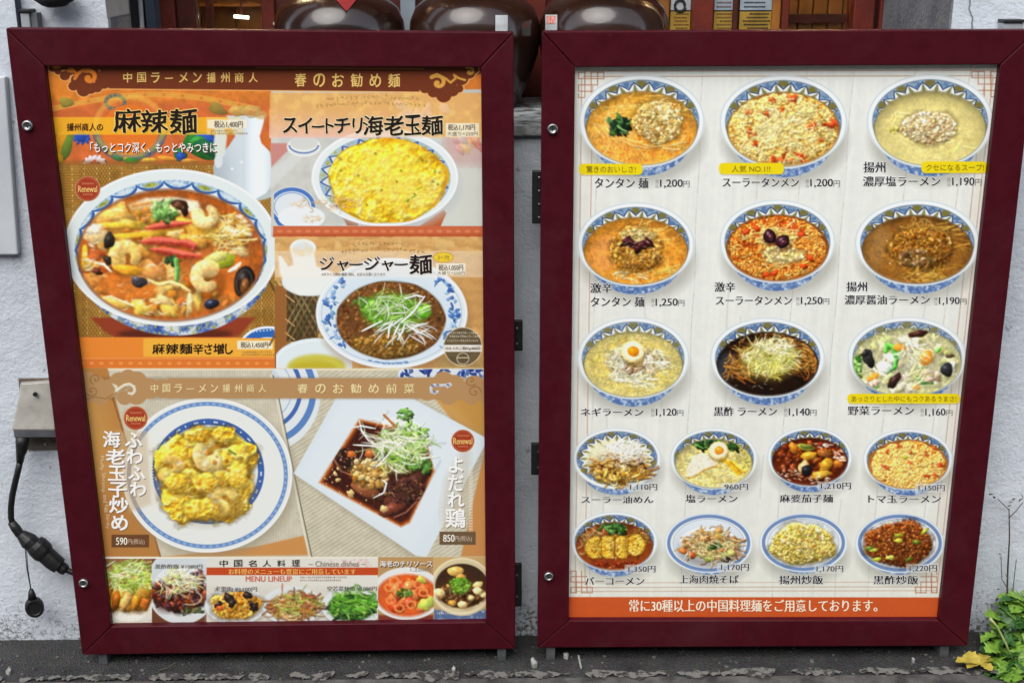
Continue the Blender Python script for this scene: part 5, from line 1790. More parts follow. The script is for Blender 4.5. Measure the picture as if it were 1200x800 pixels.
    for y, x0, x1 in ((285, 415, 475), (292, 400, 500)):
        for x in np.arange(x0, x1, 5):
            for _ in range(3):
                a = RNG.uniform(0, 3)
                xs, ys = x + RNG.normal(0, 1), y + 3 * ((x - 448) / 50) ** 2 + RNG.normal(0, 1)
                C.stroke([(xs - 1.4 * math.cos(a), ys - 1.4 * math.sin(a)), (xs + 1.4 * math.cos(a), ys + 1.4 * math.sin(a))], .7, (140, 100, 50), 0, al=.55)
    C.ell(519.5, 301.5, 11.5, 5.8, (240, 206, 60))
    C.ring(519.5, 301.5, 11.5, 5.8, 1.2, (200, 150, 50), .7)
    C.rrect(511, 308.5, 545.5, 322, 1, (250, 244, 226), .85)
    C.ell(540, 425, 30, 8, (160, 140, 90), soft=8, al=.6)
    # round dark stamp
    C.ell(542.5, 406, 22.8, 22.8, (222, 200, 160))
    C.ell(542.5, 406, 21.8, 21.8, (104, 88, 62))
    C.grain(520, 384, 565, 429, .3)
    C.rect(520.5, 404, 564.5, 412, (240, 236, 224))
    C.ring(542.5, 420, 7, 6.5, 1, (220, 206, 170), .9)
    C.stroke([(536, 419), (549, 419)], 1, (220, 206, 170), 0)
    # ------- middle picture: starters
    weave(C, [(44, 431.5), (582, 431.5), (582, 656), (44, 656)], .0, (206, 198, 176), 5, 3.0)
    weave(C, [(318, 431.5), (366, 656), (582, 656), (582, 431.5)], 1.0, (204, 196, 172), 10, 4.2)
    C.rect(44, 431.5, 582, 434, (240, 226, 190), .8, .8)
    # brown side panels
    side = [(44, 431), (126, 431), (152, 530), (188, 652), (44, 652)]
    C.poly(side, (186, 128, 66), 1.2)
    C.poly([(44, 460), (120, 460), (140, 520), (150, 560), (44, 600)], (208, 160, 88), 30, .6)
    C.stroke([(130, 460), (152, 530), (188, 652)], 2, (150, 100, 56), .2)
    C.poly([(582, 455), (500, 455), (540, 505), (582, 520)], (206, 156, 86), 3)
    C.poly([(522, 455), (582, 455), (582, 540), (560, 512)], (196, 146, 70), 12, .8)
    C.poly([(573, 505), (582, 500), (582, 652), (540, 652), (556, 580)], (204, 142, 80), 2)
    C.poly([(188, 652), (250, 646), (300, 640), (356, 627), (364, 650)], (206, 146, 82), 2)
    # second plate, blue rings, behind the first
    C.clip = lambda X, Y: ((Y > 432) & (X > 318 + (Y - 432) * .215)).astype(float)
    C.ell(310, 460, 66, 70, (226, 232, 232), soft=1.5)
    C.ring(309, 458, 58, 60, 7.5, (86, 128, 190), .95)
    C.ring(309, 456, 43, 46, 5, (60, 98, 170), .95)
    C.ring(309, 456, 33, 36, 1.2, (150, 180, 214), .9)
    C.ell(309, 455, 22, 26, (206, 218, 226), soft=3)
    C.clip = None
    C.clip = lambda X, Y: ((Y > 432) & (Y < 442)).astype(float)
    C.ell(520, 440, 54, 22, (222, 228, 232))
    for k in range(40):
        C.blob(520 + RNG.uniform(-52, 52), 437 + RNG.normal(0, 4), 4, 2, pick([(50, 76, 150), (90, 120, 180)]), RNG.uniform(0, 3), .2, 0, .3)
    C.clip = None
    C.stroke([(320, 440), (327, 468), (355, 604), (366, 654)], 1.6, (110, 106, 86), 0, al=.85)
    C.stroke([(317.5, 440), (325, 470), (352.5, 604), (363, 654)], 2.5, (232, 226, 204), 0, al=.8)
    # round plate with egg and prawns
    C.ell(247, 562, 100, 91, (150, 138, 112), soft=12, al=.55)
    px_, py_ = 243, 556.5
    C.ell(px_, py_, 99.5, 90.5, (234, 236, 230), soft=1.4)
    C.ring(px_, py_, 98.5, 89.5, 1.6, (248, 250, 246), .9)
    w = C.win(140, 462, 345, 650)
    d, p, q, r = C.ell_d(w[2], w[3], px_, py_, 92, 83.5)
    th = np.arctan2(q, p)
    C.put(w, (104, 142, 198), np.clip(2.8 - np.abs(d), 0, 1))
    C.put(w, (178, 202, 226), np.clip(1.7 - np.abs(d), 0, 1) * (np.sin(th * 75) * .5 + .5) * .7)
    C.put(w, (130, 122, 130), np.clip(2.8 - np.abs(d), 0, 1) * np.clip((178 - w[2]) / 24, 0, 1) * .8)
    C.ell(px_, py_, 66, 62, (236, 238, 232), soft=2)
    d, p, q, r = C.ell_d(w[2], w[3], 244, 552, 62, 58)
    C.put(w, (54, 92, 168), np.clip(4.2 - np.abs(d), 0, 1) * .95)
    C.put(w, (206, 220, 234), np.clip(1.6 - np.abs(d), 0, 1) * (np.sin(np.arctan2(q, p) * 34) > .1) * (np.sin(np.arctan2(q, p) * 17) > -.5) * .9)
    C.ell(244, 552, 57, 53, (220, 226, 226), soft=2)
    C.ring(244, 552, 51, 47, 1.5, (110, 146, 200), .8)
    C.ell(240, 566, 60, 50, (150, 130, 90), soft=12, al=.35)
    eg = [(218, 152, 28), (234, 178, 40), (243, 196, 58), (248, 212, 88), (251, 228, 140)]
    for rg, sd in (((240, 556, 56, 50), 3), ((212, 544, 32, 32), 5), ((266, 536, 32, 28), 8), ((222, 588, 34, 24), 12), ((268, 580, 28, 32), 15), ((243, 520, 28, 20), 21)):
        heap(C, rg, eg, 8.5, .8, seed=sd, dome=.5, soft=2.2, rough=.25, lob=[(3, .07, 1), (5, .07, 2), (7, .05, sd)])
    for x, y, k, a, fl in ((247, 531, 23, .4, 1), (200, 548, 18, 2.2, -1), (262, 584, 20, 1.8, 1)):
        shrimp(C, x, y, k, a, fl, ((246, 214, 110), (250, 222, 136), (242, 202, 92)))
    for rg, sd in (((222, 566, 24, 15), 41), ((206, 564, 14, 10), 43), ((276, 536, 16, 16), 45), ((236, 596, 22, 12), 47), ((262, 560, 18, 10), 49), ((232, 510, 16, 8), 51), ((262, 508, 14, 8), 53)):
        heap(C, rg, eg, 6.5, .8, seed=sd, dome=.5, soft=3, rough=.25)
    heap(C, (240, 566, 16, 12), eg, 6, .8, seed=31, dome=.5, soft=2.5, rough=.25)
    heap(C, (278, 556, 14, 16), eg, 6, .8, seed=33, dome=.5, soft=2.5, rough=.25)
    bits(C, (246, 548, 30, 30), 14, 2.6, [(222, 140, 50), (236, 166, 60)], .3, .1)
    C.stroke([(268, 527), (276, 532)], 2, (90, 130, 50), .3)
    glints(C, (240, 555, 50, 44), 26, 3, .4)
    C.mottle((242, 556, 60, 56), .09, 7, 1.06, .1)
    # translucent strip behind the vertical title
    C.poly([(136, 505), (172, 505), (178, 590), (152, 600), (140, 560)], (206, 180, 140), 6, .55)
    for k in range(26):
        y = 508 + k * 3.6
        C.rect(174.5 + k * .13, y, 178 + k * .13, y + 2.2, (240, 232, 212), .7, .75)
    # square plate with chicken
    C.poly([(398, 468), (344, 556), (486, 656), (582, 520), (575, 512), (484, 468)], (150, 140, 116), 9, .4)
    C.poly([(394, 466), (344, 554.5), (487, 650.5), (500, 652), (572, 514), (484, 467)], (222, 232, 236), 1.5)
    C.poly([(402, 470), (352, 556), (486, 644), (560, 516), (478, 468)], (228, 236, 240), 10, .8)
    C.stroke([(516, 540), (500, 570), (488, 592)], 2, (176, 186, 190), 0, al=.6, soft=3)
    C.stroke([(505, 520), (522, 519)], 2, (170, 176, 180), 0, al=.5, soft=3)
    sq = np.array([(421, 491), (374, 565), (470, 617), (480, 612), (509, 552), (500, 520), (462, 500)], float)
    C.poly(sq, (206, 110, 34), 3.5)
    c0 = sq.mean(0)
    C.poly(c0 + (sq - c0) * .965, (150, 66, 22), 3)
    C.poly(c0 + (sq - c0) * .93, (62, 26, 20), 4)
    C.clip = lambda X, Y: np.clip(.5 - C.poly_d(X, Y, sq), 0, 1)
    C.grain(370, 488, 512, 620, 1.2, 2, (120, 56, 30))
    for x, y, rx, ry, a, c in ((407, 540, 19, 13, .6, (90, 48, 34)), (404, 536, 14, 9, .6, (60, 30, 26)), (470, 580, 26, 14, -.7, (110, 56, 40)), (484, 566, 18, 10, -.8, (80, 44, 34)), (460, 596, 16, 8, -.4, (130, 64, 44)), (430, 575, 18, 9, .5, (150, 84, 50))):
        C.blob(x, y, rx, ry, c, a, .5, .15, .2)
    bits(C, (405, 535, 14, 9), 60, 2, [(50, 26, 24), (110, 70, 50), (80, 40, 34)], .4, .3)
    bits(C, (475, 575, 24, 14), 90, 2, [(60, 30, 26), (140, 90, 60), (96, 50, 40)], .4, .35)
    C.stroke([(391, 537), (400, 552), (416, 558)], 2, (180, 120, 90), .3, .1, 0, .7, 1.8)
    C.stroke([(462, 606), (476, 600), (488, 588)], 2, (176, 110, 84), .3, .15, 0, .7, 1.8)
    specks(C, (420, 560, 40, 36), 70, .8, [(230, 200, 150)], .8)
    C.clip = None
    bits(C, (434, 555, 22, 16), 90, 4, [(226, 178, 96), (206, 150, 66), (238, 204, 140), (190, 130, 54)], .4, .2)
    for x, y, k in ((393, 555, 3), (396, 562, 3), (411, 578, 5), (418, 541, 4), (450, 596, 5), (396, 549, 2)):
        C.blob(x, y, k, k * .8, (226, 186, 120), RNG.uniform(0, 3), .3, .2, .3)
    C.blob(412, 532, 5, 4, (214, 110, 40), 0, .3, .2, .2)
    C.blob(434, 531, 7, 5, (206, 110, 50), 0, .3, .2, .2)
    C.ell(468, 528, 28, 24, (120, 160, 60), .3, 12, .7)
    leafy(C, (474, 520, 28, 24), 80, 6, [(130, 190, 70), (100, 160, 50), (160, 210, 100), (80, 130, 40)])
    leafy(C, (495, 545, 12, 10), 14, 6, [(90, 150, 50), (70, 120, 40)])
    leafy(C, (474, 486, 10, 6), 12, 4.5, [(80, 130, 50), (120, 180, 70)])
    shreds(C, (466, 522, 28, 26), 120, 26, 1.8, [(226, 240, 206), (190, 220, 130), (160, 206, 90), (240, 244, 230)], 1.0, .6, .25)
    shreds(C, (440, 512, 24, 12), 34, 34, 1.6, [(240, 242, 232), (226, 232, 210)], .2, .9, .25)
    for P in ([(421, 492), (424, 505), (432, 516), (440, 520)], [(412, 501), (424, 499), (440, 502)], [(414, 521), (432, 522), (448, 524)], [(440, 548), (452, 536), (462, 524)], [(438, 583), (450, 577), (453, 566), (448, 562)]):
        C.stroke(P, 2.2, (240, 240, 230), .3, .05, .5)
    C.stroke([(450, 486), (458, 494), (464, 500)], 3, (190, 120, 70), .3)
    C.mottle((468, 522, 34, 34), .14, 12, 1.08)
    C.poly([(522, 560), (545, 520), (552, 530), (549, 620), (520, 622), (516, 600)], (200, 190, 166), 10, .5)
    for k in range(24):
        y = 546 + k * 3.3
        C.rect(549.5, y, 554, y + 2, (236, 226, 206), .7, .7)
    for k in range(9):
        C.rect(516, 580 + k * 5, 519.5, 583 + k * 5, (232, 228, 214), .7, .6)
    # tan ribbon with scrolls
    tan = (184, 142, 94)
    C.rect(100, 441.5, 582, 468, (110, 84, 50), 3, .3)
    C.rect(196, 443, 520, 466.5, tan, .8)
    cloud(C, [(128, 455, 12), (140, 447, 12), (150, 441, 9), (160, 446, 12), (175, 455, 13), (160, 463, 12), (146, 466, 9), (190, 455, 12), (110, 452, 14), (104, 462, 11), (118, 466, 9), (102, 444, 10)], tan)
    cloud(C, [(506, 455, 14), (520, 446, 12), (532, 450, 12), (526, 464, 11), (544, 458, 12), (556, 450, 11), (566, 458, 13), (572, 466, 9), (552, 466, 9), (500, 462, 8)], tan)
    for sp in (spiral(112, 444, 7, 2.0, 1.3), spiral(108, 458, 7, 2.6, 1.3, -1), spiral(552, 446, 7, .6, 1.3), spiral(556, 459, 8, 0, 1.3, -1)):
        C.stroke(sp, 1.1, (136, 98, 56), 0, al=.85)
    C.stroke([(99, 468), (112, 465), (124, 467), (132, 462)], 1, (136, 98, 56), 0, al=.8)
    C.poly([(131, 449), (137, 451), (139, 455), (134, 460), (135, 455)], (222, 214, 190), 1)
    C.stroke([(137, 458), (141, 454), (146, 451), (152, 450), (157, 453), (158, 458), (155, 461.5), (151, 460.5)], 3.4, (226, 218, 196), .1, 0, .2)
    C.stroke([(527, 450), (521, 451), (516, 451.5), (509, 451), (505, 454), (505.5, 459), (509.5, 460.5), (513, 458.5)], 3.4, (206, 208, 208), .1, 0, .2)
    C.poly([(520, 450), (528, 448), (530, 451), (524, 455)], (208, 208, 206), 1)
    for q_ in ((507, 452), (513, 451), (525, 451), (509, 459)):
        C.ell(q_[0], q_[1], 2, 1.2, (84, 98, 140), .5, 1.2, .8)
    # price plates
    C.rect(130.7, 626, 174.7, 641, (112, 72, 44))
    C.rect(515, 622.5, 557.5, 638, (112, 88, 62))
    # ------- bottom strip: six small dishes
    C.rect(44, 652.5, 582, 742, (232, 226, 210), .8)
    C.rect(44, 652, 582, 654, (244, 236, 214), .8)
    # A lettuce over fried chicken
    C.clip = rect_clip(44, 654, 179.5, 742)
    C.rect(44, 654, 190, 672, (150, 100, 66))
    C.rect(44, 704, 190, 742, (214, 206, 186), 4)
    C.ell(150, 716, 44, 12, (226, 224, 214), soft=3)
    bits(C, (148, 694, 32, 20), 70, 7, [(206, 140, 50), (186, 112, 34), (226, 170, 80), (160, 84, 26)], .45, .2)
    for k in range(5):
        C.blob(124 + k * 12, 703, 5, 13, pick([(222, 176, 90), (206, 140, 50), (190, 106, 34)]), .3, .45, .2, .2)
    C.blob(171, 688, 8, 14, (214, 150, 54), .2, .4, .2, .2)
    shreds(C, (146, 672, 28, 17), 190, 18, 1.7, [(206, 226, 130), (170, 206, 76), (232, 240, 200), (140, 186, 60)], .8, .8)
    C.clip = None
    C.mottle((150, 692, 36, 36), .14, 12, 1.1)
    # B dark pork under shreds
    C.clip = rect_clip(178, 654, 243.5, 742)
    C.rect(178, 654, 244, 742, (110, 66, 44))
    C.ell(213, 686, 42, 45, (222, 226, 224), soft=1.6)
    C.ell(212, 680, 36, 36, (212, 218, 220), soft=8)
    bits(C, (210, 696, 33, 19), 170, 4, [(90, 40, 30), (60, 28, 28), (120, 56, 36), (150, 70, 46), (70, 44, 60)], .5, .3)
    bits(C, (232, 680, 10, 12), 30, 3, [(60, 36, 50), (120, 60, 60), (190, 150, 150)], .5, .3)
    leafy(C, (222, 716, 14, 3), 8, 4, [(70, 90, 50), (110, 110, 60)])
    shreds(C, (209, 681, 22, 14), 150, 13, 1.3, [(232, 234, 190), (206, 214, 130), (240, 240, 214)], .4, 1.1)
    C.ring(223, 700, 13, 8, 1.4, (226, 214, 180), .8, arc=(-60, 120))
    C.clip = None
    C.mottle((211, 690, 32, 28), .14, 12, 1.1)
    # centre block
    C.rect(242, 653.5, 443.5, 742, (228, 224, 212))
    for k in range(40):
        C.ell(RNG.uniform(380, 442), RNG.uniform(655, 664), 1.5, 1, (226, 180, 170), al=.6)
    C.rect(242, 664.5, 443.5, 673.5, (196, 76, 34))
    C.poly([(242, 688), (444, 688), (444, 742), (242, 742)], (214, 208, 194), 10, .6)
    # C D E small plates
    for cx, cy, rx, ry in ((276, 709, 36, 22), (343, 709, 36, 23), (413, 710, 36, 24)):
        C.ell(cx + 1, cy + 3, rx, ry, (140, 130, 116), soft=6, al=.5)
        C.ell(cx, cy, rx, ry, (226, 230, 228), soft=1.4)
        C.ell(cx, cy + 1, rx * .86, ry * .82, (216, 222, 220), soft=4)
    heap(C, (276, 709, 30, 16), [(150, 92, 30), (200, 140, 50), (224, 172, 76), (238, 204, 124)], 4, 1.1, dome=.4, rough=.4)
    bits(C, (276, 709, 28, 14), 40, 3, [(214, 160, 60), (190, 124, 44), (232, 190, 96), (206, 140, 50), (226, 176, 70)], .4, .25)
    for x, y, k in ((268, 700, 7), (272, 706, 6), (256, 708, 5), (290, 697, 6), (298, 711, 6), (294, 707, 4)):
        C.blob(x, y, k, k * .7, (44, 34, 36), RNG.uniform(0, 3), .5, .25, .3)
    C.blob(258, 712, 4, 3, (206, 90, 40), 0, .3, .2, .2)
    C.mottle((276, 709, 30, 17), .14, 12, 1.1)
    C.ell(343, 711, 29, 16, (150, 104, 60), soft=4)
    noodles(C, (343, 710, 28, 15), 150, 16, 1.8, [(206, 160, 110), (170, 110, 70), (190, 180, 90), (140, 84, 50), (226, 196, 150)], .5, .5, .25, .15, .4)
    shreds(C, (343, 705, 26, 14), 60, 14, 1.6, [(130, 160, 60), (170, 190, 90), (190, 90, 60)], .9, .7)
    C.mottle((343, 710, 30, 17), .14, 12, 1.1)
    C.ell(412, 711, 28, 16, (50, 90, 34), soft=4)
    leafy(C, (412, 712, 27, 14), 70, 5, [(50, 100, 40), (40, 80, 34), (80, 140, 50), (34, 70, 40)])
    shreds(C, (412, 704, 27, 12), 120, 16, 1.9, [(110, 180, 60), (80, 150, 44), (150, 206, 90), (60, 120, 40)], .6, .8, .35)
    C.mottle((412, 709, 30, 18), .14, 12, 1.1)
    # F prawns in chilli sauce
    C.clip = rect_clip(443, 652, 508, 742)
    C.rect(443, 652, 508, 742, (190, 150, 96))
    C.rect(443, 720, 508, 742, (130, 60, 44), 3)
    C.ell(477, 695, 42, 31, (232, 234, 230), soft=1.5)
    C.ell(477, 697, 36, 25, (206, 90, 44), soft=4)
    for k in range(26):
        x, y = rp((476, 696, 30, 20))
        C.blob(x, y, 7, 5.6, pick([(214, 88, 40), (196, 64, 32), (230, 126, 70), (206, 76, 36)]), RNG.uniform(0, 3), .4, .3, .15)
    for x, y in ((456, 688), (462, 680), (490, 684), (496, 694), (468, 712), (482, 708), (458, 703)):
        C.ring(x, y, 5, 4, 2.4, (236, 150, 90), .8, 1.4)
    bits(C, (474, 694, 9, 5), 40, 1.8, [(90, 130, 50), (60, 100, 40), (130, 160, 70)], .4)
    C.blob(500, 707, 9, 8, (190, 206, 90), .2, .3, .1, .3)
    C.blob(494, 679, 6, 4, (200, 190, 80), .2, .3, .1, .3)
    C.clip = None
    C.mottle((477, 696, 32, 26), .12, 10, 1.1)
    # G tofu pot
    C.clip = rect_clip(508.5, 652, 582, 742)
    C.rect(508, 652, 582, 742, (206, 170, 110))
    C.rect(508, 714, 582, 742, (90, 110, 150), 4)
    C.grain(508, 714, 582, 742, 1.6, 2, (206, 216, 226))
    C.ell(541, 687, 37, 34, (222, 204, 160), soft=1.5)
    C.ring(541, 686, 35, 32, 2, (238, 226, 190), .8)
    C.ell(541, 686, 31, 26, (60, 40, 30), soft=2)
    bits(C, (541, 696, 28, 14), 220, 2.2, [(120, 80, 44), (90, 56, 34), (160, 116, 64), (70, 40, 28)], .45, .3)
    for x, y, k in ((534, 669, 9), (540, 676, 6), (515, 694, 7), (560, 685, 6), (568, 697, 5), (542, 708, 6), (530, 706, 5), (552, 700, 4), (560, 692, 6)):
        C.blob(x, y, k, k * .7, pick([(226, 180, 100), (236, 206, 140), (214, 150, 70)]), RNG.uniform(-.3, .3), .35, .2, .12)
    bits(C, (539, 686, 12, 9), 110, 1.6, [(120, 180, 50), (90, 150, 40), (160, 206, 80)], .4, .1)
    C.clip = None
    C.mottle((541, 688, 30, 26), .13, 10, 1.1)
    # ------- brown header with scroll clouds
    hb = (116, 54, 28)
    C.poly([(100, 70), (582, 70), (582, 80), (500, 108), (120, 104)], hb)
    C.poly([(480, 70), (556, 78), (530, 92), (500, 108), (480, 108)], hb)
    og, ed = (232, 132, 46), (244, 178, 104)
    C.stroke([(122, 104.5), (498, 108.3)], 1.2, ed, 0, al=.9)
    cloud(C, [(62, 80, 5), (68, 84, 4), (76, 89, 6), (82, 84, 5), (92, 80, 10), (104, 84, 12), (98, 96, 10), (86, 101, 6), (98, 106, 8), (106, 103, 8), (114, 103, 6), (122, 98, 7), (90, 94, 7)], hb, ed)
    C.rect(60, 70, 480, 82, hb)
    C.ell(66, 78, 8.5, 6.5, hb); C.ell(66, 77, 5.2, 4.2, og)
    C.poly([(110, 84), (150, 84), (150, 103), (112, 103)], hb)
    for sp, wd in ((spiral(104, 91, 9.5, 4.3, .95, 1), 5), (spiral(84, 84, 4.5, 3.3, .6, 1), 3)):
        C.stroke(sp, wd, og, 0)
    C.stroke([(82, 84), (86, 82), (89, 86), (87, 93)], 2.4, og, 0)
    C.stroke([(88, 92), (92, 86), (98, 82), (104, 82)], 3.6, og, 0)
    cloud(C, [(498, 104, 6), (508, 108, 7), (520, 112, 9), (530, 106, 8), (538, 104, 5), (512, 98, 12), (526, 96, 10), (540, 92, 9), (550, 86, 7), (556, 82, 5)], hb, ed)
    C.poly([(470, 70), (552, 70), (548, 84), (530, 100), (500, 106), (470, 106)], hb)
    gold = (226, 164, 74)
    for sp, wd in ((spiral(513, 97, 10, 3.9, 1.0, 1), 4.5), (spiral(550, 84, 6, 4.2, .9, 1), 3.4)):
        C.stroke(sp, wd, gold, 0)
    C.stroke([(505, 90), (512, 87), (522, 92), (528, 97), (534, 92), (532, 88), (538, 92), (545, 94)], 2.6, gold, 0)
    C.stroke([(300, 79.4), (497, 81)], .9, (214, 150, 80), 0, al=.8)
    # round red stamps
    for x, y, r in ((102.7, 221.4, 15), (159, 489.6, 14.3), (542.4, 516.4, 13.6)):
        C.ell(x, y, r, r * .98, (206, 150, 110))
        C.ell(x, y, r - 1, r - 1, (166, 62, 36))
        C.ring(x, y, r - 2.4, r - 2.4, .8, (206, 120, 80), .6)
        for yy_, hw in ((y - 6.2, 6.5), (y + 6.4, 5.5)):
            for xx_ in np.arange(x - hw, x + hw, 2.4):
                C.rect(xx_, yy_ - .9, xx_ + 1.6, yy_ + .9, (222, 150, 110), .7, .7)
    # illegible small print
    for x0, x1, y in ((247, 277, 153.5), (247, 289, 156.6), (283, 318, 412.5), (283, 320, 415.6), (392, 404, 321.5), (352, 405, 676), (352, 400, 679.5), (524, 560, 390), (527, 562, 394), (524, 560, 399), (522, 548, 408.5), (550, 562, 408.5), (254, 268, 688), (122, 145, 717), (122, 176, 727), (316, 340, 728), (512, 548, 718), (510, 560, 726)):
        dark = not (y > 700 or 385 < y < 401)
        for x in np.arange(x0, x1, 2.3):
            C.rect(x, y - 1 + RNG.normal(0, .3), x + 1.4, y + 1, (110, 84, 60) if dark else (238, 232, 216), .7, RNG.uniform(.3, .8))


art_left(L)
LD = [('large blue and white bowl of orange seafood noodles with red chillies', lambda X, Y: (((X - 201) / 127) ** 2 + ((Y - 290) / 93) ** 2 < 1) | ((((X - 205) / 116) ** 2 + ((Y - 300) / 93) ** 2 < 1) & (Y < 395)), (60, 190, 335, 396)),
      ('bowl topped with a yellow egg omelette', lambda X, Y: (((X - 451) / 86.5) ** 2 + ((Y - 208) / 58) ** 2 < 1) & (Y > 160.5) & (Y < 265), (360, 150, 542, 266)),
      ('blue flowered bowl of brown meat sauce with green onion', lambda X, Y: (((X - 459) / 89.5) ** 2 + ((Y - 367) / 65.5) ** 2 < 1) & (Y < 431) & ~(((X - 542.5) ** 2 + (Y - 406) ** 2) < 23 ** 2), (366, 298, 552, 432)),
      ('round white plate of yellow egg and prawns', lambda X, Y: (((X - 243) / 100) ** 2 + ((Y - 556.5) / 91) ** 2 < 1) & (Y > 466) & ~(((X - 159) ** 2 + (Y - 489.6) ** 2) < 14.8 ** 2), (140, 464, 346, 650)),
      ('square white plate of chicken in dark sauce with green herbs', lambda X, Y: L.poly_d(X, Y, np.array([(394, 466.5), (344, 554.5), (487, 651), (500, 652), (572, 514), (484, 466.5)], float)) < 0, (340, 464, 576, 654)),
      ('small picture of shredded lettuce over fried chicken', lambda X, Y: (X < 179.5) & (Y > 654), (44, 654, 182, 742)),
      ('small picture of dark pork under pale shreds', lambda X, Y: (X > 179.5) & (X < 243) & (Y > 654), (178, 654, 245, 742)),
      ('small plate of egg with black mushrooms', lambda X, Y: ((X - 276) / 36) ** 2 + ((Y - 709) / 22) ** 2 < 1, (238, 684, 314, 734)),
      ('small plate of brown shredded stir-fry', lambda X, Y: ((X - 343) / 36) ** 2 + ((Y - 709) / 23) ** 2 < 1, (305, 684, 382, 735)),
      ('small plate of green stir-fried leaves', lambda X, Y: (((X - 413) / 36) ** 2 + ((Y - 710) / 24) ** 2 < 1) & (X < 443), (374, 684, 450, 736)),
      ('small picture of prawns in red chilli sauce', lambda X, Y: (X > 443) & (X < 508.3) & (Y > 653), (442, 652, 510, 742)),
      ('small picture of tofu in a brown clay pot', lambda X, Y: (X > 508.3) & (Y > 653), (507, 652, 582, 742))]
for i, (lb, f, bx) in enumerate(LD):
    L.cell(i + 1, f, *bx)
LS = [((102.7, 221.4, 15.2), 'stamp'), ((159, 489.6, 14.5), 'stamp'), ((542.4, 516.4, 13.8), 'stamp'), ((542.5, 406, 22.9), 'stamp')]
for i, ((x, y, r), nm) in enumerate(LS):
    L.cell(40 + i, lambda X, Y: (X - x) ** 2 + (Y - y) ** 2 < r * r, x - r - 2, y - r - 2, x + r + 2, y + r + 2)
L.cell(50, lambda X, Y: (X > 196) & (X < 500) & (Y > 443) & (Y < 466.5), 190, 440, 505, 470)
L.cell(51, lambda X, Y: (X > 122) & (X < 480) & (Y < 104), 120, 70, 482, 106)
LP = [(130.7, 174.7, 626, 641), (515, 557.5, 622.5, 638), (243, 289, 140.5, 150.5), (522.5, 561.5, 144.5, 160.5), (511, 545.5, 308.5, 322), (278, 319.5, 399, 409)]
for i, (x0, x1, y0, y1) in enumerate(LP):
    L.cell(60 + i, lambda X, Y: (X > x0) & (X < x1) & (Y > y0) & (Y < y1), x0 - 1, y0 - 1, x1 + 1, y1 + 1)

# ---------------------------------------------------------------- the two menu boards
M_FRAME = noise_mat('maroon_lacquer', (64, 11, 22), (72, 15, 27), 30, .42, bump=.05, bscale=300, rr=.06, spec=.14)
# dust specks and scuffs on the lacquer
_n = M_FRAME.node_tree
_b = [x for x in _n.nodes if x.type == 'BSDF_PRINCIPLED'][0]
_src = _b.inputs['Base Color'].links[0].from_socket
_tc = nd(_n, 'ShaderNodeTexCoord')
_sp = nd(_n, 'ShaderNodeTexNoise', Scale=150, Detail=3, Roughness=.7)
_du = nd(_n, 'ShaderNodeTexNoise', Scale=4, Detail=6, Roughness=.7)
_n.links.new(_tc.outputs['Object'], _sp.inputs['Vector']); _n.links.new(_tc.outputs['Object'], _du.inputs['Vector'])
_mr = nd(_n, 'ShaderNodeMapRange')
_mr.inputs['From Min'].default_value, _mr.inputs['From Max'].default_value, _mr.inputs['To Max'].default_value = .725, .76, .6
_n.links.new(_sp.outputs['Fac'], _mr.inputs['Value'])
_m2 = nd(_n, 'ShaderNodeMapRange')
_m2.inputs['From Min'].default_value, _m2.inputs['From Max'].default_value, _m2.inputs['To Max'].default_value = .5, .85, .06
_n.links.new(_du.outputs['Fac'], _m2.inputs['Value'])
_mx = nd(_n, 'ShaderNodeMath', operation='MAXIMUM')
_n.links.new(_mr.outputs[0], _mx.inputs[0]); _n.links.new(_m2.outputs[0], _mx.inputs[1])
_mm = nd(_n, 'ShaderNodeMix', data_type='RGBA')
_mm.inputs[7].default_value = (*lin((150, 128, 126)), 1)
_n.links.new(_mx.outputs[0], _mm.inputs[0]); _n.links.new(_src, _mm.inputs[6])
_n.links.new(_mm.outputs[2], _b.inputs['Base Color'])
M_STEEL = noise_mat('dull_steel', (150, 150, 150), (186, 186, 186), 60, .38, metal=1)
M_BLACK = noise_mat('black_plastic', (11, 11, 12), (24, 24, 25), 40, .5, bump=.1, bscale=200)
M_BOX = noise_mat('black_back', (24, 12, 14), (34, 16, 18), 20, .7)
M_FOOT = noise_mat('grey_foot', (58, 60, 62), (92, 92, 92), 30, .6)


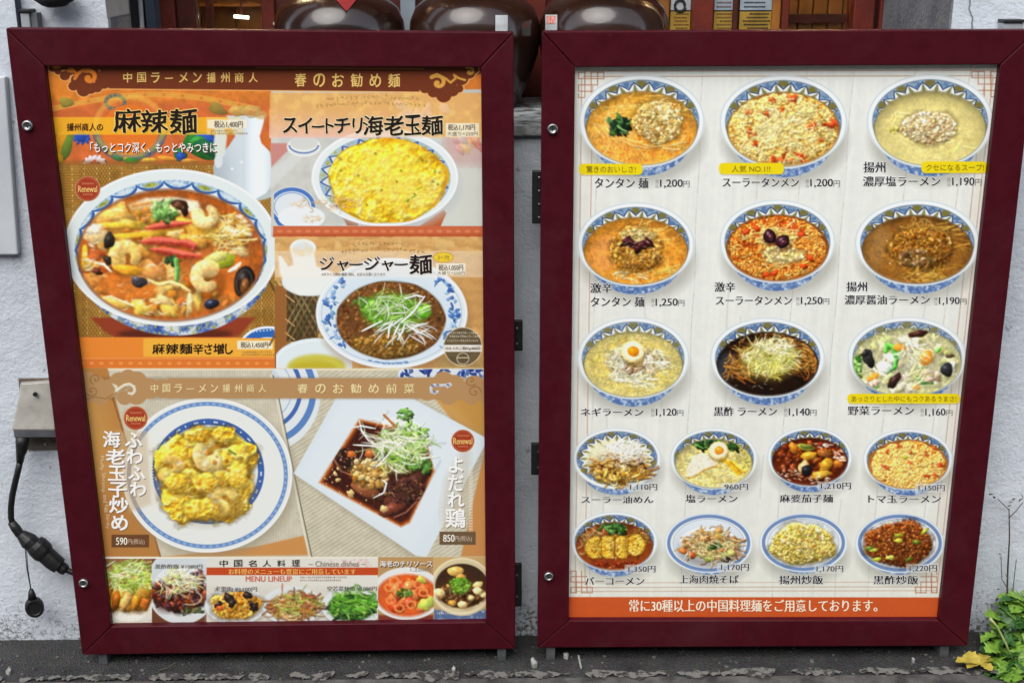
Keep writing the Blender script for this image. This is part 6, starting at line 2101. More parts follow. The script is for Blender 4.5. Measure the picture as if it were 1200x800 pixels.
def board(outer, inner, name, label, bolts, hinges, feet, gx):
    P = [at(x, y, 0) for x, y in outer]
    Q = [at(x, y, 0) for x, y in inner]
    bx = sum(p[0] for p in P) / 4
    b = thing(name, (bx, .035, 0), label, 'menu board', 'maroon framed menu boards')
    for i in range(4):
        j = (i + 1) % 4
        pts = [(P[i][0], P[i][2]), (P[j][0], P[j][2]), (Q[j][0], Q[j][2]), (Q[i][0], Q[i][2])]
        # a hair's gap at every mitre
        c = np.array(pts)
        e = (c[1] - c[0]) / np.linalg.norm(c[1] - c[0]) * .0005
        c += np.array((e, -e, -e, e))
        bm = NB()
        prism(bm, [tuple(v) for v in c], 0, .03)
        obj('frame_rail', bm, M_FRAME, b, bevel=.0022, seg=3)
    zs, xs = [p[2] for p in P], [p[0] for p in P]
    bm = NB(); flat_box(bm, max(xs[0], xs[3]) + .004, min(xs[1], xs[2]) - .004, .0305, .078, max(zs[2], zs[3]) + .004, min(zs[0], zs[1]) - .004)
    obj('back_case', bm, M_BOX, b, bevel=.002)
    for x, y in bolts:
        c = at(x, y, 0)
        bm = NB(); lathe(bm, [(.0095, .001), (.0098, -.003), (.0088, -.0062), (.0062, -.0072), (.0058, -.0060), (.0015, -.0058)], 24, 'Y', c)
        k = obj('bolt', bm, M_STEEL, b, smooth=True)
        bm = NB(); flat_box(bm, c[0] - .0042, c[0] + .0042, -.0066, -.0056, c[2] - .0006, c[2] + .0006)
        flat_box(bm, c[0] - .0006, c[0] + .0006, -.0067, -.0055, c[2] - .0042, c[2] + .0042)
        obj('slot', bm, M_BLACK, k)
    for x0, x1, y0, y1 in hinges:
        a, d = at(x0, y0, .03), at(x1, y1, .03)
        bm = NB(); flat_box(bm, a[0], d[0], .028, .036, d[2], a[2])
        h = obj('hinge', bm, M_BLACK, b, bevel=.002)
        for k in range(4 if y1 - y0 > 60 else 2):
            t = (k + .5) / (4 if y1 - y0 > 60 else 2)
            bm = NB(); lathe(bm, [(.0022, .029), (.002, .0262), (.0008, .0258)], 10, 'Y', ((a[0] + d[0]) / 2, 0, a[2] + (d[2] - a[2]) * t))
            obj('screw', bm, M_STEEL, h)
    for x, z_ in feet:
        fxx = at(x, 770, .02)[0]
        bm = NB(); flat_box(bm, fxx - .009, fxx + .009, .006, .06, 0.0, .034)
        obj('foot', bm, M_FOOT, b, bevel=.0015)
    return b


BL = board([(6.5, 33), (602, 38), (604, 760), (96, 767)], LQ, 'menu_board', 'left menu board with an orange seasonal poster of five large dishes', [(33, 147), (98.5, 682)], [(599, 612.5, 375, 411), (600, 611.5, 660, 710)], [(123, 0), (588, 0)], 0)
BR = board([(635.5, 37), (1216, 35), (1134, 756.5), (630, 758.6)], RQ, 'menu_board', 'right menu board with a white poster of seventeen noodle and rice dishes', [(647.5, 151), (643, 674)], [(623.5, 640, 200, 262), (622.5, 639, 519, 556)], [(645, 0), (1103, 0)], 0)


def grow(q, k=6):
    c = np.array(q, float)
    return c + (c - c.mean(0)) / np.linalg.norm(c - c.mean(0), axis=1)[:, None] * k * 1.4


PY = .015
PLANE[0] = PY
PL_ = emit(L, 0, grow(LQ), 'poster', BL, PY)
PR_ = emit(R, 0, grow(RQ), 'poster', BR, PY)
for i, (lb, f, bx) in enumerate(LD):
    tag(emit(L, i + 1, grow(LQ), 'dish_picture', PL_, PY), lb)
for i in range(4):
    tag(emit(L, 40 + i, grow(LQ), 'round_stamp', PL_, PY), 'dark grey-brown round stamp with a white band' if i == 3 else None)
emit(L, 50, grow(LQ), 'tan_ribbon', PL_, PY)
emit(L, 51, grow(LQ), 'brown_header', PL_, PY)
for i in range(len(LP)):
    emit(L, 60 + i, None, 'price_plate', PL_, PY)
for i, d_ in enumerate(RDISH):
    tag(emit(R, i + 1, grow(RQ), 'dish_picture', PR_, PY), d_[0])
for i in range(4):
    emit(R, 40 + i, None, 'yellow_callout', PR_, PY)
emit(R, 50, grow(RQ), 'orange_footer', PR_, PY)

# ---- writing on the noodle list
BK, GY, WH = (34, 34, 36), (120, 122, 124), (240, 238, 228)
HALO = ((232, 232, 226), .035)
NAMES = [('タンタン 麺', 697.2, 759.6, 208.2, 220.6), ('スーラータンメン', 847, 936, 208.2, 218.9), ('揚州', 1012, 1037.5, 189.6, 202.2), ('濃厚塩ラーメン', 1011.6, 1102, 206.6, 218.4),
         ('激辛', 692, 717.3, 331.4, 343), ('タンタン 麺', 692.4, 755, 347.5, 359.2), ('激辛', 837.6, 861.6, 330.4, 341.7), ('スーラータンメン', 839, 928, 346.6, 357), ('揚州', 992, 1016, 330, 341.4), ('濃厚醤油ラーメン', 990, 1089.6, 345.6, 356.6),
         ('ネギラーメン', 681, 753.7, 477.8, 487.2), ('黒酢 ラーメン', 836.7, 910.4, 476.3, 487.1), ('野菜ラーメン', 993.8, 1071, 475.4, 486),
         ('スーラー油めん', 681.4, 765.4, 580.8, 589.3), ('塩ラーメン', 803.6, 864, 579, 588.3), ('麻婆茄子麺', 914, 976, 578.8, 588.4), ('トマ玉ラーメン', 1017.7, 1102.4, 580, 588.7),
         ('パーコーメン', 685.6, 755, 675.5, 684.8), ('上海肉焼そば', 796, 865.7, 673, 683.2), ('揚州炒飯', 913, 964.5, 673.4, 684), ('黒酢炒飯', 1023.6, 1076, 673.6, 684.2)]
for s_, x0, x1, y0, y1 in NAMES:
    write(s_, (x0, x1, y0, y1), BK, PR_, 'dish_name', MINCHO, halo=HALO)
for s_, x0, x1, y0, y1, xy, xz in (('1,200', 773.7, 800, 210.2, 220.4, 800.6, 768), ('1,200', 949.7, 976, 209.6, 219.8, 976.8, 944), ('1,190', 1116, 1141.8, 208, 218.6, 1142.6, 1110),
                                   ('1,250', 768.4, 794, 349.6, 359.4, 794.5, 763), ('1,250', 938.7, 963.7, 347.8, 357.6, 964.3, 933), ('1,190', 1100.5, 1124.4, 348, 357.6, 1125.2, 1094.7),
                                   ('1,120', 768.8, 792.7, 478.4, 488, 793.2, 763), ('1,140', 924.5, 948.8, 478, 487.8, 949.3, 919), ('1,160', 1084.5, 1107.8, 478.4, 487.8, 1108.6, 1078.7)):
    write(s_, (x0, x1, y0, y1), (50, 50, 52), PR_, 'price', SERIF, halo=HALO)
    write('円', (xy, xy + 7.6, y0 + 2, y1 - 1), (96, 98, 100), PR_, 'yen_sign', THIN)
    write('税\n込', (xz, xz + 4, y0 + .2, y1 - .4), (150, 150, 150), PR_, 'tax_note', THIN)
for s_, x0, x1, y0, y1 in (('1,110円', 738.5, 770, 566.6, 574.4), ('960円', 849, 876.5, 566.5, 573.8), ('1,210円', 962, 997, 565.2, 573.2), ('1,150円', 1076.5, 1107, 567.8, 575.2),
                           ('1,350円', 736.5, 768, 662.4, 670.4), ('1,170円', 845, 877.5, 660.2, 668.4), ('1,170円', 957, 988, 662.2, 670), ('1,220円', 1066, 1098, 661.4, 669.6)):
    write(s_, (x0, x1, y0, y1), (64, 64, 68), PR_, 'price', SERIF, halo=HALO)
for s_, x0, x1, y0, y1 in (('驚きのおいしさ!', 687, 745, 194.4, 202.4), ('人気 NO.1!!', 857.5, 902.5, 193.8, 201.8), ('クセになるスープ!', 1085.3, 1153, 192.4, 200), ('あっさりとした中にもコクあるうまさ!', 998, 1120.6, 463.6, 470.4)):
    write(s_, (x0, x1, y0, y1), (128, 106, 20), PR_, 'slogan', THIN)
write('常に30種以上の中国料理麺をご用意しております。', (737.5, 1028, 702, 716.4), (250, 224, 196), PR_, 'footer_text', MINCHO)

# ---- writing on the seasonal poster
GOLD, CRM = (232, 184, 104), (230, 204, 150)
DK = (28, 14, 8)
for i, ch in enumerate('中国ラーメン揚州商人'):
    x = 144.5 + i * 16.35
    write(ch, (x, x + (10 if ch not in 'ー' else 9), 85.4, 96.8), GOLD, PL_, 'header_letter', BRUSHS)
    x = 176.6 + i * 14.05
    write(ch, (x, x + 8.6, 450, 459.4), CRM, PL_, 'ribbon_letter', BRUSHS)
for i, ch in enumerate('春のお勧め麺'):
    x = 345.5 + i * 21.9
    write(ch, (x, x + 13.4, 86 + i * .15, 101.5 + i * .15), GOLD, PL_, 'header_letter', BRUSHS)
for i, ch in enumerate('春のお勧め前菜'):
    x = 348.7 + i * 20.8
    write(ch, (x, x + 12, 449.6, 460.4), CRM, PL_, 'ribbon_letter', BRUSHS)
for (ch, x0, x1, y0, y1) in (('麻', 133.4, 165, 127.5, 155), ('辣', 165.5, 196, 129, 155.6), ('麺', 199, 230, 128, 156.8)):
    write(ch, (x0, x1, y0, y1), DK, PL_, 'title_letter', BRUSH, halo=((252, 206, 120), .03))
write('揚州商人の', (78.2, 120.6, 144.6, 153.4), (60, 26, 8), PL_, 'subtitle', BRUSHS)
write('「もっとコク深く、もっとやみつきに', (106, 253.5, 166.8, 179), (250, 246, 230), PL_, 'slogan', dict(off=0, nib=pen(.01, 4)), shadow=(74, 34, 20))
tx = [(331.6, 347.8), (349.5, 365.5), (365.6, 380), (381.8, 391), (392.2, 410.2), (413.4, 424.4), (425.8, 448.8), (450.2, 472.8), (474, 492.9), (494, 518.4)]
for i, ch in enumerate('スイートチリ海老玉麺'):
    k = i < 6
    write(ch, (*tx[i], 138.5 if k else 135.8, 156 if k else 158.4), DK, PL_, 'title_letter', BRUSH, halo=((246, 220, 176), .03))
jx = [(375.2, 391), (395, 408.6), (409.6, 425), (427, 444.6), (447.6, 461), (462.6, 477.6), (480, 505.6)]
for i, ch in enumerate('ジャージャー麺'):
    y0, y1 = (298.6, 321) if ch == '麺' else (305.5, 316.6) if ch == 'ャ' else (301.5, 316)
    write(ch, (*jx[i], y0, y1), DK, PL_, 'title_letter', BRUSH, halo=((246, 232, 214), .03))
jx = [178.7, 194.4, 210.5, 226.5, 239.5, 250, 264, 274.4]
for i, ch in enumerate('麻辣麺辛さ増し'):
    write(ch, (jx[i], jx[i + 1] - 1.6, 402.6, 414.4), DK, PL_, 'title_letter', BRUSH)
for s_, x0, x1, y0, y1 in (('税込1,400円', 251, 284.5, 141.6, 150), ('税込1,170円', 525, 556.5, 145.6, 153), ('税込1,050円', 514, 542.6, 309.8, 317.2), ('税込1,450円', 282, 314, 400.4, 407.6)):
    write(s_, (x0, x1, y0, y1), (110, 92, 80), PL_, 'price', SERIF)
write('大盛り+250円', (524, 560, 154.2, 159.2), (130, 110, 100), PL_, 'portion_note', THIN)
write('大盛り+250円', (512.5, 544.5, 317.8, 321.6), (130, 110, 100), PL_, 'portion_note', THIN)
write('スープ付', (512.6, 526.6, 299.2, 304.2), (120, 84, 20), PL_, 'badge_text', THIN)
write('※半ライス又は 野菜 無料、お好み次第になります', (377, 451.5, 319.4, 323.4), (110, 100, 90), PL_, 'small_note', THIN)
cs = [('海', 121, 140.6, 505, 523.8), ('老', 124.4, 146, 526, 543.4), ('玉', 127, 146.8, 545.7, 562.8), ('子', 127.4, 148.6, 565, 582), ('炒', 128.4, 150.2, 582.8, 600.6), ('め', 130.7, 149.6, 603.4, 620.6),
      ('ふ', 146.6, 166, 506.4, 523.6), ('わ', 148.4, 166.8, 526.4, 543), ('ふ', 150.6, 169.6, 545.8, 562), ('わ', 152.4, 170.8, 564.6, 580.8),
      ('よ', 525.8, 542.2, 535.2, 553.4), ('だ', 525.4, 542.8, 556.4, 575), ('れ', 524.6, 543.8, 576.4, 593.6), ('鶏', 522.4, 545.2, 595.6, 617.8)]
for ch, x0, x1, y0, y1 in cs:
    write(ch, (x0, x1, y0, y1), (252, 250, 242), PL_, 'title_letter', dict(off=0, nib=pen(.03, 6, .5, -.7), wob=.015), shadow=(120, 90, 60))
write('Fluffy Shrimp and Egg Stir-fry', (117.2, 121.4, 533.5, 575), (226, 206, 170), PL_, 'english_name', THIN, rot=True) if False else None
en = 'Fluffy Shrimp and Egg Stir-fry'
for a, b2, st in ((534, 551, 'Fluffy'), (553.5, 577, 'Shrimp'), (579.5, 588.5, 'and'), (591, 600, 'Egg'), (602, 619, 'Stir-fry')):
    k = (a - 534) * .098
    write(st, (116.6 + k, 121.8 + k, a, b2), (222, 198, 156), PL_, 'english_name', THIN, rot=True)
write('590', (136, 149, 629.4, 638), (240, 226, 200), PL_, 'price', SERIF)
write('円(税込)', (149.8, 169.4, 631, 638.2), (206, 180, 150), PL_, 'price', THIN)
write('850', (519.4, 532.6, 626, 634.4), (240, 230, 210), PL_, 'price', SERIF)
write('円(税込)', (533.2, 553, 627.4, 634.8), (200, 180, 156), PL_, 'price', THIN)
for x, y in ((102.7, 221.4), (159, 489.6), (542.4, 516.4)):
    write('Renewal', (x - 11, x + 11, y - 3.6, y + 3.8), (244, 184, 110), PL_, 'stamp_text', SERIF)
write('ひとくちご飯50g ¥40円', (522.4, 562.6, 405.6, 410.6), (110, 100, 84), PL_, 'stamp_text', THIN)
for i, ch in enumerate('中国名人料理'):
    x = 257.4 + i * 16.9
    write(ch, (x, x + 9.4, 655.8, 663.6), (40, 34, 30), PL_, 'menu_heading', BRUSHS)
write('~ Chinese dishes ~', (362, 428, 657, 663.4), (140, 128, 116), PL_, 'menu_heading', SERIF)
write('お料理のメニューも豊富にご用意しています', (268, 417, 666, 672.6), (246, 178, 96), PL_, 'menu_heading', MINCHO)
write('MENU LINEUP', (288, 342, 674.6, 681), (196, 96, 70), PL_, 'menu_heading', SERIF)
write('木須肉 ¥1100円', (251, 301, 687, 693), (110, 104, 96), PL_, 'caption', MINCHO)
write('空芯菜炒め ¥1080円', (383.5, 441.5, 686.4, 692), (96, 92, 84), PL_, 'caption', MINCHO)
write('黒酢酢豚 ¥1080円', (181.6, 237, 660.6, 666), (110, 108, 104), PL_, 'caption', MINCHO)
write('海老のチリソース', (445, 506.5, 656.6, 663.6), (240, 232, 214), PL_, 'caption', BOLD, shadow=(90, 60, 36))
write('1,220円', (481, 505, 665, 669.4), (130, 124, 116), PL_, 'caption', THIN)

# ---------------------------------------------------------------- jars on the sill
M_JAR = noise_mat('brown_glaze', (30, 17, 12), (54, 29, 18), 6, .2, bump=.12, bscale=10, rr=.06, coat=.35)
M_CLOTH = noise_mat('red_cloth', (116, 18, 20), (150, 28, 28), 20, .8, bump=.2, bscale=90)
M_PAPER = noise_mat('white_paper', (166, 170, 172), (190, 194, 194), 30, .7)
JAR = None
JLBL = [('brown glazed jar with a pointed red cloth over its shoulder, leftmost of the three', 396), ('brown glazed jar with a plain white sticker, standing in the gap between the boards', 556), ('brown glazed jar with a red-printed white sticker, rightmost of the three', 709)]
prof = [(.078, 0), (.086, .004), (.112, .055), (.129, .105), (.134, .14), (.131, .172), (.120, .198), (.098, .218), (.074, .230), (.062, .238), (.060, .25), (.068, .258), (.068, .266), (.05, .27)]
for i, (lb, px) in enumerate(JLBL):
    jx_ = at(px, 20, .36)[0]
    if JAR is None:
        JAR = thing('storage_jar', (jx_, .375, SILL_Z), lb, 'jar', 'brown jars on the sill')
        bm = NB(); lathe(bm, prof, 56, 'Z', (jx_, .375, SILL_Z))
        jb = obj('jar_body', bm, M_JAR, JAR, smooth=True)
        jar = JAR
    else:
        jar = JAR.copy(); COL.objects.link(jar)
        c = jb.copy(); COL.objects.link(c); c.parent = jar
        c.matrix_parent_inverse = jb.matrix_parent_inverse
        jar.location = (jx_, .375, SILL_Z)
        jar.rotation_euler.z = i * 1.3
        jar['label'] = lb


def jar_patch(px0, px1, py0, py1, jx_, name, mat, parent, point=False, lift=.002):
    """a patch laid on a jar's flank; picture box to height and angle"""
    bm = NB()
    n, m2 = 10, 10
    g = []
    for b_ in range(m2 + 1):
        row = []
        for a_ in range(n + 1):
            u, v = a_ / n, b_ / m2
            if point:
                u2 = .5 + (u - .5) * (1 - v) ** .9
            else:
                u2 = u
            px, py = px0 + (px1 - px0) * u2, py0 + (py1 - py0) * v
            dx, dz = (float(k) for k in ray(px, py))
            # walk along the view ray to the jar's skin
            lo_, hi = 2.3 + .2, 2.3 + .375
            for _ in range(34):
                t = (lo_ + hi) / 2
                X, Y, Z = dx * t - jx_, -2.3 + t - .375, CAM_Z + dz * t - SILL_Z
                rr = np.interp(Z, [p[1] for p in prof], [p[0] for p in prof])
                if math.hypot(X, Y) > rr + lift: lo_ = t
                else: hi = t
            row.append(bm.verts.new((dx * lo_, -2.3 + lo_, CAM_Z + dz * lo_)))
        g.append(row)
    for b_ in range(m2):
        for a_ in range(n):
            bm.faces.new((g[b_][a_], g[b_][a_ + 1], g[b_ + 1][a_ + 1], g[b_ + 1][a_]))
    bmesh.ops.remove_doubles(bm, verts=bm.verts, dist=1e-5)
    return obj(name, bm, mat, parent, smooth=True)


jars = [o for o in COL.objects if o.name.startswith('storage_jar')]
jars.sort(key=lambda o: o.location.x)


def unrot(o, jar):
    # parts built in world place under a turned jar
    o.matrix_parent_inverse = jar.matrix_basis.inverted() if False else (Matrix.Translation(jar.location) @ Matrix.Rotation(jar.rotation_euler.z, 4, 'Z')).inverted()
    return o


unrot(jar_patch(384, 428, -14, 13.5, jars[0].location.x, 'red_cloth', M_CLOTH, jars[0], True, .004), jars[0])
unrot(jar_patch(580.5, 595, 18, 42, jars[1].location.x, 'sticker', M_PAPER, jars[1]), jars[1])
s3 = unrot(jar_patch(639, 653, 17.5, 42, jars[2].location.x, 'sticker', M_PAPER, jars[2]), jars[2])
w_ = unrot(jar_patch(640.5, 651, 19, 28, jars[2].location.x, 'red_mark', noise_mat('red_print', (190, 70, 60), (226, 180, 170), 160, .7), jars[2], False, .0026), jars[2])

# ---------------------------------------------------------------- notices on the shop window
M_YEL = noise_mat('yellow_print', (150, 116, 30), (176, 142, 52), 20, .6)
M_BLU = noise_mat('pale_blue_print', (140, 154, 166), (160, 172, 182), 20, .6)
M_INKB = noise_mat('black_print', (22, 22, 26), (36, 36, 42), 20, .6)
for i, (px0, px1, lb) in enumerate(((786, 808, 'narrow notice with a black curl on white above yellow, left of the red post'), (837, 859.5, 'blue and yellow notice beside the red post, left of the thin mullion'), (867, 905, 'wide blue and yellow notice, right of the thin mullion'))):
    a, d = at(px0, 13.5, FY + .02), at(px1, 44, FY + .02)
    top = at(px0, -20, FY + .02)[2]
    t_ = thing('window_notice', ((a[0] + d[0]) / 2, FY + .02, d[2]), lb, 'notice', 'notices on the shop window')
    bm = NB(); flat_box(bm, a[0], d[0], FY + .0205, FY + .022, d[2], a[2])
    obj('yellow_panel', bm, M_YEL, t_)
    bm = NB(); flat_box(bm, a[0], d[0], FY + .0205, FY + .022, a[2] + .002, top)
    obj('pale_panel', bm, M_PAPER if i == 0 else M_BLU, t_)
    bm = NB(); flat_box(bm, a[0], d[0], FY + .0202, FY + .022, a[2] - .0005, a[2] + .0025)
    obj('rule', bm, M_INKB, t_)
    bm = NB()
    rr_ = random.Random(i)
    w_ = d[0] - a[0]
    for k in range(5):
        z = a[2] - .007 - k * .0075
        x0 = a[0] + w_ * rr_.uniform(.1, .3)
        while x0 < d[0] - w_ * .15:
            x1 = min(x0 + rr_.uniform(.002, .005), d[0] - w_ * .08)
            flat_box(bm, x0, x1, FY + .0195, FY + .0204, z, z + .0028)
            x0 = x1 + .0012
    for k in range(3):
        z = a[2] + .008 + k * .009
        if i == 0: break
        x0 = a[0] + w_ * .12
        while x0 < d[0] - w_ * .3:
            x1 = x0 + rr_.uniform(.002, .005)
            flat_box(bm, x0, x1, FY + .0195, FY + .0204, z, z + .0028)
            x0 = x1 + .0014
    obj('small_print', bm, noise_mat('brown_print', (120, 70, 24), (90, 70, 50), 30, .6) if i < 2 else M_INKB, t_)
    if i == 0:
        bm = NB(); c = at(797, 7, FY + .019)
        tube(bm, [(c[0] + .010 * math.cos(q_) * (1 + .25 * q_ / 6), FY + .0188, c[2] + .012 * math.sin(q_)) for q_ in [k * .5 for k in range(13)]], .003, 6)
        obj('black_curl', bm, M_INKB, t_)

# ---------------------------------------------------------------- fittings on the wall
WY = WALL_Y - .001
M_METAL = noise_mat('weathered_zinc', (146, 142, 134), (172, 168, 160), 22, .55, metal=.15, bump=.1, bscale=60)
M_RUST = noise_mat('dirty_plate', (70, 62, 54), (112, 100, 88), 30, .8)
c0 = at(40, 480, WY)
box = thing('outlet_box', (c0[0], WY, c0[2]), 'grey weatherproof outlet hood on the left wall with a black plug below', 'outlet box')
bm = NB()
A = [at(x, y, WY - .045) for x, y in ((22, 452.5), (60, 449.5), (66, 503), (14.5, 503))]
Bk = [at(x, y, WY) for x, y in ((24, 447), (60, 444.5), (64, 503), (18, 503))]
vf = [bm.verts.new((p[0], WY - (.028 if i < 2 else .05), p[2])) for i, p in enumerate(A)]
vb = [bm.verts.new(p) for p in Bk]
bm.faces.new(vf)
for i in range(4):
    j = (i + 1) % 4
    bm.faces.new((vf[j], vf[i], vb[i], vb[j]))
obj('hood', bm, M_METAL, box, bevel=.003)
bm = NB()
p, q = at(14.8, 503.5, WY - .05), at(66, 513, WY - .05)
flat_box(bm, p[0], q[0], WY - .048, WY - .004, q[2], p[2] - .001)
obj('hood_lip', bm, noise_mat('grey_lip', (70, 72, 76), (92, 94, 98), 20, .5), box, bevel=.002)
bm = NB(); p, q = at(22, 443, WY), at(68, 526, WY); flat_box(bm, p[0], q[0], WY - .004, WY + .004, q[2], p[2])
obj('backing_plate', bm, M_RUST, box, bevel=.001)
c = at(42, 461, WY - .036)
bm = NB(); lathe(bm, [(.0045, -.002), (.0042, -.006), (.001, -.0065)], 14, 'Y', c)
obj('screw', bm, M_BLACK, box)
c = at(54, 519, WY)
bm = NB(); lathe(bm, [(.003, 0), (.003, -.006), (.001, -.0065)], 12, 'Y', c)
obj('screw', bm, M_STEEL, box)

pc = thing('power_cable', (*at(26, 525, WY)[:2], at(26, 525, WY)[2]), 'black power cable hanging from the outlet hood to a chunky connector and cap', 'cable')
CY = .06


def path(pts, Y=CY): return [at(x, y, Y) for x, y in pts]


bm = NB(); tube(bm, path([(26, 511), (26, 520), (25.5, 527), (24, 533), (23.5, 541)]), [.0125, .0125, .011, .0085, .007], 14)
obj('plug', bm, M_BLACK, pc, smooth=True)
pts = [(23.5, 540), (21, 552), (17.5, 566), (14.5, 580), (12.8, 594), (13, 606), (15.5, 617)]
bm = NB(); tube(bm, path(pts), .0062, 12)
obj('cord', bm, M_BLACK, pc, smooth=True)
ax = [(15, 615), (19, 620), (24, 626), (31, 632), (45, 643), (54, 651), (68, 661)]
bm = NB(); tube(bm, path([(13, 611), (18, 618), (23, 625), (27, 628.5)]), [.0075, .0095, .0095, .008], 14)
con = obj('connector', bm, M_BLACK, pc, smooth=True)
for pts, rr_ in (([(24, 625), (33, 633), (43, 641)], [.010, .0175, .0165]), ([(40, 636.5), (44, 640), (50, 646), (53.5, 649)], [.0195, .0225, .0225, .02]), ([(53, 649), (62, 657), (70, 663)], [.0185, .0185, .017]), ([(70, 663), (75, 666.5), (78, 668.5)], [.012, .012, .010]), ([(77, 667), (90, 672), (104, 676)], [.006, .006, .006])):
    bm = NB(); tube(bm, path(pts), rr_, 18)
    obj('collar', bm, M_BLACK, con, bevel=.0015)
bm = NB()
for s_ in (0, 1.5):
    tube(bm, path([(29.5 + s_, 638), (30 + s_, 650), (31.5 + s_ * .7, 665), (34 + s_ * .5, 680), (36.5 + s_ * .2, 692)]), .0009, 6)
obj('tether', bm, M_BLACK, pc)
bm = NB(); tube(bm, path([(36.5, 690), (37, 695), (38, 701)]), [.004, .007, .009], 12)
obj('cap_neck', bm, M_BLACK, pc, smooth=True)
cc = at(40.5, 711, CY)
bm = NB(); lathe(bm, [(.0165, .01), (.0185, .006), (.0185, -.004), (.0165, -.009), (.012, -.0095), (.011, -.0075), (.004, -.0075)], 28, 'Y', (0, 0, 0))
for v in bm.verts: v.co.z *= 1.18
rot = Matrix.Rotation(-.2, 4, 'Y') @ Matrix.Rotation(.35, 4, 'Z')
bmesh.ops.transform(bm, matrix=Matrix.Translation(cc) @ rot, verts=bm.verts)
obj('cap', bm, M_BLACK, pc, bevel=.001)

# white panel at the left edge
a, b2, c, d_ = at(-60, 90, .09), at(-4, 90, .09), at(21.5, 298.5, .09), at(-60, 299.5, .09)
bm = NB(); prism(bm, [(a[0], a[2]), (b2[0] + .016, a[2]), (c[0], c[2]), (a[0], c[2])], .088, WALL_Y - .001)
wp = tag(obj('white_panel', bm, noise_mat('painted_panel', (186, 192, 198), (202, 207, 212), 8, .55), bevel=.003), 'smooth white panel fixed to the wall at the left edge', 'panel')
# small grey boxes peeping over the boards, fixed to the wall
M_PLAS = noise_mat('pale_grey_plastic', (150, 154, 158), (170, 174, 178), 10, .5)
for (x0, x1, y0), lb in (((25.5, 41, 15), 'pale grey box with a black cap behind the top left of the left board'), ((1174, 1194, 27), 'low grey box with a black cap behind the top right of the right board')):
    a, d = at(x0, y0, .085), at(x1, 60, .085)
    t_ = thing('conduit_box', ((a[0] + d[0]) / 2, WALL_Y, d[2]), lb, 'conduit box')
    bm = NB(); flat_box(bm, a[0], d[0], .075, WALL_Y - .001, d[2], a[2]); obj('box_body', bm, M_PLAS, t_, bevel=.002)
    bm = NB(); flat_box(bm, a[0] - .001, d[0] + .003, .072, WALL_Y - .001, a[2] + .0005, a[2] + .006); obj('black_cap', bm, M_BLACK, t_, bevel=.001)
    if x0 < 100:
        bm = NB(); flat_box(bm, d[0] + .001, d[0] + .012, .08, WALL_Y - .001, d[2], a[2] - .0005); obj('dark_side', bm, noise_mat('grey_side', (90, 94, 98), (110, 114, 118), 10, .6), t_)
a, d = at(19.3, -40, .09), at(25, 60, .09)
bm = NB(); flat_box(bm, a[0] - .004, d[0] - .001, .085, WALL_Y - .001, d[2], a[2])
tag(obj('dark_conduit', bm, noise_mat('navy_conduit', (20, 26, 40), (32, 38, 52), 12, .5), bevel=.002), 'dark navy upright conduit beside the pale grey box', 'conduit')
c = at(64, -4, .07)  # dark rounded lump of unknown kind, not a lamp
bm = NB(); bmesh.ops.create_icosphere(bm, subdivisions=4, radius=1)
rr_ = random.Random(5)
from mathutils import noise as mn
for v in bm.verts:
    k = 1 + .18 * mn.noise(v.co * 2.2)
    v.co = Vector((v.co.x * .036 * k, v.co.y * .03, v.co.z * .019 * k)) + Vector(c)
tag(obj('dark_fitting', bm, noise_mat('dull_black', (20, 20, 22), (36, 34, 34), 30, .8), smooth=True), 'dark rounded fitting at the top of the left wall', 'fitting')

# ---------------------------------------------------------------- weeds, leaf and litter
def leaf_mat(name, c1, c2):
    mt = noise_mat(name, c1, c2, 60, .5, bump=.15, bscale=200, bdist=.002)
    b = [x for x in mt.node_tree.nodes if x.type == 'BSDF_PRINCIPLED'][0]
    b.inputs['Subsurface Weight'].default_value = .0
    return mt


M_L1 = leaf_mat('green_leaf', (84, 124, 34), (132, 170, 62))
M_L2 = leaf_mat('dark_green_leaf', (34, 70, 26), (60, 104, 38))
M_L3 = leaf_mat('yellow_leaf', (150, 130, 40), (186, 166, 70))
M_STEM = noise_mat('dry_stem', (52, 48, 40), (84, 76, 60), 30, .8)
M_PALE = noise_mat('pale_stem', (150, 160, 90), (180, 184, 120), 30, .6)


def leaf(bm, base, dirv, L_, wd, lobes=4, droop=.6, seed=0, cut=.45):
    r = random.Random(seed)
    dirv = Vector(dirv).normalized()
    side = dirv.cross(Vector((0, 0, 1)))
    if side.length < .1: side = Vector((1, 0, 0))
    side.normalize()
    side = (side + Vector((0, 0, r.uniform(-.4, .4)))).normalized()
    n = lobes * 4
    prev = None
    for i in range(n + 1):
        t = i / n
        p = Vector(base) + dirv * L_ * t + Vector((0, 0, -droop * L_ * t * t))
        env = math.sin(math.pi * min(1, .06 + t * .96)) ** .7 * (.6 + .5 * t) if t < .97 else .05
        lob = 1 - cut * (.5 + .5 * math.cos(t * lobes * 2 * math.pi))
        w = wd * env * lob * r.uniform(.88, 1.1)
        up = Vector((0, 0, .22 * w))
        cur = (bm.verts.new(p - side * w + up + dirv * w * .25), bm.verts.new(p), bm.verts.new(p + side * w + up + dirv * w * .25))
        if prev:
            bm.faces.new((prev[0], cur[0], cur[1], prev[1]))
            bm.faces.new((prev[1], cur[1], cur[2], prev[2]))
        prev = cur


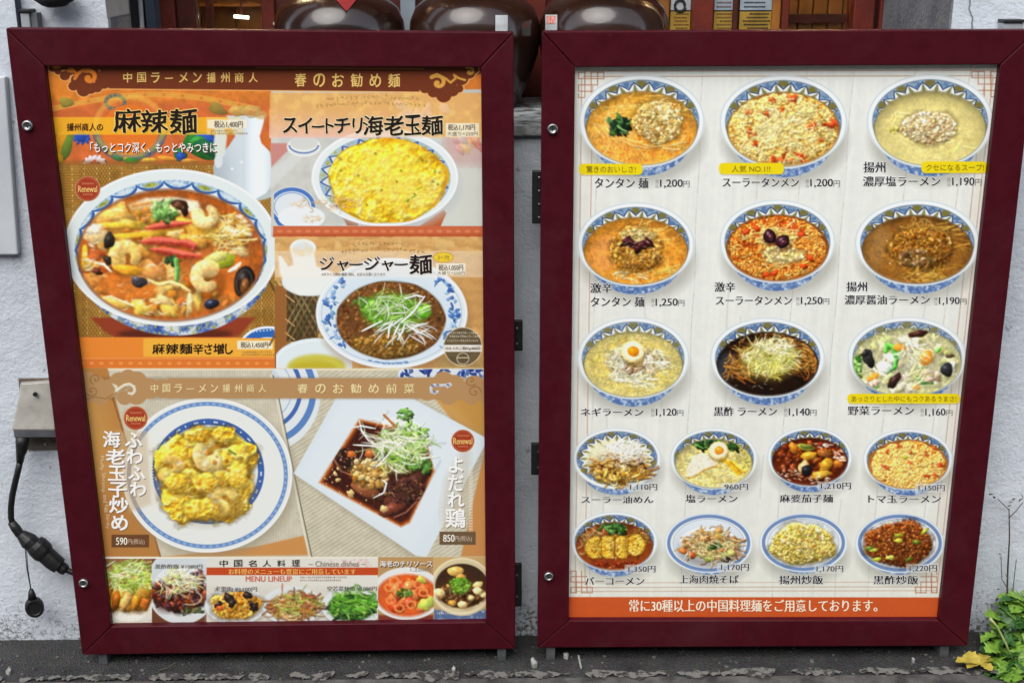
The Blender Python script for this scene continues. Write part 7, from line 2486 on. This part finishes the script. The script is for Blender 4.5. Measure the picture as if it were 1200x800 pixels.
wc = on_ground(1172, 775)
weed = thing('leafy_weed', (1.06, .02, 0), 'leafy green weed with toothed leaves at the foot of the right wall', 'weed')
r_ = random.Random(11)
for k in range(180):
    px, py = r_.uniform(1130, 1222), 0
    f = (px - 1120) / 80
    py = r_.uniform(815 - 128 * min(1, max(.25, f * 1.2)), 808)
    Y = .085 - .15 * max(0, (py - 690) / 115) + r_.uniform(-.015, .015)
    if py > 752 and px < 1166 or py < 735 and px < 1142: continue
    c = Vector(at(px, py, Y))
    c.z = max(c.z, .012)
    a = r_.uniform(0, 6.28)
    dv = Vector((math.cos(a) * .8 - .15, -abs(math.sin(a)) * .8 - .1, r_.uniform(.1, .8)))
    bm = NB()
    L_ = r_.uniform(.04, .082)
    leaf(bm, c - dv.normalized() * L_ * .5, dv, L_, L_ * r_.uniform(.3, .46), r_.choice((3, 4, 5)), r_.uniform(.2, 1.1), k, .55)
    for v in bm.verts: v.co.z, v.co.y = max(v.co.z, .004), min(v.co.y, .1)
    obj('leaf', bm, M_L1 if r_.random() < .55 else M_L2, weed, smooth=True)
    if k % 4 == 0:
        bm = NB(); tube(bm, [(c.x, min(c.y, .095), c.z), (c.x + .006, c.y + .012, c.z * .5), (c.x + .015, min(c.y + .02, .095), 0)], .0012, 6)
        obj('stem', bm, M_L2, weed)
bm = NB(); tube(bm, path([(1160, 724), (1168, 733), (1178, 752), (1188, 776)], -.02), [.003, .002, .002, .0024], 8)
tag(obj('flower_stalk', bm, M_PALE, weed, smooth=True), 'bare pale stalk')

dry = thing('dry_weed', (*at(1180, 715, .085)[:2], .0), 'tall thin dry weed with a forked top, against the right wall', 'weed')
bm = NB()
DY = .082
for pts, rr_ in (([(1179, 748), (1180, 705), (1181, 665), (1183, 630), (1182.5, 596)], [.0022, .002, .0017, .0014, .0011]), ([(1182.5, 597), (1175, 590), (1169, 584)], [.001, .0009, .0007]), ([(1183, 606), (1191, 598), (1199, 588)], [.0011, .0009, .0007]), ([(1182, 740), (1186, 700), (1191, 655)], [.0014, .0011, .0007]), ([(1174, 745), (1173, 712), (1176, 700)], [.0012, .001, .0006]), ([(1181, 690), (1174, 678), (1173, 650)], [.001, .0008, .0006])):
    tube(bm, path(pts, DY), rr_, 6)
obj('stem', bm, M_STEM, dry)
M_DLEAF = noise_mat('dry_leaf', (56, 58, 40), (86, 84, 60), 60, .8)
for k, (px, py) in enumerate([(1164, 579), (1167, 583), (1171, 578), (1165, 584), (1187, 588), (1190, 584), (1194, 588), (1186, 592), (1199, 584), (1172, 650), (1175, 655), (1178, 672), (1172, 690), (1176, 698), (1174, 705), (1170, 700), (1196, 578)]):
    c = at(px, py, DY - .003)
    a = r_.uniform(0, 6.28)
    bm = NB()
    leaf(bm, c, (math.cos(a), -.3, math.sin(a)), r_.uniform(.007, .012), .0035, 2, .3, k, .2)
    obj('small_leaf', bm, M_DLEAF, dry)

yl = on_ground(1148, 786)
bm = NB()
for k, (a, L_) in enumerate(((2.9, .05), (3.6, .036), (.4, .04), (1.1, .042), (2.1, .044), (5.2, .03))):
    leaf(bm, (yl[0], yl[1], .016), (math.cos(a), math.sin(a) * .9, .3), L_, L_ * .42, 3, .3, k + 50, .35)
for v in bm.verts: v.co.z = max(v.co.z, .006)
tag(obj('fallen_leaf', bm, M_L3, smooth=True), 'curled yellow leaf lying beside the right board\'s corner', 'leaf')

# scraps and grit
M_SCRAP = noise_mat('paper_scrap', (138, 138, 132), (172, 172, 166), 50, .8)
for (px, py, s_, lb) in ((626, 776, 7, 'torn white scrap on the asphalt in the gap between the boards'), (532, 784, 3.2, 'tiny white chip under the left board\'s right end'), (663, 768, 4.2, 'grey paper scrap under the right board\'s left corner'), (1070, 773, 3, 'small white chip under the right board\'s right end'), (10, 786, 4, 'pale chip at the left edge of the asphalt')):
    g = on_ground(px, py, .005)
    bm = NB()
    k = s_ * .0016
    r2 = random.Random(px)
    top = []
    for i in range(7):
        a = i / 7 * 6.283
        q_ = k * r2.uniform(.6, 1.2)
        top.append((g[0] + q_ * math.cos(a) * .8, g[1] + q_ * 1.4 * math.sin(a), .006 + r2.uniform(0, .006)))
    vs = [bm.verts.new(p) for p in top]
    c = bm.verts.new((g[0], g[1], .012))
    for i in range(7): bm.faces.new((vs[i], vs[(i + 1) % 7], c))
    lo_ = [bm.verts.new((p[0], p[1], .001)) for p in top]
    for i in range(7): bm.faces.new((vs[(i + 1) % 7], vs[i], lo_[i], lo_[(i + 1) % 7]))
    tag(obj('litter_scrap', bm, M_SCRAP), lb, 'scrap', 'white scraps on the asphalt')
g, g2 = on_ground(678, 768, .006), on_ground(681, 782, .006)
bm = NB(); tube(bm, [g, g2], .0022, 8)
tag(obj('cigarette_end', bm, M_SCRAP), 'thin white stick lying under the right board near its left end', 'stick')
bm = NB(); g, g2 = on_ground(186, 785, .004), on_ground(206, 776, .02)
tube(bm, [g, (.5 * (g[0] + g2[0]), .5 * (g[1] + g2[1]), .01), g2], .0012, 6)
tag(obj('twig', bm, M_STEM), 'thin brown twig on the asphalt below the left board', 'twig')
bm = NB()
r2 = random.Random(2)
for k in range(260):
    x, y = r2.uniform(-1.05, 1.1), r2.uniform(-.07, .095)
    s_ = r2.uniform(.0015, .005)
    mtx = Matrix.Translation((x, y, s_ * .3)) @ Matrix.Rotation(r2.uniform(0, 3), 4, 'Z') @ Matrix.Diagonal((s_, s_ * r2.uniform(.6, 1), s_ * .6, 1))
    bmesh.ops.create_icosphere(bm, subdivisions=1, radius=1, matrix=mtx)
tag(obj('grit', bm, noise_mat('grit', (44, 43, 41), (112, 109, 103), 9, .9)), kind='stuff')
